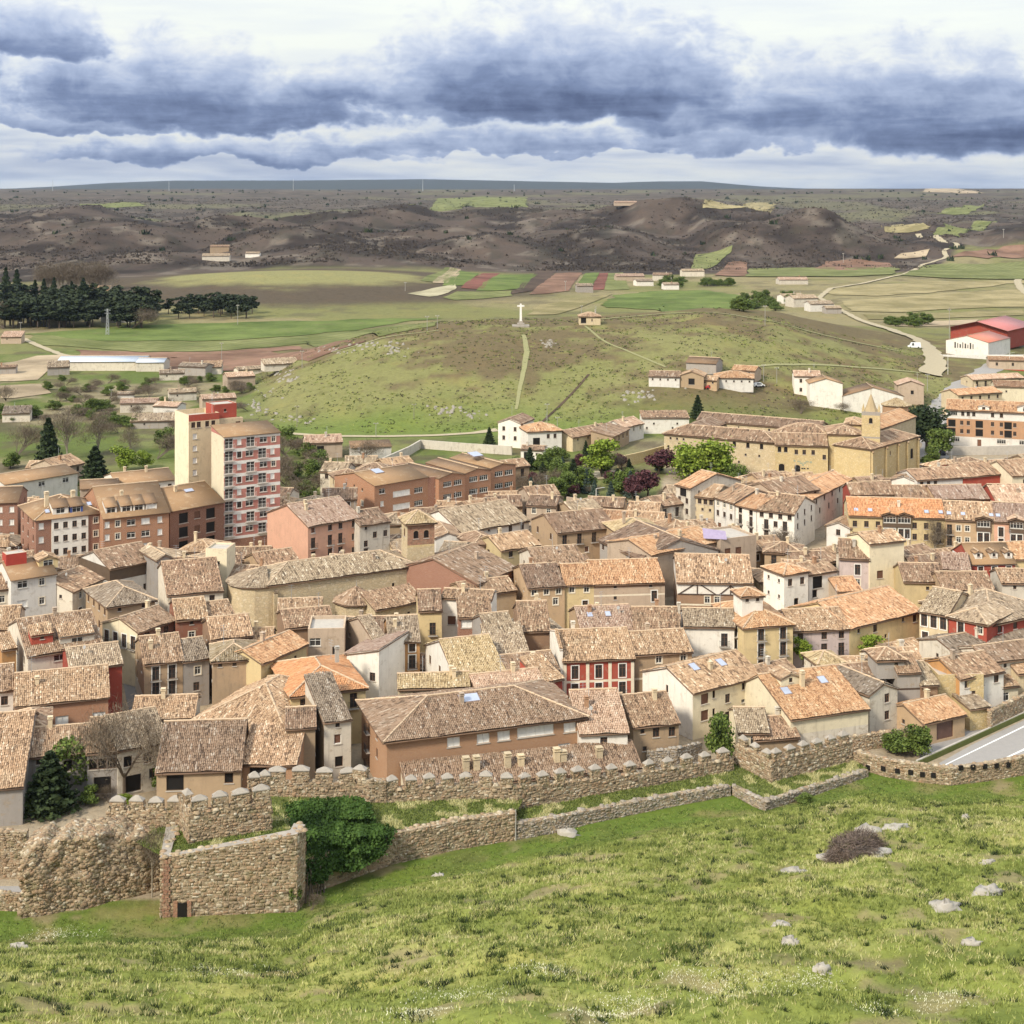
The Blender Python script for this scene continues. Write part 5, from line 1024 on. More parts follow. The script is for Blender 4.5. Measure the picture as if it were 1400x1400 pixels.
# ------------------------------------------------------------------ high rise
def atz(px, py, Y): return np.array([(px-PX0)*Y/F, Y])
Y1 = 320; a_ = np.array([(306-700)*Y1/F, Y1]); b_ = np.array([(383-700)*326.5/F, 326.5])
hr = Bld('apartment_tower', 'pink and white nine-storey apartment tower with a cream end wall', 'apartments', a_, b_, 8.5)
bn = []
for k in range(9): z_ = 25.2-2.75*k; bn += [(z_-.75, z_, 'concrete_white')]
rows = ' '.join(f'z{.45+2.75*k}:.09 K{.75+2.75*k}:.27 l{.7+2.75*k}:.45 z{.45+2.75*k}:.68 h{.75+2.75*k}:.86' if k % 2 else f'z{.45+2.75*k}:.09 h{.75+2.75*k}:.27 z{.45+2.75*k}:.47 l{.7+2.75*k}:.7 w{.75+2.75*k}:.88' for k in range(8))
hr.vol(a_, b_, 25.2, 8.5, 's', .16, 'pink', 't_flat', rows, bands=bn+[(0, 2.6, 'brick_brown')], rwall='lemon', over=.3)
keep = hr.last; HOUSES['pink and white nine-storey apartment tower'] = (hr, a_, b_, 8.5); HEAVE['pink and white nine-storey apartment tower'] = 14
Y2 = 332; c_ = np.array([(258-700)*Y2/F, Y2]); d_ = np.array([(300-700)*336/F, 336])
h2 = Bld('apartment_tower', 'taller cream apartment tower with red parapet and red roof box', 'apartments', c_, d_, 10)
h2.vol(c_, d_, 27.0, 9, 'f', .1, 'cream', 't_flat', 'k.6:.15,.33,.6,.8 '+' '.join(f'h{3.2+2.75*k}:.2 k{3.2+2.75*k}:.92' for k in range(7)), bands=((26.6, 28.1, 'red'),), parapet=1.1, rwall='lemon')
_, e1, e2, L, D = h2.last[:5]
h2.vol(c_+e1*(L-.6)+e2*2, c_+e1*(L+5)+e2*2, 29.5, 5, 'f', .1, 'red', 't_flat', 's1:.5', zb=20, name='stair_head', parapet=.2, rwall='red')
h2.vol(c_+e1*(L-.2)+e2*.5, c_+e1*(L+6)+e2*.5, 26.2, 1.4, 'f', .1, 'cream', 't_flat', 'd.6:.8', zb=10, name='link_block', parapet=.2)
an = MB(); pt = c_+e1*(L-.8)+e2*2.5-h2.c; an.tube((*pt, 26), (*pt, 32.5), .06, .04, 5)
for k in range(4): an.tube((pt[0]-.6, pt[1], 30+.5*k), (pt[0]+.6, pt[1], 30+.5*k), .025, .025, 4)
an.build('antenna', MATS['steel'], h2.o)
# ------------------------------------------------------------------ brick apartments on the left
def row(k, st='h'): return st
b = H('brick_apartments', 'brick corner apartment house with a white four-by-three window panel', (49, 710), (140, 700), 12, 15, 'h', .42, 'brick_red', 't_flat', 'h.9:.08 h3.7:.08 h6.5:.08 2w.9:.9 2w3.7:.9 w.9:.9 w3.7:.9 w6.5:.9', left='3k.9 3k3.7 3k6.5', cat='apartments', over=.5)
A_, e1_, e2_, L_, D_ = b.last[:5]; keep = b.last
b.vol(A_+e1_*(L_*.23)-e2_*.25, A_+e1_*(L_*.78)-e2_*.25, 11.6, .24, 'f', .1, 'white', 't_flat', '4k.7 4k3.4 4k6.1', zb=2.5, name='white_panel', parapet=.2, foot=False)
b.last = keep; b.dormer(L_*.38, .8, 3.2, 1.5, 3, 'white', 't_flat', 'l', 's'); b.dormer(L_*.62, .8, 2.6, 1.4, 3, 'blue_paint', 't_flat', 'l', 's'); b.skylight(L_*.85, 2.5); b.skylight(L_*.2, 1.5)
b.chimney(3.2, 5, 2.2, .8); b.chimney(8.5, 4.5, 2.2, .8)
b = H('brick_apartments', 'orange brick apartment house with a dormer row and white windows', (141, 708), (231, 699), 11.6, 14, 'p', .40, 'brick_orange', 't_flat', 'h.9:.06 w.9:.22 l.9:.42 L.9:.64 h.9:.86 h3.5:.06 w3.5:.22 l3.5:.42 l3.5:.64 h3.5:.86 h6.1:.06 w6.1:.22 l6.1:.42 L6.1:.64', cat='apartments', over=.5)
L_ = b.last[3]
for u_, s_ in ((.14, 'l'), (.37, 'l'), (.56, 'l'), (.75, 'L')): b.dormer(L_*u_, 1.3, 2.3, 1.35, 3.5, 'white', 't_flat', s_, 's')
b.chimney(5, 6, 1.6)
b = H('brick_apartments', 'dark brown brick apartment house with recessed balconies beside the tower', (232, 698), (306, 685), 11.4, 13, 'p', .40, 'brick_brown', 't_flat', '2V1 2V4 2V7 j1.2:.5 j4.2:.5', cat='apartments', over=.5)
b.skylight(8, 5, 2, 1); b.chimney(5, 6, 1.2)
H('brick_apartments', 'brick apartment house cut by the left edge', (-40, 688), (24, 686), 11, 12, 'p', .36, 'brick_red', 't_flat', '4h1 4h3.8 4h6.6', cat='apartments')
H('house', 'low white house with terracotta roof behind the brick apartments', (6, 662), (106, 646), 7, 12, 'p', .22, 'white', 't_flat', '3l.8')
H('house', 'long white house with a terracotta roof left of the cream tower', (161, 663), (240, 655), 7.2, 13, 'p', .26, 'white', 't_flat', '5k1', chim=2)
H('house', 'flat terracotta roofed house behind the orange brick apartments', (110, 668), (162, 665), 8, 9, 'p', .24, 'beige', 't_flat', '')
H('house', 'tiled farmhouse between the dark conifers', (80, 640), (115, 632), 5, 10, 'p', .36, 'beige', 't_tan', '')
H('house', 'small tiled house left of the tall conifer', (35, 640), (58, 640), 4, 7, 'p', .36, 'tan', 't_tan', '')
# ------------------------------------------------------------------ brick school with saw-tooth front
A = ev(512, 664, 8); B = ev(585, 652, 8)
sc = Bld('school', 'orange brick school with a stepped front and flat brown roofs', 'school', A, B, 16)
sc.vol(A, B, 8, 17, 'p', .22, 'brick_orange', 't_flat', 'l1:.14 h4:.14 G2.2:.5 o2.2:.82 G5.4:.5 o5.4:.82', left='s1:.3,.5 s1.4:.7 w4.4:.3,.5,.7', over=.25)
sc.skylight(6, 6, 2.4, 2.6)
for (a0, b0, dd) in (((585, 652), (612, 649), 20), ((600, 652), (636, 646), 18), ((636, 645), (671, 640), 18), ((671, 638), (705, 633), 18)):
    a_, b_ = ev(*a0, 8), ev(*b0, 8)
    if a0[0] == 585: sc.vol(a_, b_, 7.4, dd, 'f', .1, 'brick_red', 't_flat', 'l.8:.5 l3.6:.5', name='stair_block')
    else: sc.vol(a_, b_, 7.6, dd, 'g', .2, 'brick_orange', 't_flat', 'o1.1:.32,.72 o4.2:.32,.72', name='classroom_wing', over=.2)
sc.skylight(2, 8, 3, 3)
HOUSES['orange brick school'] = (sc, ev(512, 664, 8), ev(705, 633, 8), 18); HEAVE['orange brick school'] = 9.5
# ------------------------------------------------------------------ monastery
mo = None
A = ev(908, 592, 9); B = ev(1060, 605, 9)
mo = Bld('monastery', 'sandstone monastery with long wings, baroque church and belfry spire', 'monastery', A, B, 12)
mo.vol(A, B, 9, 10.5, 'h', .40, 'church_stone', 't_brown', 's1:.06,.12,.18 s3.4:.04,.1,.16,.22 a.7:.64,.76,.88 s3.8:.6,.74,.86 s6:.68', over=.5)
_, e1, e2, L, D = mo.last[:5]
C0 = ev(1060, 607, 9); C1 = ev(1132, 609, 9)
mo.vol(C0, C1, 9, 11, 'p', .40, 'ochre_stone', 't_brown', '3a.7:.08,.14,.2 A5.4:.12 k1.4:.40,.55,.72 k2.6:.93 A5.6:.42', name='east_wing', over=.5)
# cloister: rear and side wings
Ea = A+e2*26; Eb = Ea+e1*38
mo.vol(Ea, Eb, 9.2, 9, 'p', .38, 'church_stone', 't_brown', 's1:.12 i1:.35 s1:.6', name='rear_wing', over=.45)
mo.vol(A+e2*10.3+e1*.3, A+e2*10.3+e1*9, 8.8, 16, 'g', .38, 'church_stone', 't_brown', '', right='4s1', name='side_wing', over=.4)
mo.vol(A+e1*28+e2*12, A+e1*45+e2*12, 9.6, 12, 'h', .38, 'beige', 't_brown', '', name='inner_wing', over=.4)
# church body right of the wings
G0 = ev(1133, 593, 12); G1 = ev(1178, 594, 12)
mo.vol(G0, G1, 12, 12, 'h', .36, 'ochre_stone', 't_brown', '', name='church_nave', over=.4)
T0 = ev(1178, 565, 18); T1 = ev(1203, 566, 18)
mo.vol(T0, T1, 18.0, 4.8, 'f', .1, 'ochre_stone', 't_yellow', 'a1.2:.5', left='a1.2:.5', right='a1.2:.5', name='belfry', parapet=.5, bands=((17.5, 18.5, 'cap_stone'), (11.2, 11.7, 'cap_stone')))
keep = mo.last; tc_ = T0+keep[1]*keep[3]/2+keep[2]*2.4-mo.c
sp = MB(); 
for k in range(8):
    t0, t1 = math.pi/4*k+.39, math.pi/4*(k+1)+.39; P = lambda r_, t_, z_: (tc_[0]+r_*math.cos(t_), tc_[1]+r_*math.sin(t_), z_)
    for (r0, z0_, r1, z1_) in ((2.0, 18.4, 1.4, 19.5), (1.4, 19.5, .5, 22.0), (.5, 22.0, .12, 23.0)): sp.quad(P(r0, t0, z0_), P(r0, t1, z0_), P(r1, t1, z1_), P(r1, t0, z1_))
sp.tube(P(0, 0, 22.9), P(0, 0, 24.8), .07, .05, 5); sp.box((tc_[0], tc_[1], 24.1), (.7, .08, .1)); sp.build('spire', MATS['t_yellow'], mo.o)
for sx in (-1, 1):
    for sy in (-1, 1):
        q = tc_+keep[1]*sx*2.1+keep[2]*sy*1.8; pn = MB(); pn.box((q[0], q[1], 18.5), (.5, .5, .7)); pn.tube((q[0], q[1], 19.2), (q[0], q[1], 20.2), .22, .02, 6); pn.build('pinnacle', MATS['ochre_stone'], mo.o)
N0 = ev(1190, 614, 9.5); N1 = ev(1256, 596, 9.5)
mo.vol(N0, N1, 9.5, 11, 'h', .36, 'ochre_stone', 't_brown', 'i2:.4 A3:.85', name='transept', over=.35)
N_ = mo.last
for k in (.02, .3, .55, .74, .97): mo.vol(N0+N_[1]*(k*N_[3]-.3)-N_[2]*.6, N0+N_[1]*(k*N_[3]+.4)-N_[2]*.6, 8.6, .55, 's', .6, 'ochre_stone', 't_tan', name='buttress', over=.05, og=.02, foot=False)
K0 = ev(1155, 577, 14); K1 = ev(1177, 578, 14)
mo.vol(K0, K1, 13.6, 9, 'h', .4, 'ochre_stone', 't_tan', '', name='crossing_block', over=.35)
mo.vol(ev(1204, 585, 12.4), ev(1252, 568, 12.4), 12.2, 10, 'p', .36, 'church_stone', 't_orange', '', name='upper_nave', over=.35)
sg = MB(); eD = (C1-C0)/np.linalg.norm(C1-C0); eN = np.array([eD[1], -eD[0]])
def dab(u_, z_, w_, h_, mi): q = C0+eD*u_+eN*.03-mo.c; sg.box((q[0], q[1], z_), (w_, .05, h_), math.atan2(eD[1], eD[0]), mi)
for u_, z_, w_, h_ in ((5.2, 4.3, .5, .5), (6.4, 4.2, .9, .35), (7.0, 3.7, .8, .4), (7.5, 3.2, .5, .5), (8.0, 3.8, .7, .4), (8.6, 4.2, .8, .35), (9.6, 4.0, .6, .5)): dab(u_, z_, w_, h_, 0)
for u_ in (6.5, 7.3, 7.9, 8.8): dab(u_, 2.3, .5, .35, 1)
sg.build('wall_emblem', [MATS['emblem_green'], MATS['iron']], mo.o)
HOUSES['sandstone monastery'] = (mo, ev(908, 592, 9), ev(1262, 609, 9), 12); HEAVE['sandstone monastery'] = 8
# rotunda behind
rc = ev(1231, 556, 8); rt = empty('rotunda', (rc[0], rc[1]+5, 0), 'round stone rotunda with a mossy conical roof behind the monastery', 'building')
om = MB(); n = 14
for i in range(n):
    t0, t1 = 2*math.pi*i/n, 2*math.pi*(i+1)/n; om.quad((4.6*math.cos(t0), 4.6*math.sin(t0), 0), (4.6*math.cos(t1), 4.6*math.sin(t1), 0), (4.6*math.cos(t1), 4.6*math.sin(t1), 8), (4.6*math.cos(t0), 4.6*math.sin(t0), 8))
om.build('wall', MATS['brick_tan'], rt)
V, Q, RN, MI = [], [], [], []
for i in range(n):
    t0, t1 = 2*math.pi*i/n, 2*math.pi*(i+1)/n; P = [np.array((5*math.cos(t0), 5*math.sin(t0), 7.9)), np.array((5*math.cos(t1), 5*math.sin(t1), 7.9)), np.array((0, 0, 10.2))]; slab(P, .12, V, Q, RN, MI, 1); d_ = P[1]-P[0]; tiles(P, d_/np.linalg.norm(d_), .35, .9, V, Q, RN, MI)
link('roof', npmesh('roof', np.concatenate(V), np.concatenate(Q), [MATS['t_yellow'], MATS['under']], np.concatenate(RN), np.concatenate(MI)), rt)
for k in (-2.1, -1.1): w0 = MB(); w0.box((4.55*math.cos(k), 4.55*math.sin(k), 4.6), (.7, .7, 1.0), k); w0.build('window', MATS['black_void'], rt)
# ------------------------------------------------------------------ houses round the monastery
def HB(name, label, x0, x1, eave, base, D, roof, p, wall, tile, front='', **kw):
    """house on sloping ground: its foot and eave rows are both seen"""
    x, y, z = gp((x0+x1)/2, base); h = (base-eave)*y/F; H(name, label, (x0, eave), (x1, eave+.5), h+1.0, D, roof, p, wall, tile, front, z0=z-1.0, **kw)
HB('house', 'white house with red roof on the green slope above the monastery', 1086, 1122, 514, 541, 9, 'p', .3, 'white', 't_pink', 'k1:.25 B2:.7 k4.2:.25')
HB('house', 'blank white gable house above the monastery', 1107, 1152, 524, 557, 11, 'g', .3, 'white', 't_flat', '', right='3k1 3k4')
HB('house', 'wide white house with shallow gable behind the belfry', 1153, 1235, 541, 566, 12, 'g', .28, 'white', 't_flat', '')
HB('house', 'tan gabled house with a dark doorway at the bend of the road', 1228, 1263, 526, 552, 9, 'g', .34, 'beige', 't_pink', 'v2:.55')
H('house', 'long white house left of the monastery', (878, 571), (942, 571), 5.4, 9, 's', .1, 'white', 't_brown', 's1.6:.25,.75 s3:.1,.65')
H('house', 'small pink-roofed house left of the long white house', (853, 584), (880, 578), 5, 8, 'p', .4, 'white', 't_pink', '')
H('house', 'low house with a dark brown roof above the garden', (783, 598), (838, 588), 4.4, 9, 'p', .34, 'cream', 't_brown', '4s.6')
H('house', 'stone outhouse with a sloping roof left of the monastery', (838, 597), (860, 586), 4.6, 7, 's', .2, 'earth', 't_tan', '')
H('villa', 'white villa with brown gables above the garden', (681, 577), (712, 579), 7.6, 11, 'g', .36, 'white', 't_brown', '2k1.2 2k4', right='2k1')
H('villa', 'white villa with orange hipped roof and timber balcony', (722, 590), (768, 588), 6.6, 10, 'h', .36, 'white', 't_orange', 'V2:.25 2k1:.6,.8', right='2k1')
H('garage', 'white garage with one dark door below the villas', (712, 614), (743, 615), 4, 6, 'p', .2, 'white', 't_tan', 'V.8:.3 s1:.7', cat='garage')
H('farmhouse', 'small farmhouse with two roof pitches among bare bushes', (418, 606), (468, 604), 4.6, 9, 'p', .34, 'beige', 't_pink', 'V1:.4', cat='house')
H('shed', 'whitewashed shed right of the bare bushes', (480, 612), (535, 610), 3.4, 6, 's', .15, 'white', 't_flat', '')
# apartments on the right
b = H('apartment_block', 'orange apartment block with white attic and ground floor at the right edge', (1294, 559), (1446, 566), 11.2, 14, 'p', .30, 'terracotta', 't_orange', 'o.6:.06 k.6:.15,.2,.25,.42,.5 k3.4:.14,.2,.42,.5,.62,.72 V3.2:.05,.3,.56 k6:.14,.2,.42,.5,.62,.72 V5.8:.05,.3,.56 o8.6:.08,.16 d9:.3 o8.6:.5,.7', cat='apartments', bands=((8.4, 11.2, 'white'), (0, 2.9, 'white'), (8.1, 8.4, 'terracotta')), over=.6)
L_ = b.last[3]; b.dormer(L_*.34, .1, 3.2, 1.2, 3, 'white', 't_orange', 'k'); b.dormer(L_*.72, .1, 5, 1.6, 3, 'white', 't_orange', 'l')
H('house', 'tan roofed house behind the orange apartment block', (1310, 540), (1370, 536), 8, 9, 'p', .3, 'cream', 't_orange', '')
H('house', 'cream house with a small window at the right edge behind the apartments', (1360, 528), (1440, 530), 9, 10, 'p', .28, 'lemon', 't_orange', 's1.4:.2')
H('house', 'pale house with red awning strip beside the grey road', (1352, 492), (1440, 494), 8, 9, 'p', .22, 'beige', 't_orange', '4k1', bands=((3.4, 4.2, 'red_paint'),))
H('house', 'low tiled house along the grey road', (1330, 519), (1400, 516), 6, 8, 'p', .3, 'cream', 't_pink', '')
# farm on the slope of the cross hill (standing on rising ground)
def on(px, py, h): x, y, z = gp(px, py); return z
for (lab, a, b_, h, D, roof, wl, tl, fr, nm) in (
  ('white farmhouse at the left end of the hill farm', (887, 514), (929, 515), 3.6, 8, 'p', 'white', 't_tan', '4s.8', 'farmhouse'),
  ('farm barn with a dark open front in the middle of the hill farm', (929, 513), (962, 514), 4.2, 8, 'g', 'earth', 't_tan', 'V1:.5', 'barn'),
  ('white hipped farmhouse at the right end of the hill farm', (977, 516), (1030, 517), 4.4, 10, 'h', 'white', 't_orange', '5s.9', 'farmhouse'),
  ('grey flat-roofed barn at the top of the hill farm', (938, 495), (979, 497), 3.4, 9, 'p', 'grey', 't_flat', '', 'barn'),
  ('low tiled stable between the farm barn and the hipped farmhouse', (958, 519), (980, 520), 3.2, 6, 'p', 'tan', 't_tan', '2s.6', 'stable'),
  ('long tiled roof at the back right of the hill farm', (1000, 505), (1032, 507), 3.6, 7, 'p', 'beige', 't_orange', '', 'barn')):
    x, y, z = gp((a[0]+b_[0])/2, (a[1]+b_[1])/2+h*3.8)
    H(nm, lab, a, b_, h+.6, D, roof, .34, wl, tl, fr, z0=z-.6)
# chapel and stone cross on the crest
x, y, z = gp(808, 446); H('chapel', 'small chapel with an open porch on the crest of the cross hill', (792, 432.5), (821, 432.5), 4.1, 7, 'h', .4, 'cream', 't_tan', 'V.6:.2 i1:.6', z0=z-.3, cat='chapel')
x, y, z = gp(712, 446); cr = empty('stone_cross', (x, y, z), 'tall white stone cross on a stepped base crowning the hill', 'cross')
m_ = MB(); m_.box((0, 0, -.4), (7, 5, .9)); m_.box((0, 0, .5), (3, 3, .8)); m_.box((0, 0, 1.3), (1.7, 1.7, .9)); m_.build('stepped_base', MATS['cap_stone'], cr)
m_ = MB(); m_.box((0, 0, 2.2), (1.0, 1.0, 7.0), 0, 0, .5, .72); m_.build('shaft', MATS['concrete_white'], cr)
m_ = MB(); m_.box((0, 0, 8.0), (2.9, .62, .62)); m_.build('cross_arm', MATS['concrete_white'], cr)
# ------------------------------------------------------------------ industry and outlying buildings
def G(name, label, px, py, w_, D, h, rz=0, roof='p', wall='white', tile='t_flat', front='', p=.3, cat='building', **kw):
    x, y, z = gp(px, py); e = np.array([math.cos(rz), math.sin(rz)]); A = np.array([x, y])-e*w_/2
    bd = Bld(name, label, cat, A, A+e*w_, D, z-.3); bd.vol(A, A+e*w_, h+.3, D, roof, p, wall, tile, front, foot=False, **kw); return bd
MATS['t_sheetred'] = MATS['sheet_red']; MATS['t_sheetorange'] = MATS['sheet_orange']
def GS(name, label, px, py, w_, D, h, rz, roof, wall, sheet, front='', p=.25, **kw):
    b = G(name, label, px, py, w_, D, h, rz, roof, wall, 't_flat', front, p, cat='warehouse', **kw)
    for o in b.o.children:
        if o.name.startswith('roof'): o.data.materials[0] = MATS[sheet]
    return b
b = GS('warehouse', 'white warehouse with a row of dark marks and an orange-red roof', 1322, 487, 19, 26, 6.6, -.68, 'g', 'white', 'sheet_orange', over=.3)
A_, e1_, e2_, L_, D_, h_, p_, an_, O_, W_ = b.last[:10]; m_ = MB()
for k in range(8): m_.box(W_(4.2+1.15*k, -.06, 3.6+.1*(k % 3)), (.62-.25*(k % 2), .06, 2.6-.5*(k % 3)), an_)
m_.build('dark_marks', MATS['iron'], b.o)
GS('warehouse', 'large warehouse with dark red gable and pink sheet roof', 1338, 474, 27, 34, 8.6, -.66, 'g', 'red', 'sheet_red', over=1.0, og=2.5)
wy = MB(); q = gp(1296, 488); r_ = gp(1352, 488)
GS('warehouse', 'low green-grey shed beside the pink sheet roof', 1420, 475, 24, 20, 6, .1, 'p', 'grey', 'sheet_red')
wr = MB(); p0 = gp(1298, 497); p1 = gp(1370, 486); an_ = math.atan2(p1[1]-p0[1], p1[0]-p0[0]); wr.box(((p0[0]+p1[0])/2, (p0[1]+p1[1])/2, min(p0[2], p1[2])-.5), (math.hypot(p1[0]-p0[0], p1[1]-p0[1]), .3, 3)); tag(wr.build('yard_wall', MATS['concrete_white']), 'white yard wall in front of the lettered warehouse', 'wall')
b = GS('barn', 'long livestock barn with a pale blue metal roof', 138, 507, 38, 14, 4, .02, 'p', 'offwhite', 'zinc', p=.25)
GS('barn', 'smaller barn with a pale blue metal roof beside the long one', 205, 508, 12, 12, 4, .02, 'p', 'offwhite', 'zinc', p=.2)
k = 0
for (px, py, w_, D, h, rz, wl, tl, lab) in (
  (80, 513, 9, 7, 3.5, .3, 'grey', 't_grey', 'ruined stone pen left of the long barn'), (235, 520, 10, 7, 3, .2, 'offwhite', 't_grey', 'pale ruined shed below the metal barns'), (262, 514, 13, 8, 4, -.3, 'grey', 't_grey', 'grey stone barn right of the metal barns'),
  (288, 512, 9, 7, 3.2, .1, 'offwhite', 't_tan', 'small white shed by the ploughed field'), (330, 532, 11, 9, 5, .4, 'beige', 't_pink', 'tall beige barn at the foot of the rocky shoulder'), (345, 513, 12, 6, 2.6, .5, 'offwhite', 't_grey', 'low whitish ruin on the rocky shoulder'),
  (385, 506, 14, 6, 2.6, .4, 'offwhite', 't_grey', 'white walled pen at the end of the ploughed field'), (190, 564, 13, 8, 3.4, .15, 'offwhite', 't_pink', 'pink-roofed barn among the hedges'), (226, 571, 9, 7, 4, -.2, 'white', 't_pink', 'white cottage with pink roof left of the cream tower'),
  (210, 586, 15, 6, 2.6, .1, 'grey', 't_grey', 'long grey wall-like shed behind the tower'), (172, 545, 6, 4, 1.8, .2, 'white', 't_grey', 'white plastic covered heap on the grass'), (250, 548, 10, 7, 3.2, .3, 'offwhite', 't_grey', 'whitish shed right of the hedge'), (22, 577, 9, 6, 3, .2, 'offwhite', 't_grey', 'small hut between the dark hedges'),
  (300, 560, 12, 8, 4, .35, 'beige', 't_pink', 'pinkish barn left of the rocky shoulder'), (8, 512, 8, 6, 3, .2, 'grey', 't_brown', 'stone hut at the left edge by the plots'), (15, 470, 10, 8, 3.5, .1, 'beige', 't_pink', 'low barn at the left edge below the pines'),
  (150, 436, 16, 10, 6.5, -.2, 'white', 't_brown', 'white house standing before the pine wood'), (158, 441, 18, 8, 3.6, -.1, 'white', 't_flat', 'low white annex before the pine wood'), (128, 408, 20, 12, 5, .1, 'offwhite', 't_flat', 'pale building among the tall pines')):
    G('barn' if 'barn' in lab else 'house' if 'house' in lab or 'cottage' in lab else 'shed', lab, px, py, w_, D, h, rz, 'p' if k % 3 else 's', wl, tl, 's.8:.3' if k % 2 else '', .26, cat='barn' if 'barn' in lab else 'shed'); k += 1
for (px, py, w_, D, h, rz, wl, tl, lab) in (
  (862, 384, 24, 12, 4, .1, 'beige', 't_pink', 'pink allotment sheds behind the green plot'), (882, 391, 14, 10, 4, .2, 'white', 't_grey', 'white allotment hut behind the cross hill'), (905, 384, 16, 10, 5, -.2, 'offwhite', 't_tan', 'pale hut beside the dark tree row'), (918, 396, 12, 9, 4, .1, 'white', 't_grey', 'small white hut on the lane to the gap'), (948, 378, 20, 10, 5, .1, 'offwhite', 't_grey', 'long pale shed under the domed hill'), (800, 400, 12, 10, 5, .1, 'grey', 't_grey', 'grey hut at the edge of the pink strip'),
  (1085, 389, 24, 12, 4, .05, 'offwhite', 't_pink', 'long pale shed on the valley field'), (1086, 415, 16, 10, 5, .3, 'white', 't_grey', 'white farm shed with grey roof beyond the crest'), (1102, 420, 18, 12, 6, .3, 'offwhite', 't_grey', 'larger grey roofed farm shed beyond the crest'), (1124, 426, 16, 10, 5, .2, 'white', 't_grey', 'white gabled farm building beside the lane'), (1140, 429, 10, 8, 3.5, .1, 'grey', 't_grey', 'small grey shed at the lane corner'),
  (862, 281, 46, 14, 4.5, .05, 'beige', 't_pink', 'distant tan farm buildings on the plateau'), (300, 346, 20, 10, 7, .1, 'earth', 't_brown', 'reddish quarry cliff, shaped as a block, on the far hillside'), (295, 357, 26, 14, 5, .1, 'offwhite', 't_grey', 'pale quarry shed below the reddish cliff'), (345, 352, 14, 9, 4, 0, 'white', 't_grey', 'small white hut on the far hillside')):  # the reddish quarry block stands in for a red-brown cliff
    G('shed', lab, px, py, w_, D, h, rz, 'p', wl, tl, '', .28, cat='shed')
# ------------------------------------------------------------------ medieval walls: rubble core, faced with single stones
def stones(p0, p1, zb, zt, nrm, sz, V, Q, RN, rag=.0):
    """irregular courses of jittered stones on the vertical face p0->p1 (plan), zb/zt at both ends"""
    p0 = np.array(p0, float); p1 = np.array(p1, float); L = np.linalg.norm(p1-p0)
    if L < .05: return
    e = (p1-p0)/L; z = min(zb)-.1; ztm = max(zt)
    while z < ztm:
        h = sz*(.55+.5*rng.random()); u = -rng.random()*sz*.5
        while u < L:
            wd = sz*(.5+1.7*rng.random()**1.6); hs = h*(1.5 if rng.random() < .14 else .8 if rng.random() < .3 else 1.0); zo = rng.normal(0, .045); uc = u+wd/2; k = min(max(uc/L, 0), 1)
            lo = zb[0]+(zb[1]-zb[0])*k; hi = zt[0]+(zt[1]-zt[0])*k
            if lo-.15 < z+h*.4 and z+h*.6 < hi+rag*(rng.random()-.5) and uc < L and uc > 0:
                base = sum(len(q) for q in V); pr = .03+.10*rng.random()**1.6
                g = .022; P = []
                for (du, dz) in ((g, g+zo), (wd-g, g+zo), (wd-g, hs-g+zo), (g, hs-g+zo)):
                    ju, jz = rng.normal(0, .035, 2); a = p0+e*(u+du+ju); P.append((a[0]-nrm[0]*.04, a[1]-nrm[1]*.04, z+dz+jz))
                P2 = []
                cx = p0+e*uc
                for q in P:
                    sh = .82+.1*rng.random(); pj = pr*(.7+.5*rng.random())
                    P2.append((cx[0]+(q[0]-cx[0])*sh+nrm[0]*pj, cx[1]+(q[1]-cx[1])*sh+nrm[1]*pj, z+h/2+(q[2]-z-h/2)*sh))
                V.append(np.array(P+P2)); Q.append(base+np.array([(4, 5, 6, 7), (0, 1, 5, 4), (1, 2, 6, 5), (2, 3, 7, 6), (3, 0, 4, 7)]))
                RN.append(np.full(5, np.clip(rng.normal(.5, .27), 0, 1)))
            u += wd
        z += h
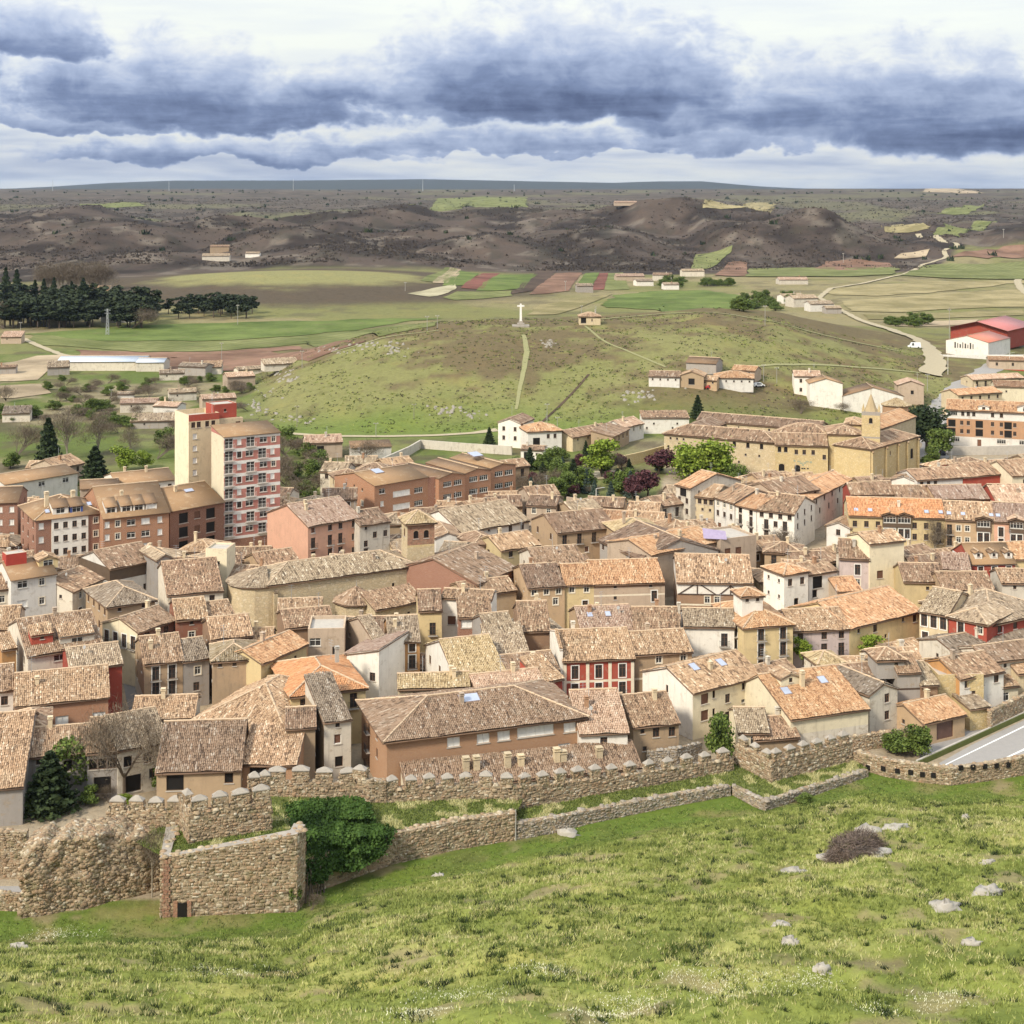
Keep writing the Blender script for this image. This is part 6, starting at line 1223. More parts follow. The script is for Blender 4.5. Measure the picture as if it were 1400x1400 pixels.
def wall_run(name, label, pts, zb, zt, thick=1.2, sz=.36, mat='rubble_stone', rag=.4, faces='f', cat='wall', cap=None, parent=None):
    """wall along plan points (left to right); its outer face looks towards the viewer's side of the line"""
    P = [np.array(q, float) for q in pts]; o0 = P[0]
    root = parent or empty(name, (o0[0], o0[1], min(zb)), label, cat); org = np.array([root.location.x, root.location.y]); oz = root.location.z
    core = MB(); V, Q, RN = [], [], []
    def nr(a, b): d = b-a; d = d/np.linalg.norm(d); return np.array([d[1], -d[0]])
    ns = [nr(P[i], P[i+1]) for i in range(len(P)-1)]
    for i in range(len(P)-1):
        a, b = P[i], P[i+1]; L = np.linalg.norm(b-a); n_ = max(2, int(L/.5)); nv = ns[i]
        # mitre the inner line
        def inner(j):
            m_ = ns[max(j-1, 0)]+ns[min(j, len(ns)-1)]; m_ = m_/np.linalg.norm(m_); return P[j]-m_*thick
        ia, ib = inner(i), inner(i+1)
        for k in range(n_):
            t0, t1 = k/n_, (k+1)/n_
            def tp(t_): 
                s_ = (i+t_)*9.7; return zt[i]+(zt[i+1]-zt[i])*t_+rag*.35*(float(vnoise(np.array(s_*3.1), np.array(s_*0+.3), 4))-.5)
            f0, f1 = a+(b-a)*t0-org, a+(b-a)*t1-org; g0, g1 = ia+(ib-ia)*t0-org, ia+(ib-ia)*t1-org
            b0, b1 = zb[i]+(zb[i+1]-zb[i])*t0-oz-.6, zb[i]+(zb[i+1]-zb[i])*t1-oz-.6; z0, z1 = tp(t0)-oz, tp(t1)-oz
            core.quad((*f0, b0), (*f1, b1), (*f1, z1), (*f0, z0)); core.quad((*f0, z0), (*f1, z1), (*g1, z1), (*g0, z0), 1 if cap else 0); core.quad((*g1, b1), (*g0, b0), (*g0, z0), (*g1, z1))
            if i == 0 and k == 0: core.quad((*g0, b0), (*f0, b0), (*f0, z0), (*g0, z0))
            if i == len(P)-2 and k == n_-1: core.quad((*f1, b1), (*g1, b1), (*g1, z1), (*f1, z1))
        stones(a-org, b-org, (zb[i]-oz, zb[i+1]-oz), (zt[i]-oz, zt[i+1]-oz), nv, sz, V, Q, RN, rag)
        if i == 0: stones(ia-org, a-org, (zb[i]-oz,)*2, (zt[i]-oz,)*2, -np.array([(b-a)[0], (b-a)[1]])/L, sz, V, Q, RN, rag)
        if i == len(P)-2: stones(b-org, ib-org, (zb[i+1]-oz,)*2, (zt[i+1]-oz,)*2, np.array([(b-a)[0], (b-a)[1]])/L, sz, V, Q, RN, rag)
        # loose crest stones
        for k in range(int(L/.55)):
            t_ = rng.random(); q = a+(b-a)*t_+(ia-a)*rng.random()-org; z_ = zt[i]+(zt[i+1]-zt[i])*t_-oz; base = sum(len(x_) for x_ in V); s_ = .14+.16*rng.random(); yw = rng.random()*3
            B_ = [(q[0]+s_*1.2*(math.cos(yw)*x_-math.sin(yw)*y_)*(1-.3*z2), q[1]+s_*(math.sin(yw)*x_+math.cos(yw)*y_)*(1-.3*z2), z_-.06+z2*s_*.9) for z2 in (0, 1) for x_, y_ in ((-1, -1), (1, -1), (1, 1), (-1, 1))]
            V.append(np.array(B_)); Q.append(base+np.array([(4, 5, 6, 7), (0, 1, 5, 4), (1, 2, 6, 5), (2, 3, 7, 6), (3, 0, 4, 7)])); RN.append(np.full(5, .4+.5*rng.random()))
    core.build('rubble_core', [MATS['rubble'], MATS[cap] if cap else MATS['rubble']], root)
    if V:
        so_ = link('facing_stones', npmesh('facing_stones', np.concatenate(V), np.concatenate(Q), [MATS[mat]], np.concatenate(RN)), root); so_['kind'] = 'stuff'
    return root
# merlon with a pale pyramid cap, shared meshes in three widths
MER = {}
def merlon_mesh(wd, ht, dp=.75):
    key = (round(wd, 1), round(ht, 1))
    if key in MER: return MER[key]
    wd, ht = key; V, Q, RN = [], [], []
    c = MB(); c.box((0, 0, -.2), (wd, dp, ht+.2))
    for (a, b, n_) in (((-wd/2, -dp/2), (wd/2, -dp/2), (0, -1)), ((wd/2, -dp/2), (wd/2, dp/2), (1, 0)), ((-wd/2, dp/2), (-wd/2, -dp/2), (-1, 0))): stones(a, b, (0, 0), (ht, ht), n_, .32, V, Q, RN)
    body = c.mesh('merlon', [MATS['rubble']])
    st_ = npmesh('stone_face', np.concatenate(V), np.concatenate(Q), [MATS['rubble_stone']], np.concatenate(RN))
    p = MB(); o = .1; x, y = wd/2+o, dp/2+o
    p.add([(-x, -y, ht), (x, -y, ht), (x, y, ht), (-x, y, ht), (-x, -y, ht+.1), (x, -y, ht+.1), (x, y, ht+.1), (-x, y, ht+.1), (-wd*.1, 0, ht+.62), (wd*.1, 0, ht+.62)], [(0, 1, 5, 4), (1, 2, 6, 5), (2, 3, 7, 6), (3, 0, 4, 7), (4, 5, 9, 8), (5, 6, 9), (6, 7, 8, 9), (7, 4, 8), (3, 2, 1, 0)])
    MER[key] = (body, p.mesh('cap', [MATS['cap_stone']]), st_); return MER[key]
def merlons(root, p0, p1, z0, z1, n, wd, ht, skip=(), back=.45):
    p0 = np.array(p0, float); p1 = np.array(p1, float); d = p1-p0; L = np.linalg.norm(d); e = d/L; nv = np.array([e[1], -e[0]]); org = np.array(root.location)
    for k in range(n):
        if k in skip: continue
        t_ = (k+.5)/n; q = p0+d*t_-nv*back; z = z0+(z1-z0)*t_; h_ = ht*(.88+.25*rng.random())
        body, cap_, st_ = merlon_mesh(wd*(.94+.12*rng.random()), h_)
        o = link('merlon', body, root, (q[0]-org[0], q[1]-org[1], z-org[2]), math.atan2(e[1], e[0])+rng.normal(0, .02))
        cp_ = link('cap', cap_, o); cp_.scale = (rng.uniform(.82, 1.0), rng.uniform(.85, 1.05), rng.uniform(.93, 1.04)); cp_.rotation_euler = (0, rng.normal(0, .03), rng.normal(0, .05)); s_ = link('stone_face', st_, o); s_['kind'] = 'stuff'
def at0(px, py, z): return ev(px, py, z)
# main crenellated wall, left and right stretches with the small tower between
a, b = ev(362, 1088, 4.6), ev(492, 1088, 4.4)
r1 = wall_run('town_wall', 'short crenellated wall with four pale caps behind the ivy', [a, b], [3.0, 2.8], [6.2, 6.0], 1.0); merlons(r1, a, b, 6.2, 6.0, 4, 2.1, 1.3)
a, b, c, d = ev(486, 1092, 4.2), ev(505, 1104, 3.4), ev(528, 1104, 3.2), ev(534, 1092, 3.6)
r1 = wall_run('wall_tower', 'small square wall tower right of the ivy', [a, b, c], [2.6, 2.6, 2.6], [6.9, 6.7, 6.3], 1.2); merlons(r1, a, (a+b)/2, 6.9, 6.7, 1, 1.8, 1.1)
pp = [ev(524, 1104, 3.2), ev(650, 1093, 3.0), ev(707, 1110, 1.5), ev(850, 1085, 1.2), ev(1003, 1055, 1.0)]; zz = [5.3, 4.9, 4.6, 3.5, 2.7]
r1 = wall_run('town_wall', 'long crenellated town wall with pointed caps below the brick apartments', pp, [2.8, 2.6, 1.2, 1.0, .8], zz, 1.0)
for k_, n_ in ((0, 5), (1, 2), (2, 6), (3, 6)): merlons(r1, pp[k_], pp[k_+1], zz[k_], zz[k_+1], n_, 1.45, 1.0)
# corner tower on the right
a, b, c = ev(1005, 1047, 1.0), ev(1054, 1072, 1.0), ev(1165, 1040, 1.0)
r1 = wall_run('wall_tower', 'broad crenellated corner tower above the low terrace wall', [a, b, c], [.6, .6, .4], [4.0, 4.0, 3.8], 1.3)
merlons(r1, a, b, 4.0, 4.0, 3, 1.3, .8); merlons(r1, b, c, 4.0, 3.8, 6, 1.3, .8)
# left bastions
a, b = ev(146, 1136, 5.5), ev(252, 1136, 5.8)
r1 = wall_run('town_wall', 'ruined crenellated wall behind the bare sapling', [a, b], [4.6, 4.8], [7.6, 8.0], 1.0); merlons(r1, a, b, 7.6, 8.0, 4, 1.7, 1.1)
a, b, c = ev(244, 1128, 6.4), ev(258, 1157, 6.2), ev(371, 1136, 6.8)
r1 = wall_run('wall_tower', 'crenellated bastion with white caps at the lower left', [a, b, c], [5.6, 5.4, 5.6], [10.0, 9.8, 10.2], 1.4)
merlons(r1, a, b, 10, 9.8, 1, 1.5, 1.2); merlons(r1, b, c, 9.8, 10.2, 4, 1.9, 1.3); merlons(r1, b+(c-b)*.72+np.array([-.3, 1.6]), c+np.array([-.3, 1.6]), 10.6, 10.8, 2, 1.3, 1.7)
# big retaining bastion with a dark doorway
a = ev(219, 1254, 0); b = ev(406, 1247, 0); bk = a+np.array([-1.5, 9.5])
r1 = wall_run('bastion', 'tall rubble bastion with a small dark doorway', [bk, a, b, b+np.array([.6, 2.4])], [0, -.3, -.3, .5], [6.4, 6.5, 8.6, 8.6], 1.4, .40, cap='cap_stone', rag=.15)
e = (b-a)/np.linalg.norm(b-a); nv = np.array([e[1], -e[0]]); q = a+e*2.4+nv*.06-np.array(r1.location)[:2]
dm = MB(); an_ = math.atan2(e[1], e[0]); dm.box((q[0], q[1], .0), (1.0, .3, 1.8), an_); dm.build('doorway', MATS['black_void'], r1)
dm = MB()
for k in range(16):
    for sd_ in (0, 1):
        dm.box((*(a+e*(.35+.25*(k % 2)+.35*sd_)+nv*.05-np.array(r1.location)[:2]), -.1+.42*k), (.5 if (k+sd_) % 2 else .34, .22, .38), an_, 0, .2+.25*rng.random())
dm.build('quoin_stones', MATS['red_stone'], r1)
for sd_ in (-.75, .75): 
    dj = MB(); q2 = a+e*(2.4+sd_)+nv*.05-np.array(r1.location)[:2]; dj.box((*q2, 0), (.45, .24, 2.0), an_); dj.build('door_jamb', MATS['red_stone'], r1)
# outer curtain from the ivy to the pole
pts = [ev(px, py, 0) for px, py in ((408, 1228), (450, 1213), (540, 1181), (620, 1163), (706, 1148))]
wall_run('outer_wall', 'rubble outer wall rising from the ivy to the pole', pts, [-.2]*5, [4.2, 4.0, 3.6, 3.5, 3.3], 1.1, .34, rag=.2)
pts = [ev(px, py, 0) for px, py in ((708, 1148), (760, 1139), (800, 1128), (860, 1115), (930, 1101), (999, 1088))]
wall_run('terrace_wall', 'dark dry-stone terrace wall right of the pole', pts, [-.2]*6, [2.0, 1.9, 1.7, 1.6, 1.5, 1.3], .8, .30, 'grey_stone', rag=.35)
pts = [ev(px, py, 0) for px, py in ((1001, 1087), (1047, 1112), (1100, 1092), (1187, 1062))]
wall_run('terrace_wall', 'low angular terrace wall under the corner tower', pts, [-.2]*4, [1.2, 1.5, 1.2, .9], .8, .30, 'grey_stone', rag=.3)
# loophole wall along the road
pts = [ev(px, py, 0) for px, py in ((1166, 1049), (1210, 1062), (1260, 1070), (1300, 1074), (1350, 1068), (1400, 1060), (1480, 1052))]
r1 = wall_run('loophole_wall', 'curving rubble wall with a row of small square loopholes', pts, [-.2]*7, [2.2, 2.3, 2.4, 2.3, 2.3, 2.5, 2.5], .9, .32, rag=.12)
for px, py in ((1187, 1050), (1208, 1052), (1227, 1055), (1245, 1057), (1261, 1060), (1276, 1061), (1313, 1051), (1330, 1050), (1346, 1049), (1362, 1048), (1378, 1047)):
    Xs = np.array([q[0] for q in pts]); Ys = np.array([q[1] for q in pts]); ss = (px-700)/F; k = int(np.searchsorted(Xs/Ys, ss))-1; k = max(0, min(k, len(pts)-2)); d_ = pts[k+1]-pts[k]
    t_ = (ss*pts[k][1]-pts[k][0])/(d_[0]-ss*d_[1]); q = pts[k]+d_*t_; n_ = np.array([d_[1], -d_[0]])/np.linalg.norm(d_); q = q+n_*.06; z_ = CH-(py+2-PY0)*q[1]/F
    lo_ = MB(); lo_.box((0, 0, 0), (.62, .25, .62)); lo_.build('loophole', MATS['black_void'], r1, (q[0]-r1.location.x, q[1]-r1.location.y, z_-r1.location.z), math.atan2(d_[1], d_[0]))
# ruined mass at the lower left: a weathered rubble hump
ru = empty('ruined_tower', (*ev(110, 1252, 0), 0), 'collapsed rubble tower overgrown on top at the lower left', 'ruin')
c_ = np.array(ru.location)[:2]; V, Q, RN = [], [], []
nu, nv_ = 44, 26; lft, rgt = ev(28, 1256, 0), ev(216, 1218, 0); core = []
for j in range(nv_+1):
    w_ = j/nv_
    for i in range(nu+1):
        t_ = i/nu; hgt = np.interp(t_, [0, .1, .28, .5, .75, 1], [7.6, 8.4, 8.6, 7.6, 6.6, 5.6]); base = lft+(rgt-lft)*t_
        wq = min(1.0, w_/.74); lean = .9*wq**1.3+4.2*max(0.0, (w_-.74)/.26); bulge = .5*math.sin(math.pi*t_)+1.3*(float(fbm(np.array(t_*6+3), np.array(w_*3.5), 3, 4))-.5)*2*(.4+.6*wq)
        core.append((base[0]-c_[0], base[1]+lean-bulge-c_[1], -.4+(hgt+1.6*(float(vnoise(np.array(t_*9.), np.array(.5), 8))-.5))*wq**.96+.5*(float(vnoise(np.array(t_*11.), np.array(w_*3.), 8))-.5)*(w_ > .7)))
core = np.array(core); i = np.arange(nv_)[:, None]*(nu+1)+np.arange(nu)[None]; qf = np.stack([i, i+1, i+nu+2, i+nu+1], -1).reshape(-1, 4)
# back and side closing
link('rubble_core', npmesh('rubble_core', core, qf, [MATS['rubble']]), ru)
bx = MB(); m0 = (lft+rgt)/2-c_; bx.box((m0[0]+.2, m0[1]+3.2, -.5), (np.linalg.norm(rgt-lft)*.93, 4.2, 6.6), math.atan2((rgt-lft)[1], (rgt-lft)[0]), 0, .5, .9); bx.build('rubble_fill', MATS['rubble'], ru)
G_ = core.reshape(nv_+1, nu+1, 3)
for _ in range(3400):
    j = rng.random()*(nv_-.01); k = rng.random()*(nu-.01); j0, k0 = int(j), int(k); q = G_[j0, k0]+(G_[j0, k0+1]-G_[j0, k0])*(k-k0)+(G_[j0+1, k0]-G_[j0, k0])*(j-j0)
    du = G_[j0, k0+1]-G_[j0, k0]; dv = G_[j0+1, k0]-G_[j0, k0]; n_ = np.cross(du, dv); n_ = n_/(np.linalg.norm(n_)+1e-9); du = du/(np.linalg.norm(du)+1e-9); dv = np.cross(n_, du); s_ = .11+.24*rng.random()**1.5; base = sum(len(x_) for x_ in V)
    P = [q+du*x_*s_*1.25*(1-.3*o_)+dv*y_*s_*.8*(1-.3*o_)+n_*(o_*(.08+.22*rng.random())-.06) for o_ in (0, 1) for x_, y_ in ((-1, -1), (1, -1), (1, 1), (-1, 1))]
    V.append(np.array(P)); Q.append(base+np.array([(4, 5, 6, 7), (0, 1, 5, 4), (1, 2, 6, 5), (2, 3, 7, 6), (3, 0, 4, 7)])); RN.append(np.full(5, np.clip(rng.normal(.5, .25), 0, 1)))
so_ = link('facing_stones', npmesh('facing_stones', np.concatenate(V), np.concatenate(Q), [MATS['rubble_stone']], np.concatenate(RN)), ru); so_['kind'] = 'stuff'
# plastered wall and low parapet at the left edge
wall_run('roadside_wall', 'plastered rubble wall at the left edge behind the ruin', [ev(-60, 1190, 1.0), ev(36, 1190, 1.0)], [.4, .4], [5.6, 5.4], .8, .3, rag=.15)
wall_run('parapet', 'low stone parapet at the left edge before the ruin', [ev(-60, 1243, 0), ev(28, 1246, 0)], [-.2, -.2], [1.9, 1.9], .5, .3, rag=.1)
wall_run('roadside_wall', 'stone retaining wall along the lane at the right edge', [ev(1355, 1002, 0), ev(1440, 960, 0)], [-.2, -.2], [3.2, 3.2], .6, .34, rag=.1)
wall_run('garden_wall', 'tan garden wall below the skylight house', [ev(1146, 1032, 0), ev(1235, 1018, 0), ev(1262, 1010, 0)], [-.2]*3, [2.2, 2.2, 2.2], .5, .3, rag=.1)
wall_run('garden_wall', 'cream yard wall beside the crenellated wall', [ev(885, 1048, .5), ev(925, 1046, .5), ev(960, 1032, .5)], [0, 0, 0], [2.6, 2.8, 2.2], .4, .3, 'cap_stone', rag=.05)
# ------------------------------------------------------------------ terraces between the walls
mt_, t = newmat('turf'); n1 = t.noise(t.pos, .6, 6, .65); n2 = t.noise(t.pos, 4, 4, .6)
b_ = t.mix(n1, (.075, .11, .02, 1), (.17, .165, .055, 1)); b_ = t.mix(t.math('MULTIPLY', n2, .5), b_, (.07, .085, .022, 1)); col(t, b_); bump(t, n2, .6, .08)
TERR = []
def terrace(label, front, back, zf, zk):
    n = 40; fr = np.array(front); bk = np.array(back); tt = np.linspace(0, 1, n)
    def samp(P): 
        s_ = np.r_[0, np.cumsum(np.linalg.norm(np.diff(P, axis=0), axis=1))]; s_ /= s_[-1]; return np.stack([np.interp(tt, s_, P[:, k]) for k in (0, 1)], -1)
    a, b = samp(fr), samp(bk); m = 8; V = []
    for j in range(m):
        w_ = j/(m-1); P = a*(1-w_)+b*w_; z = np.interp(tt, np.linspace(0, 1, len(zf)), zf)*(1-w_)+np.interp(tt, np.linspace(0, 1, len(zk)), zk)*w_
        V.append(np.concatenate([P, (z+.35*(fbm(P[:, 0]/2, P[:, 1]/2, 3, 5)-.5))[:, None]], 1))
    TERR.append(np.array(V)); V = np.concatenate(V); i = np.arange(m-1)[:, None]*n+np.arange(n-1)[None]
    tag(link('grass_terrace', npmesh('grass_terrace', V, np.stack([i, i+1, i+n+1, i+n], -1).reshape(-1, 4), [MATS['turf']], smooth=True)), label, None, None, 'structure')
terrace('turf terrace between outer wall and crenellated wall', [ev(404, 1240, 0)+[0, .8], ev(450, 1213, 0)+[0, .8], ev(540, 1181, 0)+[0, .8], ev(706, 1148, 0)+[0, .8]], [ev(362, 1088, 4.6), ev(492, 1088, 4.4), ev(528, 1104, 3.2), ev(720, 1090, 2.2)+[0, .5]], [4.4, 3.9, 3.4, 3.1], [4.6, 4.0, 3.3, 2.6])
terrace('narrow turf terrace above the dry-stone wall', [ev(706, 1148, 0)+[0, .5], ev(800, 1128, 0)+[0, .5], ev(930, 1101, 0)+[0, .5], ev(1000, 1087, 0)+[0, .5], ev(1047, 1112, 0)+[0, .5], ev(1187, 1062, 0)+[0, .5]], [ev(706, 1110, 2)+[0, .5], ev(800, 1094, 1.5)+[0, .5], ev(930, 1070, 1.2)+[0, .5], ev(1004, 1047, 1.0)+[0, .6], ev(1054, 1072, 1)+[0, .6], ev(1170, 1040, 1)+[0, .6]], [1.7, 1.5, 1.2, 1.1, 1.1, .8], [2.0, 1.6, 1.3, 1.2, 1.1, .9])
terrace('sloping turf inside the tall bastion', [ev(219, 1254, 0)+[0, 1], ev(406, 1247, 0)+[0, 1]], [ev(150, 1134, 5.6)+[0, .3], ev(250, 1140, 6)+[0, 1], ev(372, 1120, 5.8)+[0, 2]], [6.2, 7.4], [5.6, 6.4, 6.2])
# ------------------------------------------------------------------ road at the right with kerb and lines
def strip(name, label, pts, zoff, mat, kind='structure'):
    P = np.array([ev(px, py, 0) for px, py in pts]); m = MB(); m.poly([(q[0], q[1], zoff) for q in P]); o = m.build(name, MATS[mat]); return tag(o, label, None, None, kind)
strip('road', 'pale asphalt road climbing along the wall at the right edge', [(1262, 1056), (1330, 1062), (1480, 1050), (1480, 945), (1400, 985), (1330, 1018)], .05, 'road_pale')
for k, (lab, pts) in enumerate((('white edge line on the far side of the road', [(1283, 1050), (1285.5, 1050), (1482, 955), (1480, 953.5)]), ('white edge line on the near side of the road', [(1345, 1050), (1348, 1050.6), (1482, 988), (1480, 986)]))): strip('road_marking', lab, pts, .056, 'paint_white')
kb = MB(); a, b = ev(1253, 1048, 0), ev(1450, 958, 0); an_ = math.atan2((b-a)[1], (b-a)[0]); c_ = (a+b)/2; kb.box((c_[0], c_[1], 0), (np.linalg.norm(b-a), .5, .75), an_); kb.box((c_[0], c_[1], .752), (np.linalg.norm(b-a), .3, .1), an_, 1); tag(kb.build('road_barrier', [MATS['turf'], MATS['concrete']]), 'mossy low barrier between lane and road', 'barrier')
strip('lane', 'paved lane in front of the tiled garage', [(1255, 1040), (1270, 1012), (1322, 1000), (1440, 955), (1440, 960)], .04, 'road_pale')
strip('road', 'strip of pale road at the left edge', [(-60, 1232), (34, 1228), (34, 1212), (-60, 1212)], .05, 'road_pale')
strip('alley', 'asphalt alley running back beside the balcony house', [(178, 985), (204, 978), (183, 905), (172, 875), (164, 880), (166, 920)], .03, 'asphalt')
# ------------------------------------------------------------------ trees
def leafcloud(C, S, n, size, flat=.0, V=None, Q=None, RN=None, shade=None):
    """n leaf clumps (bent quads) through ellipsoids C (k,3) with radii S (k,3)"""
    k = rng.integers(0, len(C), n); d = rng.normal(size=(n, 3)); d /= np.linalg.norm(d, axis=1)[:, None]
    r = rng.random(n)**.45; P = C[k]+d*S[k]*r[:, None]
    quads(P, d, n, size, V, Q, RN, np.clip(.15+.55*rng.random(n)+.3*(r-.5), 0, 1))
def quads(P, d, n, size, V, Q, RN, rn):
    a = rng.normal(size=(n, 3)); a /= np.linalg.norm(a, axis=1)[:, None]; b = np.cross(a, d+rng.normal(0, .6, (n, 3))); b /= np.linalg.norm(b, axis=1)[:, None]+1e-9
    s = (size*(.6+.8*rng.random(n)))[:, None]; base = sum(len(q) for q in V)
    pts = np.stack([P-a*s*.6-b*s*.5, P+a*s*.5-b*s*.6, P+a*s*.55+b*s*.5, P-a*s*.5+b*s*.6], 1).reshape(-1, 3)
    V.append(pts); Q.append(base+np.arange(n*4).reshape(-1, 4)); RN.append(rn)
TREES = {}
def limbs(m, p, d, L, r, lev, out):
    p = np.array(p, float); q = p+np.array(d)*L; m.tube(p, q, r, r*.62, 5 if lev > 1 else 4, cap=False)
    if lev == 0: out.append(q); return
    for k in range(3 if lev > 1 else 2):
        nd = np.array(d)+rng.normal(0, .45, 3); nd[2] = max(nd[2], .05); nd /= np.linalg.norm(nd); limbs(m, p+(q-p)*(.6+.4*rng.random()), nd, L*(.6+.2*rng.random()), r*.55, lev-1, out)
def make_tree(kind):
    if kind in TREES: return TREES[kind]
    tr = MB(); V, Q, RN = [], [], []; mat = 'leaf_green'; bark = 'bark'
    if kind in ('broad', 'lime', 'purple', 'willow', 'bluegreen', 'yellow', 'bush', 'cedar'):
        hb = .1 if kind == 'bush' else .22; ends = []; tr.tube((0, 0, -.05), (0, 0, hb), .03, .022, 6, cap=False)
        for k in range(4): a = k*1.57+rng.random(); limbs(tr, (0, 0, hb*.9), (math.cos(a)*.5, math.sin(a)*.5, .75), .22, .016, 1, ends)
        C = np.array([(e_[0]*1.05, e_[1]*1.05, min(.86, e_[2]*.95+.06)) for e_ in ends]+[(rng.normal(0, .12), rng.normal(0, .12), hb+.2+.5*rng.random()) for _ in range(14)])
        S = np.tile([.17, .17, .15], (len(C), 1))*(.8+.5*rng.random((len(C), 1)))
        leafcloud(C, S, 4200, .034, V=V, Q=Q, RN=RN)
        if kind == 'willow':
            P = C[rng.integers(0, len(C), 2200)]+rng.normal(0, .1, (2200, 3)); P[:, 2] -= rng.random(2200)*.3; P[:, 2] = np.maximum(P[:, 2], .02); quads(P, np.tile([1., 0, 0], (2200, 1)), 2200, .03, V, Q, RN, rng.random(2200))
        mat = dict(broad='leaf_green', lime='leaf_lime', purple='leaf_purple', willow='leaf_lime', bluegreen='leaf_bluegreen', yellow='leaf_yellow', bush='leaf_green', cedar='leaf_dark')[kind]
    elif kind in ('conifer', 'fir', 'darkfir'):
        tr.tube((0, 0, -.05), (0, 0, .95), .028, .006, 6, cap=False); n = 3200; z = .08+.9*rng.random(n)**1.25; a = rng.random(n)*6.283
        tier = .75+.25*np.cos((z*13+.2*np.sin(a*3))*6.283/1.6); rr = (.31 if kind != 'fir' else .25)*(1-z)**.85*tier*np.sqrt(rng.random(n))*1.15+.01
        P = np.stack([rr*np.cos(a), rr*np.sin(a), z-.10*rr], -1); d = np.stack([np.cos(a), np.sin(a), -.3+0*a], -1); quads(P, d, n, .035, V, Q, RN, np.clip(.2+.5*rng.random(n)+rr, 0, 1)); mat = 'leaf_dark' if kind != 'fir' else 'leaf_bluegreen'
    elif kind == 'pine':
        tr.tube((0, 0, -.05), (0, 0, .8), .022, .01, 5, cap=False); C = np.array([(rng.normal(0, .09), rng.normal(0, .09), .38+.58*rng.random()) for _ in range(14)]); S = np.tile([.13, .13, .075], (14, 1)); leafcloud(C, S, 900, .05, V=V, Q=Q, RN=RN); mat = 'pine'
    elif kind == 'cypress':
        tr.tube((0, 0, -.05), (0, 0, .3), .03, .02, 6, cap=False); n = 2200; z = .03+.96*rng.random(n); a = rng.random(n)*6.283; rr = .115*np.sin(np.clip(z*.95+.06, 0, 1)*math.pi)**.55*np.sqrt(.4+.6*rng.random(n)); P = np.stack([rr*np.cos(a), rr*np.sin(a), z], -1); quads(P, np.stack([np.cos(a), np.sin(a), 0*a], -1), n, .03, V, Q, RN, rng.random(n)); mat = 'leaf_ivy'
    elif kind == 'bramble':
        tr.tube((0, 0, -.1), (0, 0, .3), .03, .02, 5, cap=False); n = 9000; d_ = rng.normal(size=(n, 3)); d_[:, 2] = np.abs(d_[:, 2]); d_ /= np.linalg.norm(d_, axis=1)[:, None]; P = d_*np.array([.95, .55, .62])*(.75+.25*rng.random(n))[:, None]*(.8+.5*vnoise(d_[:, 0]*4, d_[:, 1]*4, 5))[:, None]; ax = rng.normal(size=(n, 3)); ax /= np.linalg.norm(ax, axis=1)[:, None]; sd_ = np.cross(ax, d_); sd_ /= np.linalg.norm(sd_, axis=1)[:, None]+1e-9; ln = (.05+.08*rng.random(n))[:, None]; wd = .006
        V.append(np.stack([P-sd_*wd, P+sd_*wd, P+ax*ln+d_*ln*.4+sd_*wd*.5, P+ax*ln+d_*ln*.4-sd_*wd*.5], 1).reshape(-1, 3)); Q.append(np.arange(n*4).reshape(-1, 4)); RN.append(rng.random(n)); mat = 'twig_purple'
    elif kind in ('bare', 'poplar', 'barebush', 'sapling'):
        mat = 'twig'; bark = 'bark_pale' if kind in ('poplar', 'sapling') else 'bark'; ends = []
        if kind == 'sapling': tr.tube((0, 0, -.03), (0, 0, .5), .013, .009, 6, cap=False)
        if kind == 'bare': tr.tube((0, 0, -.03), (0, 0, .25), .02, .016, 6, cap=False)
        for k in range(7 if kind != 'poplar' else 9):
            a = rng.random()*6.283; sp = .55 if kind in ('bare', 'sapling') else .8 if kind == 'barebush' else .16; limbs(tr, (0, 0, .48 if kind == 'sapling' else .22 if kind == 'bare' else .02 if kind == 'barebush' else .1+.06*k), (math.cos(a)*sp, math.sin(a)*sp, .9), .2 if kind == 'sapling' else .30 if kind != 'barebush' else .36, .007 if kind == 'sapling' else .011, 2, ends)
        E = np.array(ends); n = 3000; k = rng.integers(0, len(E), n); P = E[k]+rng.normal(0, .075, (n, 3)); P[:, 2] = np.maximum(P[:, 2], .02); base = 0
        dd = rng.normal(size=(n, 3)); dd[:, 2] = np.abs(dd[:, 2])+.7; dd /= np.linalg.norm(dd, axis=1)[:, None]; sd_ = np.cross(dd, rng.normal(size=(n, 3))); sd_ /= np.linalg.norm(sd_, axis=1)[:, None]; ln = (.05+.06*rng.random(n))[:, None]; wd = .0022
        V.append(np.stack([P-sd_*wd, P+sd_*wd, P+dd*ln+sd_*wd*.4, P+dd*ln-sd_*wd*.4], 1).reshape(-1, 3)); Q.append(np.arange(n*4).reshape(-1, 4)); RN.append(rng.random(n))
    allv = np.concatenate(V); top_ = float(np.percentile(allv[:, 2], 99.5)); V = [q/top_ for q in V]; tr.v = [tuple(c_/top_ for c_ in q) for q in tr.v]
    TREES[kind] = (tr.mesh('trunk', [MATS[bark]]), npmesh('crown', np.concatenate(V), np.concatenate(Q), [MATS[mat]], np.concatenate(RN))); return TREES[kind]
def tree(kind, name, label, x, y, z, h, wide=1.0, group=None, cat='tree', mat=None):
    tm, cm = make_tree(kind); o = empty(name, (x, y, z), label, cat, group, rng.random()*6.28); o.scale = (h*wide, h*wide, h)
    link('trunk', tm, o); link('crown', cm, o); return o
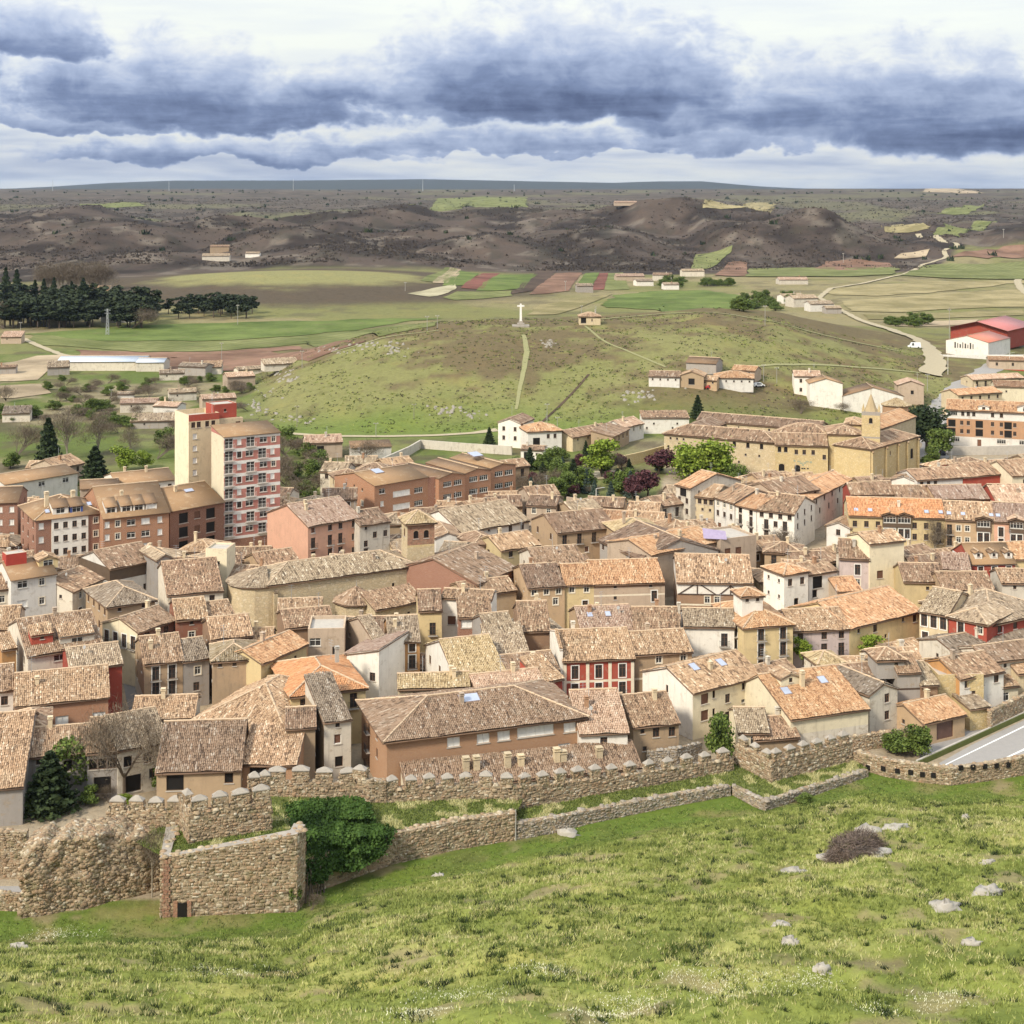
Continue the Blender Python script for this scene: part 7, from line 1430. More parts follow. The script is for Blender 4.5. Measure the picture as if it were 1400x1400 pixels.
def T(kind, name, label, px, py, hpx, wide=1.0, z=None, **kw):
    """tree whose foot shows at px, py and which is hpx photo pixels tall"""
    x, y, gz = gp(px, py) if z is None else (*ev(px, py, z), z)
    return tree(kind, name, label, x, y, gz-.1, hpx*y/F, wide, **kw)
for (k, nm, lb, px, py, hp, wd) in (
  ('conifer', 'fir_tree', 'tall dark fir left of the farmhouse roof', 66, 648, 76, 1.0), ('conifer', 'fir_tree', 'broad dark fir right of the farmhouse roof', 130, 664, 54, 1.5), ('lime', 'shrub', 'lime green willow bush behind the brick apartments', 172, 645, 34, 1.5), ('lime', 'shrub', 'second lime green bush left of the cream tower', 198, 641, 24, 1.4),
  ('poplar', 'bare_tree', 'tall bare tree with grey twigs behind the firs', 92, 628, 74, 1.5), ('poplar', 'bare_tree', 'pale bare poplar behind the broad fir', 135, 620, 58, 1.4), ('barebush', 'bare_tree', 'round bare tree at the left edge', 22, 625, 44, 1.3), ('bush', 'shrub', 'green bush below the round bare tree', 14, 640, 22, 1.4), ('poplar', 'bare_tree', 'thin bare poplar left of the tower', 178, 622, 40, 1.4), ('barebush', 'bare_tree', 'bare thicket behind the lime bushes', 215, 628, 34, 1.6), ('bush', 'shrub', 'olive bush behind the cream tower', 228, 612, 26, 1.6), ('barebush', 'bare_tree', 'bare bush at the left edge near the plots', 8, 548, 24, 1.2),
  ('barebush', 'bare_tree', 'brown thicket right of the tower', 398, 630, 36, 1.3), ('barebush', 'bare_tree', 'brown thicket below the small farmhouse', 412, 660, 38, 1.4), ('barebush', 'bare_tree', 'purple-brown bare tree by the whitewashed shed', 497, 628, 32, 1.5), ('bush', 'shrub', 'dark bush beside the small farmhouse', 449, 624, 16, 1.4), ('barebush', 'bare_tree', 'low thicket left of the school', 432, 648, 22, 1.6), ('bush', 'shrub', 'olive bush left of the school', 400, 655, 24, 1.5),
  ('conifer', 'fir_tree', 'small dark fir beside the villa', 669, 608, 24, 1.2), ('lime', 'tree', 'round lime green tree in the garden', 822, 652, 52, 1.35), ('willow', 'willow', 'left half of the pale green willow pair before the monastery', 946, 655, 44, 1.5), ('willow', 'willow', 'taller right willow of the pale green pair before the monastery', 974, 655, 54, 1.3), ('purple', 'plum_tree', 'large purple plum tree right of the lime tree', 901, 648, 34, 1.6), ('purple', 'plum_tree', 'dark purple plum near the dark car', 886, 680, 38, 1.4), ('purple', 'plum_tree', 'purple plum between the blue spruces', 853, 668, 24, 1.5), ('purple', 'plum_tree', 'purple bush at the left of the garden', 764, 660, 22, 1.5), ('purple', 'plum_tree', 'small purple plum behind the lime tree', 850, 642, 22, 1.3),
  ('conifer', 'fir_tree', 'dark fir in the left of the garden', 784, 672, 44, 1.1), ('fir', 'blue_spruce', 'pale spruce beside the lime tree', 802, 674, 32, 1.2), ('fir', 'blue_spruce', 'blue spruce left of the yellow bush', 835, 682, 24, 1.2), ('fir', 'blue_spruce', 'blue spruce right of the yellow bush', 862, 680, 36, 1.2), ('yellow', 'forsythia', 'bright yellow forsythia bush', 848, 675, 13, 1.6), ('yellow', 'forsythia', 'dull yellow bush at the left of the garden', 768, 672, 16, 1.5), ('broad', 'tree', 'olive tree left of the garden wall', 777, 670, 36, 1.1), ('barebush', 'bare_tree', 'bare brown tree right of the school', 735, 672, 32, 1.6), ('conifer', 'fir_tree', 'dark cypress by the brown roofed house', 801, 626, 24, .9), ('bush', 'shrub', 'dark hedge bush right of the school', 710, 652, 26, 1.3), ('bush', 'shrub', 'green garden shrub below the dark fir', 760, 692, 14, 2.0), ('barebush', 'bare_tree', 'bare shrub at the end of the garden wall', 700, 668, 22, 1.4), ('bush', 'shrub', 'hedge beside the white garage', 770, 630, 18, 1.4),
  ('conifer', 'fir_tree', 'grey-green fir standing alone behind the monastery roof', 954, 572, 32, 1.2), ('bush', 'shrub', 'rounded dark green bush in front of the monastery', 1018, 668, 30, 1.2), ('bush', 'shrub', 'dark shrub beside the willow pair', 997, 660, 26, 1.2), ('barebush', 'bare_tree', 'bare tree on the slope left of the white gable', 1095, 566, 20, 1.7), ('barebush', 'bare_tree', 'bare shrub right of the white gable', 1150, 562, 14, 1.5), ('cedar', 'cedar', 'big dark cedar beside the church', 1267, 618, 62, 1.4), ('broad', 'cedar', 'yellowish pine right of the cedar', 1284, 628, 42, 1.2), ('bush', 'shrub', 'ivy covered trunk under the cedar', 1272, 640, 30, 1.0),
  ('barebush', 'bare_tree', 'purple-brown tree by the white corner house', 1093, 760, 38, 1.5), ('barebush', 'bare_tree', 'second purple-brown tree left of the white gable', 1140, 752, 34, 1.3), ('poplar', 'bare_tree', 'slender bare street tree in front of the yellow row', 1278, 768, 60, 1.1)):
    T(k, nm, lb, px, py, hp, wd)
for k, nm, lb, px, py, z, hp, wd in (
  ('broad', 'tree', 'bright green leafy tree behind the ruin', 96, 1085, 0, 76, 1.1), ('conifer', 'fir_tree', 'bushy dark green juniper behind the ruin', 68, 1110, 0, 82, 1.7), ('bush', 'shrub', 'green bush at the far left edge', -4, 1098, 0, 32, 1.4), ('broad', 'tree', 'small olive green tree left of the steep roofed house', 222, 1085, 0, 40, 1.2), ('bare', 'bare_tree', 'dark bare tree before the half-timbered house', 170, 1090, 0, 122, 1.05), ('sapling', 'sapling', 'pale bare sapling between ruin and bastion', 208, 1227, 0, 92, .95),
  ('broad', 'pine_tree', 'young pine behind the crenellated wall', 985, 1050, 0, 74, .75), ('lime', 'tree', 'lime green shrub before the white and pink house', 1098, 906, 3, 34, 1.1), ('lime', 'tree', 'spreading lime green shrub before the yellow house', 1190, 897, 3, 30, 1.5), ('cypress', 'cypress', 'narrow dark cypress against the ochre stone wall', 1302, 962, 0, 32, 1.0), ('bush', 'shrub', 'dark green bush left of the garage wall', 1226, 1030, 0, 28, 1.7), ('bush', 'shrub', 'dense dark ivy bush before the garage', 1250, 1034, 0, 46, 1.2), ('bush', 'hedge', 'clipped green hedge below the skylight house', 1172, 996, 0, 20, 2.2), ('bramble', 'bramble', 'brown bramble mound on the hillside rock', 1168, 1168, None, 30, 1.25), ('bush', 'shrub', 'green bush in the yard behind the ruin', 120, 1100, 0, 26, 1.3), ('barebush', 'shrub', 'bare shrub in the yard behind the ruin', 150, 1098, 0, 22, 1.4), ('lime', 'shrub', 'bright low shrub below the dark bare tree', 172, 1100, 0, 16, 1.6), ('bush', 'shrub', 'low dark bush left of the juniper', 40, 1112, 0, 24, 1.3), ('bush', 'shrub', 'low bramble at the terrace wall corner', 1098, 1098, None, 14, 2.2), ('bush', 'shrub', 'creeper on the corner of the tall bastion', 402, 1242, 0, 58, .55), ('barebush', 'shrub', 'brown thorn bush at the foot of the ivy', 425, 1245, None, 20, 1.4), ('barebush', 'shrub', 'thorny tuft on the crenellated wall', 690, 1096, 1.5, 26, 1.3)):
    T(k, nm, lb, px, py, hp, wd, z=z)
# ivy blanket over the outer wall
iv = empty('ivy', (*ev(450, 1200, 1), 1), 'huge dark ivy blanket spilling over the outer wall', 'ivy'); ic = np.array(iv.location)
from itertools import product
poly = [(390, 1102), (430, 1093), (490, 1090), (506, 1102), (512, 1128), (541, 1134), (522, 1168), (492, 1188), (452, 1192), (440, 1203), (418, 1208), (410, 1188), (405, 1140)]
def inpoly(x, y):
    c = False; n = len(poly); j = n-1
    for i in range(n):
        (xi, yi), (xj, yj) = poly[i], poly[j]
        if (yi > y) != (yj > y) and x < (xj-xi)*(y-yi)/(yj-yi)+xi: c = not c
        j = i
    return c
pl = []
while len(pl) < 15000:
    x, y = rng.uniform(388, 544), rng.uniform(1088, 1210)
    if inpoly(x+rng.normal(0, 2.5), y+rng.normal(0, 2.5)):
        k = (y-1090)/115; Yd = np.interp(k, [0, .3, .45, 1], [179.5, 173, 168.5, 165.5])+np.interp(x, [400, 540], [-1.2, 3.2])*(k > .25)-1.1*float(vnoise(np.array(x/14.), np.array(y/12.), 3))+rng.normal(0, .25)
        pl.append(atY(x, y, Yd))
pl = np.array(pl)-ic; V, Q, RN = [], [], []; quads(pl, np.tile([0., -.7, .7], (len(pl), 1))+rng.normal(0, .3, (len(pl), 3)), len(pl), .2, V, Q, RN, np.clip(vnoise(pl[:, 0]*1.4, pl[:, 2]*1.8, 2)*.7+.3*rng.random(len(pl)), 0, 1))
link('leaves', npmesh('leaves', np.concatenate(V), np.concatenate(Q), [MATS['leaf_ivy']], np.concatenate(RN)), iv)
st_ = MB()
for k in range(6): p0 = np.array((*ev(418+5*k, 1235-3*k, 0), 0))-ic; st_.tube(p0, p0+np.array([.4*rng.normal(), .6, 3.2]), .12, .06, 5)
st_.build('stem', MATS['bark'], iv)
# planting of the public garden and the thickets right of the tower
gk = [('bush', 'dark green garden shrub'), ('purple', 'purple-leaved garden shrub'), ('fir', 'blue-green garden spruce'), ('broad', 'leafy green garden tree'), ('conifer', 'dark garden fir'), ('barebush', 'bare brown garden shrub')]
for k in range(34):
    kd, lb = gk[rng.integers(0, 6)]; px, py = 716+rng.random()*190, 640+rng.random()*48
    x, y, z = gp(px, py); tree(kd, 'garden_shrub', lb+' in the planting before the monastery', x, y, z-.1, 3.2+3.5*rng.random(), 1.2, 'planting of the public garden', 'shrub')
for k in range(16):
    px, py = 388+rng.random()*58, 606+rng.random()*84; x, y, z = gp(px, py); tree('barebush' if k % 3 else 'bush', 'thicket', 'brown thicket between tower and school' if k % 3 else 'olive thicket between tower and school', x, y, z-.1, 3.5+3*rng.random(), 1.5, 'thickets between tower and school', 'shrub')
# ------------------------------------------------------------------ far woods and hedges
n = 0
def far(kind, name, label, spots, hm, wide, group, cat='tree'):
    for px, py in spots:
        x, y, z = gp(px, py); tree(kind, name, label, x, y, z-.2, hm*(.8+.4*rng.random()), wide*(.85+.3*rng.random()), group, cat)
sp = [(8+11*k+rng.normal(0, 3), 447-4*rng.random()-(22 if k % 3 == 0 else 0)*rng.random()) for k in range(19)]
far('pine', 'pine_tree', 'dark pine of the wood left of the green meadow', sp, 17, 1.3, 'pines of the wood by the meadow')
far('pine', 'pine_tree', 'dark pine of the wood left of the green meadow', [(30+13*k+rng.normal(0, 4), 432-10*rng.random()) for k in range(15)], 16, 1.3, 'pines of the wood by the meadow')
far('pine', 'pine_tree', 'dark pine of the wood left of the green meadow', [(2+rng.random()*195, 449-26*rng.random()**1.5) for _ in range(70)], 14, 1.6, 'pines of the wood by the meadow')
far('conifer', 'fir_tree', 'tall pointed fir over the pine wood', [(8, 420), (23, 422), (48, 424), (60, 425), (74, 424), (98, 428), (114, 430)], 22, .8, 'pointed firs over the pine wood')
far('pine', 'pine_tree', 'dark pine scattered along the knoll', [(168+12*k+rng.normal(0, 4), 432+4*rng.random()-6*(k % 2)) for k in range(15)]+[(255+9*k+rng.normal(0, 3), 423+10*rng.random()) for k in range(11)], 11, 1.5, 'pines along the foot of the knoll')
far('barebush', 'bare_tree', 'bare tree at the edge of the pine wood', [(15, 438), (5, 450), (180, 450), (60, 436)], 14, 1.5, 'bare trees by the pine wood')
far('poplar', 'poplar', 'pale bare poplar standing in a row behind the pines', [(62+6*k+rng.normal(0, 2), 398) for k in range(15)], 20, 1.6, 'bare poplars behind the pines')
far('bush', 'hedge_bush', 'dark clipped hedge bush among the left gardens', [(2+8*k, 572+4*math.sin(k)) for k in range(7)]+[(118+7*k, 563-k*.4) for k in range(5)]+[(135+8*k, 583) for k in range(8)], 4.2, 1.6, 'hedge bushes of the left gardens', 'bush')
far('barebush', 'bare_bush', 'brown bare bush among the left gardens', [(60+rng.random()*290, 522+rng.random()*70) for _ in range(42)], 3.8, 1.7, 'bare bushes of the left gardens', 'bush')
far('bush', 'green_bush', 'olive bush among the left gardens', [(50+rng.random()*300, 520+rng.random()*70) for _ in range(30)], 3.2, 1.6, 'olive bushes of the left gardens', 'bush')
far('bush', 'valley_bush', 'dark bush in the valley behind the crest', [(1010+rng.random()*80, 408+rng.random()*18) for _ in range(20)]+[(905+rng.random()*30, 382+rng.random()*14) for _ in range(10)]+[(963+4*k, 391) for k in range(10)]+[(1215+rng.random()*50, 442+6*rng.random()) for _ in range(8)], 6, 1.6, 'bushes of the valley behind the crest', 'bush')
# ------------------------------------------------------------------ countless growth: one object each
def tri_blades(P, hgt, wid, lean, rn, name, label, mats, mi):
    n = len(P); a = rng.random(n)*6.283; s = np.stack([np.cos(a), np.sin(a), 0*a], -1)*wid[:, None]*.5
    tip = P+np.stack([rng.normal(0, 1, n)*lean*hgt, rng.normal(0, 1, n)*lean*hgt, hgt], -1)
    V = np.stack([P-s, P+s, tip], 1).reshape(-1, 3); o = link(name, npmesh(name, V, np.arange(n*3).reshape(-1, 3), mats, rn, mi)); return tag(o, label, None, None, 'stuff')
# grass on the castle hillside
n = 135000; Yg = 84+np.sqrt(rng.random(n))*116; Xg = (rng.random(n)*.86-.43)*Yg; d = Yw(Xg/Yg)-Yg; ok = d > .6; Xg, Yg, d = Xg[ok], Yg[ok], d[ok]; n = len(Xg)
f1 = fbm(Xg/7, Yg/5, 4, 101); f2 = fbm(Xg/2.2, Yg/1.6, 3, 131); near = sstep(d, 4, 12)
thick = .6+.4*near; kp = rng.random(n) < thick*np.clip(.25+1.3*f2, 0, 1)*(1-.85*sstep(fbm(Xg/5, Yg/4, 4, 83), .60, .70)); Xg, Yg, f1, f2, near = Xg[kp], Yg[kp], f1[kp], f2[kp], near[kp]; n = len(Xg)
nb = 5; Xb = np.repeat(Xg, nb)+rng.normal(0, .12, n*nb); Yb = np.repeat(Yg, nb)+rng.normal(0, .12, n*nb); Zb = terr(Xb, Yb)-.03
f1b, f2b, nrb = np.repeat(f1, nb), np.repeat(f2, nb), np.repeat(near, nb); tq = np.repeat(rng.random(n), nb)
mi = np.where(nrb < .4, np.where(tq < .6, 1, 2), np.where(f1b+.5*(tq-.5) > .66, 3, np.where(f1b+.5*(tq-.5) > .50, 0, np.where(tq < .80, 1, 2))))
tri_blades(np.stack([Xb, Yb, Zb], -1), (.14+.25*rng.random(n*nb))*(.6+.5*nrb)*(.7+.7*f2b), .05+.06*rng.random(n*nb), .45, np.clip(np.repeat(rng.random(n), nb)*.8+.2*rng.random(n*nb), 0, 1), 'grass', 'tufted grass on the castle hillside', [MATS['grass_light'], MATS['grass_mid'], MATS['grass_dark'], MATS['grass_straw']], mi)
TP = []
for g_ in TERR:
    m_, n_ = g_.shape[:2]; k = 5200; a = rng.random(k)*(m_-1.001); b = rng.random(k)*(n_-1.001); a0, b0 = a.astype(int), b.astype(int); fa, fb_ = (a-a0)[:, None], (b-b0)[:, None]
    TP.append(g_[a0, b0]*(1-fa)*(1-fb_)+g_[a0+1, b0]*fa*(1-fb_)+g_[a0, b0+1]*(1-fa)*fb_+g_[a0+1, b0+1]*fa*fb_)
TP = np.repeat(np.concatenate(TP), 4, 0); TP[:, :2] += rng.normal(0, .1, (len(TP), 2)); n = len(TP); tq = vnoise(TP[:, 0]/1.5, TP[:, 1]/1.5, 3)
tri_blades(TP, .10+.22*rng.random(n)*(.5+tq), .06+.06*rng.random(n), .5, np.clip(.6*rng.random(n)+.4*tq, 0, 1), 'terrace_grass', 'short grass on the turf terraces along the walls', [MATS['grass_mid'], MATS['grass_dark'], MATS['grass_straw']], np.where(tq > .68, 2, np.where(rng.random(n) < .35, 1, 0)))
# dark low tussocks dotted over the slope
n = 4200; Yg = 86+np.sqrt(rng.random(n))*109; Xg = (rng.random(n)*.86-.43)*Yg; d = Yw(Xg/Yg)-Yg; ok = (d > 8) & (fbm(Xg/9, Yg/7, 3, 171)+.35*rng.random(n) > .62); Xg, Yg = Xg[ok], Yg[ok]; n = len(Xg); nb = 26
sz = np.repeat(.16+.3*rng.random(n)**2, nb); Xb = np.repeat(Xg, nb)+rng.normal(0, 1, n*nb)*sz; Yb = np.repeat(Yg, nb)+rng.normal(0, 1, n*nb)*sz*.8
tri_blades(np.stack([Xb, Yb, terr(Xb, Yb)-.04], -1), .16+sz*(.5+rng.random(n*nb)), .06+.08*rng.random(n*nb), .5, np.clip(np.repeat(rng.random(n), nb)*.6+.3*rng.random(n*nb), 0, 1), 'thyme_tussocks', 'dark low thyme tussocks dotted over the hillside', [MATS['grass_dark'], MATS['leaf_dark']], np.repeat((rng.random(n) < .35).astype(int), nb))
# drifts of small white flowers low on the slope
fp = [(745, 1328, 26, 5), (640, 1362, 50, 5), (560, 1385, 50, 6), (950, 1335, 60, 5), (880, 1372, 45, 7), (1010, 1360, 60, 8), (1080, 1340, 50, 8), (90, 1278, 60, 4), (300, 1330, 60, 4), (1250, 1370, 70, 10), (830, 1390, 40, 5)]
W_ = []
for px, py, rx, ry in fp:
    for _ in range(14):
        x, y, z = gp(px+rng.normal(0, rx*.6), py+rng.normal(0, ry*.8)); k = 40; q = np.stack([x+rng.normal(0, .8, k), y+rng.normal(0, .6, k)], -1); W_.append(q)
W_ = np.concatenate(W_); n = len(W_); tri_blades(np.stack([W_[:, 0], W_[:, 1], terr(W_[:, 0], W_[:, 1])+.08], -1), .05+.08*rng.random(n), .035+.03*rng.random(n), .8, rng.random(n), 'white_flowers', 'drifts of small white flowers low on the slope', [MATS['petal']], np.zeros(n, int))
# limestone outcrops on the hillside
def rock(label, px, py, w_, h_, k=9):
    x, y, z = gp(px, py); V = []; F_ = []; nu, nv = 12, 6; sd_ = rng.integers(0, 999)
    for j in range(nv+1):
        for i in range(nu):
            a = 2*math.pi*i/nu; p_ = j/nv*math.pi*.5; r_ = math.cos(p_); nz = .5+1.0*float(vnoise(np.array(i*1.3+sd_), np.array(j*1.7), 7))
            V.append((math.cos(a)*r_*w_*.5*nz, math.sin(a)*r_*w_*.3*nz, -.25+math.sin(p_)*h_*nz))
    for j in range(nv):
        for i in range(nu): F_.append((j*nu+i, j*nu+(i+1) % nu, (j+1)*nu+(i+1) % nu, (j+1)*nu+i))
    o = link('rock', npmesh('rock', V, F_, [MATS['limestone']]), None, (x, y, z), rng.normal(0, .3)); tag(o, label, 'rock')
for lb, px, py, w_, h_ in (('long pale rock under the bramble mound', 1150, 1172, 4.6, .9), ('flat pale rock slab right of the bramble', 1190, 1166, 4.4, .6), ('rounded rock above the bramble mound', 1185, 1140, 3.2, 1.0), ('low ledge trailing right of the bramble', 1222, 1132, 4, .5), ('slanting rock below the bramble on the left', 1085, 1195, 3.4, .8), ('small white boulder near the loophole wall', 1320, 1120, 1.3, .7), ('bright rock in the middle right of the slope', 1292, 1242, 3.4, .9), ('pale rock pile at the right edge of the slope', 1350, 1222, 3.6, .8), ('flat stone near the right edge under the wall', 1350, 1180, 1.8, .5), ('small rock left of the slope centre line', 1070, 1265, 1.8, .5), ('broken pale stones low on the slope', 1082, 1290, 1.6, .7), ('white stone low on the right slope', 1122, 1327, 1.8, .6), ('pale stones scattered at the right edge', 1330, 1290, 1.8, .5), ('two stones under the outer wall', 600, 1197, 1.6, .5), ('dark rock in the grass at the lower left', 25, 1296, 2.0, .7), ('white rubble at the foot of the corner tower', 1047, 1076, 2.4, .8), ('dark rock cluster at the dry-stone wall', 775, 1140, 3.0, .8)): rock(lb, px, py, w_, h_)
# heath on the far hills
n = 76000; Yg = 1330+np.abs(rng.random(n)**1.5)*2600; Xg = (rng.random(n)*.82-.41)*Yg; pu = Xg/Yg*F+700
ok = (fbm(Xg/60, Yg/60, 4, 21)+.25*rng.random(n) < .66) & (Yg > 1330+np.interp(pu, [380, 700, 1270, 1330], [40, 60, 120, 480])); Xg, Yg = Xg[ok], Yg[ok]; n = len(Xg); nb = 4
sz = np.repeat(.6+1.1*rng.random(n)**2, nb); P = np.stack([np.repeat(Xg, nb)+rng.normal(0, .8, n*nb)*sz, np.repeat(Yg, nb)+rng.normal(0, .8, n*nb)*sz, np.repeat(terr(Xg, Yg), nb)-.3], -1)
tri_blades(P, sz*(1.0+.8*rng.random(n*nb)), sz*(1.4+rng.random(n*nb)), .3, np.clip(np.repeat(rng.random(n), nb)*.7+.3*rng.random(n*nb), 0, 1), 'heath_scrub', 'dark brown heath scrub covering the far hills', [MATS['scrub']], np.zeros(n*nb, int))
# juniper dots: hills and plateau rim
n = 520; Yg = 1500+rng.random(n)*4200; Xg = (rng.random(n)*.8-.4)*Yg; nb = 14; sz = np.repeat(2.0+2.5*rng.random(n), nb)
P = np.stack([np.repeat(Xg, nb)+rng.normal(0, .5, n*nb)*sz, np.repeat(Yg, nb)+rng.normal(0, .5, n*nb)*sz, np.repeat(terr(Xg, Yg), nb)-.3], -1)
tri_blades(P, sz*(1.0+.8*rng.random(n*nb)), sz*.9, .3, np.clip(rng.random(n*nb), 0, 1), 'juniper_scrub', 'dark juniper dots on the far hills and plateau', [MATS['pine']], np.zeros(n*nb, int))
# rocks and heath clumps on the cross hill
n = 9000; Yg = 475+rng.random(n)*160; pu = 350+rng.random(n)*950; Xg = (pu-700)*Yg/F; ok = fbm(Xg/14, Yg/10, 4, 201)+.3*rng.random(n) > .62; Xg, Yg = Xg[ok], Yg[ok]; n = len(Xg); nb = 9; sz = np.repeat(.15+.35*rng.random(n)**2, nb)
Xb = np.repeat(Xg, nb)+rng.normal(0, 1, n*nb)*sz; Yb = np.repeat(Yg, nb)+rng.normal(0, 1, n*nb)*sz
tri_blades(np.stack([Xb, Yb, terr(Xb, Yb)-.05], -1), .12+sz*(.5+rng.random(n*nb)), .15+.25*rng.random(n*nb), .5, np.repeat(rng.random(n), nb), 'heath_tufts', 'heath tufts dotted over the cross hill', [MATS['scrub'], MATS['grass_mid'], MATS['grass_dark']], np.repeat(rng.integers(0, 3, n), nb))
def rockfield(label, spots, n, smin, smax):
    V, Q = [], []
    for _ in range(n):
        px, py, rx, ry = spots[rng.integers(0, len(spots))]; x, y, z = gp(px+rng.normal(0, rx), py+rng.normal(0, ry)); s_ = rng.uniform(smin, smax); base = sum(len(q) for q in V); yw = rng.random()*6
        V.append(np.array([(x+s_*(1-.45*z2)*(math.cos(yw)*a-math.sin(yw)*b*.7)*(.7+.6*rng.random()), y+s_*(1-.45*z2)*(math.sin(yw)*a+math.cos(yw)*b*.7), z-.3+z2*s_*(.6+.6*rng.random())) for z2 in (0, 1) for a, b in ((-1, -1), (1, -1), (1, 1), (-1, 1))])); Q.append(base+np.array([(4, 5, 6, 7), (0, 1, 5, 4), (1, 2, 6, 5), (2, 3, 7, 6), (3, 0, 4, 7)]))
    tag(link('rock_scatter', npmesh('rock_scatter', np.concatenate(V), np.concatenate(Q), [MATS['rock']])), label, None, None, 'stuff')
rockfield('limestone outcrops along the left shoulder of the cross hill', [(365, 535, 10, 8), (390, 515, 10, 5), (350, 555, 8, 6), (460, 480, 16, 3), (500, 472, 14, 3), (400, 575, 14, 4), (545, 477, 8, 5), (880, 540, 16, 5), (752, 470, 6, 3), (610, 562, 10, 4), (650, 568, 8, 3)], 300, .25, .9)
# ------------------------------------------------------------------ infill: the small houses glimpsed between the named ones
def overlap(c, r):
    for (A, e1, e2, L, D, h) in FOOT:
        q = np.array(c)-A; u, v = q@e1, q@e2
        if -r < u < L+r and -r < v < D+r: return True
    return False
fill = 0
TL = ['t_tan', 't_brown', 't_grey', 't_tan', 't_brown']; WLs = ['tan', 'beige', 'offwhite', 'earth', 'cream']; AD = {'t_tan': 'tan', 't_brown': 'brown', 't_grey': 'grey'}; WD = {'tan': 'tan', 'beige': 'beige', 'offwhite': 'whitish', 'earth': 'earth-coloured', 'cream': 'cream'}
cand = []
for Yc in np.arange(204, 395, 4.0):
    for Xc in np.arange(-.37*Yc, .37*Yc, 4.0):
        px = 700+F*Xc/Yc; py = PY0+CH*F/Yc
        if 160 < px < 200 and py > 865: continue          # the alley
        if py > 1020 and px > 1150: continue
        if py < 716 and 735 < px < 935: continue
        if py < 700 and 700 < px < 1030: continue          # garden and street
        if py < 712 and px < 460: continue
        if 1035 < px < 1160 and 735 < py < 772: continue
        if 1160 < px < 1330 and 755 < py < 790: continue
        if px > 1240 and py < 640: continue
        cand.append((Xc+rng.normal(0, .8), Yc+rng.normal(0, .8)))
used_lab = set()
FRAC = {'sandstone monastery': .97, 'orange brick school': .9, 'pink and white nine-storey apartment tower': .97, 'long stone parish church': .85}
def fits(x, y, zr, rad):
    """a cottage may only hide the lower part of the named house behind it"""
    px, top = 700+F*x/y, PY0+(CH-zr)*F/y; hw = rad*F/y
    for lb, (bd, A, B, D) in HOUSES.items():
        pa, pb = 700+F*A[0]/A[1], 700+F*B[0]/B[1]; Ym = A[1]+(B[1]-A[1])*min(1, max(0, (px-pa)/(pb-pa)))
        if Ym < y+2 or Ym > y+(70 if lb in FRAC else 34): continue
        a, b = sorted((700+F*A[0]/A[1], 700+F*B[0]/B[1]))
        if px+hw < a or px-hw > b: continue
        he = HEAVE[lb]; e_ = PY0+(CH-he)*F/Ym; g_ = PY0+CH*F/Ym
        if top < e_+FRAC.get(lb, .6)*(g_-e_): return False
    return True
for (x, y) in cand:
    if overlap((x, y), 3.2): continue
    pxx, pyy = 700+F*x/y, PY0+CH*F/y
    if (pyy > 975 and pxx > 860) or (pxx > 1240 and pyy > 925) or pyy > 1075: continue
    hh = next((q for q in (6.6, 5.4, 4.2, 3.2) if fits(x, y, q+1.5, 4)), None)
    if hh is None: continue
    w_, D = rng.uniform(6.5, 9), rng.uniform(6.5, 9); ang = rng.choice([.1, .35, -.2, .55]); e = np.array([math.cos(ang), math.sin(ang)]); e2 = np.array([-e[1], e[0]]); A = np.array([x, y])-e*w_/2-e2*D/2
    best = min(HOUSES.items(), key=lambda kv: np.linalg.norm((kv[1][1]+kv[1][2])/2-np.array([x, y])))
    bl, (bd, a0, b0, d0) = best; rel = np.array([x, y])-bd.c; side = 'behind' if rel[1] > abs(rel[0])*.6 else 'in front of' if rel[1] < -abs(rel[0])*.6 else 'right of' if rel[0] > 0 else 'left of'
    tl = TL[rng.integers(0, 5)]; wl = WLs[rng.integers(0, 5)]
    short = ' '.join(bl.split()[:9]).rstrip(','); 
    for stop in (' with', ' and', ' of', ' the', ' a', ' in', ' an', ' right', ' left', ' under', ' two', ' beside', ' behind', ' below'):
        if short.endswith(stop): short = short[:-len(stop)]
    lab = f'{AD[tl]}-roofed {WD[wl]} cottage {side} the {short}'
    if lab in used_lab: continue
    used_lab.add(lab)
    bd = Bld('cottage', lab, 'house', A, A+e*w_, D, 0.0, 'small cottages between the larger houses')
    bd.vol(A, A+e*w_, hh, D, 'p' if rng.random() < .75 else 'h', .38, wl, tl, '', auto=True, chim=int(rng.random() < .5)); fill += 1
print('infill cottages', fill)
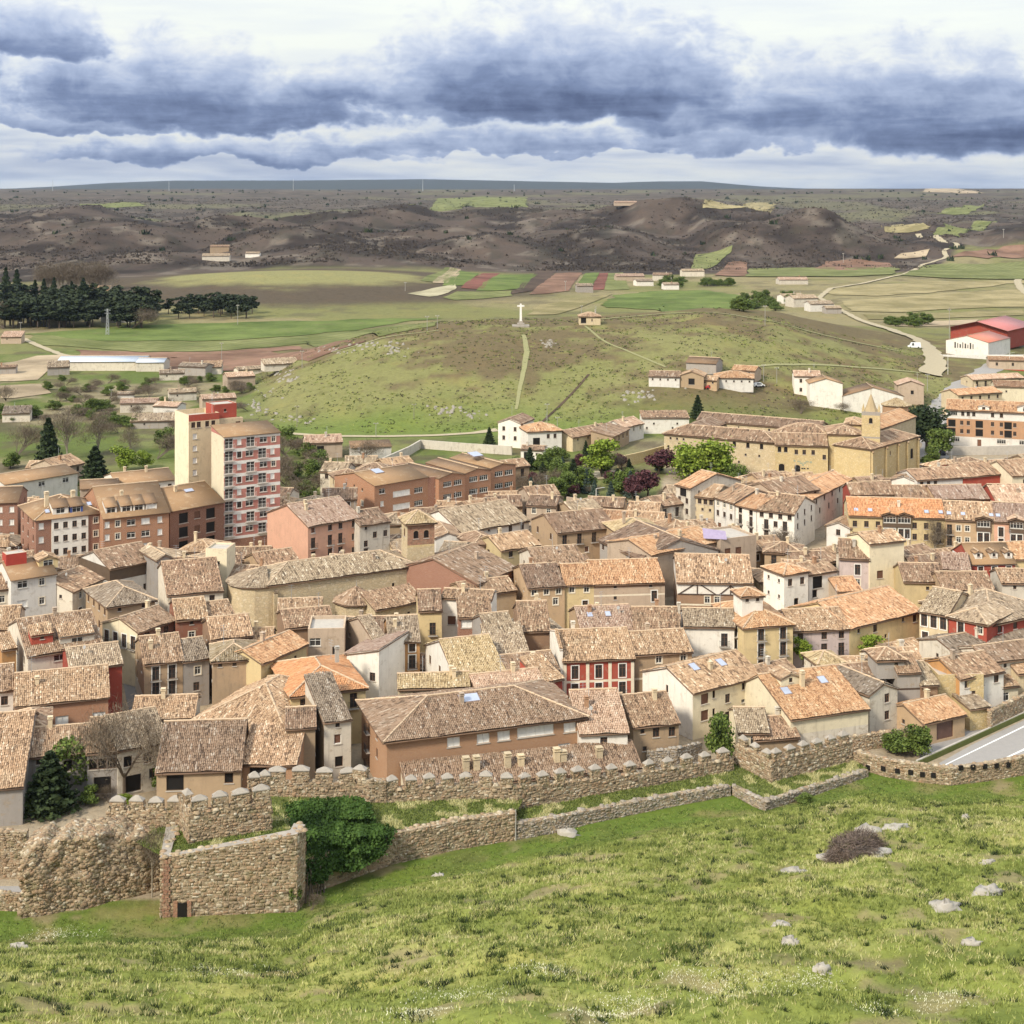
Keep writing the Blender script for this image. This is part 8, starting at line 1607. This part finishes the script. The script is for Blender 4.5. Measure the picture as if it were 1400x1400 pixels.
# ------------------------------------------------------------------ cars
def car(label, px, py, rz, mat, van=False, cat='car', z=None):
    x, y, gz = gp(px, py); o = empty('van' if van else 'car', (x, y, gz+.1), label, 'van' if van else 'car', None, rz)
    L, w_, h1, h2 = (5.6, 2.0, 1.1, 2.4) if van else (4.3, 1.75, .85, 1.45)
    prof = [(-L/2, .3), (L/2, .3), (L/2, h1*.8), (L*.36, h1), (L*.24, h2) if van else (L*.18, h2), (-L*.47, h2) if van else (-L*.26, h2), (-L/2, h1)]
    m = MB(); n = len(prof)
    for s_ in (-1, 1):
        P = [(a, s_*w_/2*(1 if b < h1+.1 else .86), b) for a, b in prof]; m.poly(P if s_ < 0 else P[::-1])
    for i in range(n):
        a, b = prof[i], prof[(i+1) % n]; f = lambda q, s_: (q[0], s_*w_/2*(1 if q[1] < h1+.1 else .86), q[1]); m.quad(f(a, 1), f(b, 1), f(b, -1), f(a, -1))
    m.build('body', MATS[mat], o)
    for s_ in (-1, 1):
        g = MB(); yy = s_*(w_/2*.93+.02); x0, x1 = (L*.02, L*.2) if van else (-L*.24, L*.22); g.quad((x0, yy*1.06, h1+.05), (x1, yy*1.06, h1+.05), (x1-.25, yy*.95, h2-.12), (x0+.1, yy*.95, h2-.12)); g.build('side_window', MATS['glass'], o)
        for fx in (-.31, .31):
            t_ = MB(); t_.tube((L*fx, s_*(w_/2-.12), .32), (L*fx, s_*(w_/2+.03), .32), .33, .33, 12); t_.build('wheel', MATS['rubber'], o)
    g = MB(); a, b = prof[3], prof[4]; g.quad((a[0]-.05, -w_*.4, a[1]+.06), (a[0]-.05, w_*.4, a[1]+.06), (b[0]+.03, w_*.37, b[1]-.08), (b[0]+.03, -w_*.37, b[1]-.08)); g.build('windscreen', MATS['glass'], o)
    for s_ in (-1, 1): q = MB(); q.box((L/2+.005, s_*w_*.36, h1*.6), (.04, .3, .16)); q.build('headlight', MATS['paint_white'], o)
    return o
car('dark car on the pale street above the old town', 863, 697, .15, 'car_dark'); car('white van parked beside the dirt lane', 1250, 476, math.pi-.2, 'car_white', True); car('white car parked before the yellow apartment row', 1272, 764, .05, 'car_white')
car('dark car in front of the orange apartment block', 1352, 603, .05, 'car_dark'); car('dark car under the cedar on the grey road', 1289, 622, 1.2, 'car_dark'); car('silver car parked on the little square', 978, 735, 2.6, 'car_dark'); car('red car in the yard of the hill farm', 972, 532, .1, 'car_red'); car('white car beside the hipped farmhouse', 1037, 529, .3, 'car_white'); car('white truck in the warehouse yard', 1306, 480, .2, 'car_white', True)
# ------------------------------------------------------------------ poles, pylons, lamps
def pole(name, label, px, py, hpx, mat='pole_wood', arm=1, cat='pole'):
    x, y, z = gp(px, py); h = hpx*y/F; r_ = max(.09, .00018*y); o = empty(name, (x, y, z), label, cat)
    m = MB(); m.tube((0, 0, -.5), (0, 0, h), r_*1.2, r_*.8, 8); m.build('shaft', MATS[mat], o)
    if arm: m = MB(); m.box((0, 0, h*.93), (1.4+.0006*y, r_*1.4, r_*1.4)); m.build('crossarm', MATS[mat], o)
    for s_ in (-1, 1) if arm else (): m = MB(); m.tube((s_*.6, 0, h*.93+r_), (s_*.6, 0, h*.93+r_+.3), r_*.7, r_*.5, 6); m.build('insulator', MATS['concrete_white'], o)
for lb, px, py, hp in (('dark power pole at the left foot of the cross hill', 406, 584, 30), ('dark power pole in the middle foot of the cross hill', 566, 572, 20), ('pale pole on the lane below the cross hill', 514, 598, 20), ('pole on the left shoulder of the cross hill', 413, 503, 24), ('left pole of the pair behind the crest', 584, 452, 20), ('right pole of the pair behind the crest', 598, 449, 18), ('pole on the ploughed field', 303, 492, 24), ('pole right of the pine wood', 325, 444, 28), ('pole before the pine wood on the left', 28, 460, 20), ('pole on the far knoll', 554, 398, 12), ('pole by the pink strip', 773, 398, 14), ('pole behind the chapel', 795, 428, 10), ('left pole beside the hill farm', 1044, 522, 24), ('right pole beside the hill farm', 1062, 524, 22), ('tall pole left of the lettered warehouse', 1298, 478, 58), ('pole on the crest right of the farm', 1046, 445, 28), ('pole before the cone hill', 1153, 360, 14), ('pole above the monastery garden', 748, 585, 34), ('thin pole above the garden on the right', 762, 588, 18), ('pole in the left gardens', 152, 552, 20), ('pole on the right hillside', 1372, 325, 12), ('pole at the corner of the dirt lane', 1268, 535, 24)):
    pole('power_pole', lb, px, py, hp, 'pole_wood' if 'dark' in lb else 'pole_concrete')
pole('wall_pole', 'slim grey pole standing at the joint of the outer walls', 705, 1149, 42, 'pole_concrete', 0)
for lb, px, py, hp in (('street lamp by the grey road', 1296, 512, 30), ('street lamp on the pale street left', 815, 690, 22), ('street lamp at the garden wall', 690, 598, 18), ('street lamp on the bend of the grey road', 1380, 505, 22)):
    x, y, z = gp(px, py); h = hp*y/F; o = empty('street_lamp', (x, y, z), lb, 'street lamp'); m = MB(); m.tube((0, 0, -.3), (0, 0, h), .11, .07, 8); m.tube((0, 0, h), (1.6, 0, h+.25), .06, .05, 6); m.build('post', MATS['concrete_white'], o); m = MB(); m.box((1.8, 0, h+.2), (.7, .25, .12)); m.build('lantern', MATS['steel'], o)
def pylon(label, px, py, hpx, cat='pylon'):
    x, y, z = gp(px, py); h = hpx*y/F; o = empty('pylon', (x, y, z), label, cat); r_ = max(.06, .00012*y); b_ = h*.06; m = MB()
    for sx in (-1, 1):
        for sy in (-1, 1): m.tube((sx*b_, sy*b_, -1), (sx*b_*.3, sy*b_*.3, h), r_, r_*.7, 4)
    for k in range(7):
        z0, z1 = h*k/7, h*(k+1)/7; w0, w1 = b_*(1-.7*k/7), b_*(1-.7*(k+1)/7)
        for sy in (-1, 1): m.tube((-w0, sy*w0, z0), (w1, sy*w1, z1), r_*.6, r_*.6, 4); m.tube((w0, sy*w0, z0), (-w1, sy*w1, z1), r_*.6, r_*.6, 4)
    m.build('lattice', MATS['steel'], o); m = MB()
    for k in (.82, .94): m.box((0, 0, h*k), (h*.22, r_*2, r_*2))
    m.build('crossarm', MATS['steel'], o)
pylon('white lattice pylon standing in the green meadow', 147, 458, 36)
for k, (px, hp) in enumerate(((72, 13), (231, 11), (401, 14), (578, 14), (703, 8))):
    Yp = 5600; x = (px-700)*Yp/F; z = tz(x, Yp); top = PY0+(CH-z)*F/Yp; o = empty('mast', (x, Yp, z-2), ['leftmost', 'second', 'third', 'fourth', 'rightmost and shortest'][k]+' tiny mast on the skyline counted from the left', 'mast'); m = MB(); h = (hp+3)*Yp/F; m.tube((0, 0, 0), (0, 0, h), 1.3, .6, 6); m.box((0, 0, h*.8), (5, .8, .8)); m.build('shaft', MATS['steel'], o)
# garden wall, street wall and parapet below the monastery
def lowwall(label, pts, h, th, mat, name='wall'):
    P = [gp(*q) for q in pts]; o = empty(name, P[0], label, 'wall'); m = MB()
    for a, b in zip(P[:-1], P[1:]):
        L = math.hypot(b[0]-a[0], b[1]-a[1]); m.box(((a[0]+b[0])/2-P[0][0], (a[1]+b[1])/2-P[0][1], min(a[2], b[2])-P[0][2]-.4), (L, th, h+.4+abs(a[2]-b[2])), math.atan2(b[1]-a[1], b[0]-a[0]))
    m.build('masonry', MATS[mat], o)
lowwall('pale retaining wall behind the school', [(520, 640), (560, 622), (575, 613), (640, 618), (700, 622)], 2.6, .5, 'offwhite'); lowwall('stone wall along the monastery garden', [(775, 690), (800, 694), (828, 698)], 2, .5, 'beige', 'garden_wall'); lowwall('brick parapet under the pale street', [(815, 708), (870, 703), (925, 694)], 1.6, .4, 'brick_tan', 'parapet'); lowwall('sandstone terrace wall before the monastery', [(990, 652), (1060, 658), (1120, 662)], 2.0, .6, 'beige', 'terrace_wall'); lowwall('pale garden steps wall under the willows', [(780, 662), (830, 650), (850, 648)], 1.0, .4, 'offwhite', 'garden_wall'); lowwall('long retaining wall below the orange apartment block', [(1296, 622), (1350, 622), (1420, 620)], 2.6, .5, 'concrete', 'retaining_wall'); lowwall('grey wall with railing below the retaining wall', [(1300, 634), (1360, 634), (1420, 632)], 1.4, .3, 'concrete', 'wall'); lowwall('sandstone orchard wall left of the monastery', [(845, 640), (880, 632), (908, 624)], 3.2, .5, 'ochre_stone', 'orchard_wall'); lowwall('yard wall below the wide skylight house', [(1086, 1012), (1145, 1002)], 1.6, .4, 'offwhite', 'yard_wall')
# lilac awning, garden lawns, cave mouth
aw = MB(); q = ev(985, 735, 8.5); 
m = MB(); m.add([(0, 0, 0), (4.5, -1.0, 0), (4.5, 1.0, 1.2), (0, 2.0, 1.6)], [(0, 1, 2, 3)]); m.add([(0, 0, -.04), (4.5, -1.0, -.04), (4.5, 1.0, 1.16), (0, 2.0, 1.56)], [(3, 2, 1, 0)]); o = m.build('awning', MATS['lilac'], None, (*ev(962, 738, 9.5), 9.8)); tag(o, 'lilac awning over the terrace of the beige house', 'awning')
lay('lawn', [(760, 692), (800, 694), (815, 692)], [(765, 682), (800, 684), (820, 684)], 'f_green', 'small lawn below the garden wall', .1, 2); lay('lawn', [(600, 608), (640, 608), (655, 604)], [(615, 598), (640, 597), (652, 597)], 'f_green', 'bright lawn on the lane below the cross hill', .1, 2); lay('lawn', [(720, 645), (760, 648), (790, 640)], [(720, 632), (760, 634), (790, 630)], 'f_lime', 'garden grass below the white garage', .1, 2)
lay('pavement', [(795, 655), (820, 656), (850, 650)], [(800, 645), (830, 644), (848, 642)], 'path', 'pale garden path behind the lime tree', .1, 2)
# ------------------------------------------------------------------ the air of the valley
hz = MB(); hz.box((0, 6700, -3), (16000, 14800, 140)); 
hm = bpy.data.materials.new('haze'); hm.use_nodes = True; hm.node_tree.nodes.clear(); ho = hm.node_tree.nodes.new('ShaderNodeOutputMaterial'); pv = hm.node_tree.nodes.new('ShaderNodeVolumePrincipled')
pv.inputs['Color'].default_value = (.62, .76, 1, 1); pv.inputs['Density'].default_value = HAZE; pv.inputs['Anisotropy'].default_value = .2; hm.node_tree.links.new(pv.outputs[0], ho.inputs['Volume'])
if HAZE > 0: tag(hz.build('haze', hm), 'thin bluish valley haze', None, None, 'stuff')
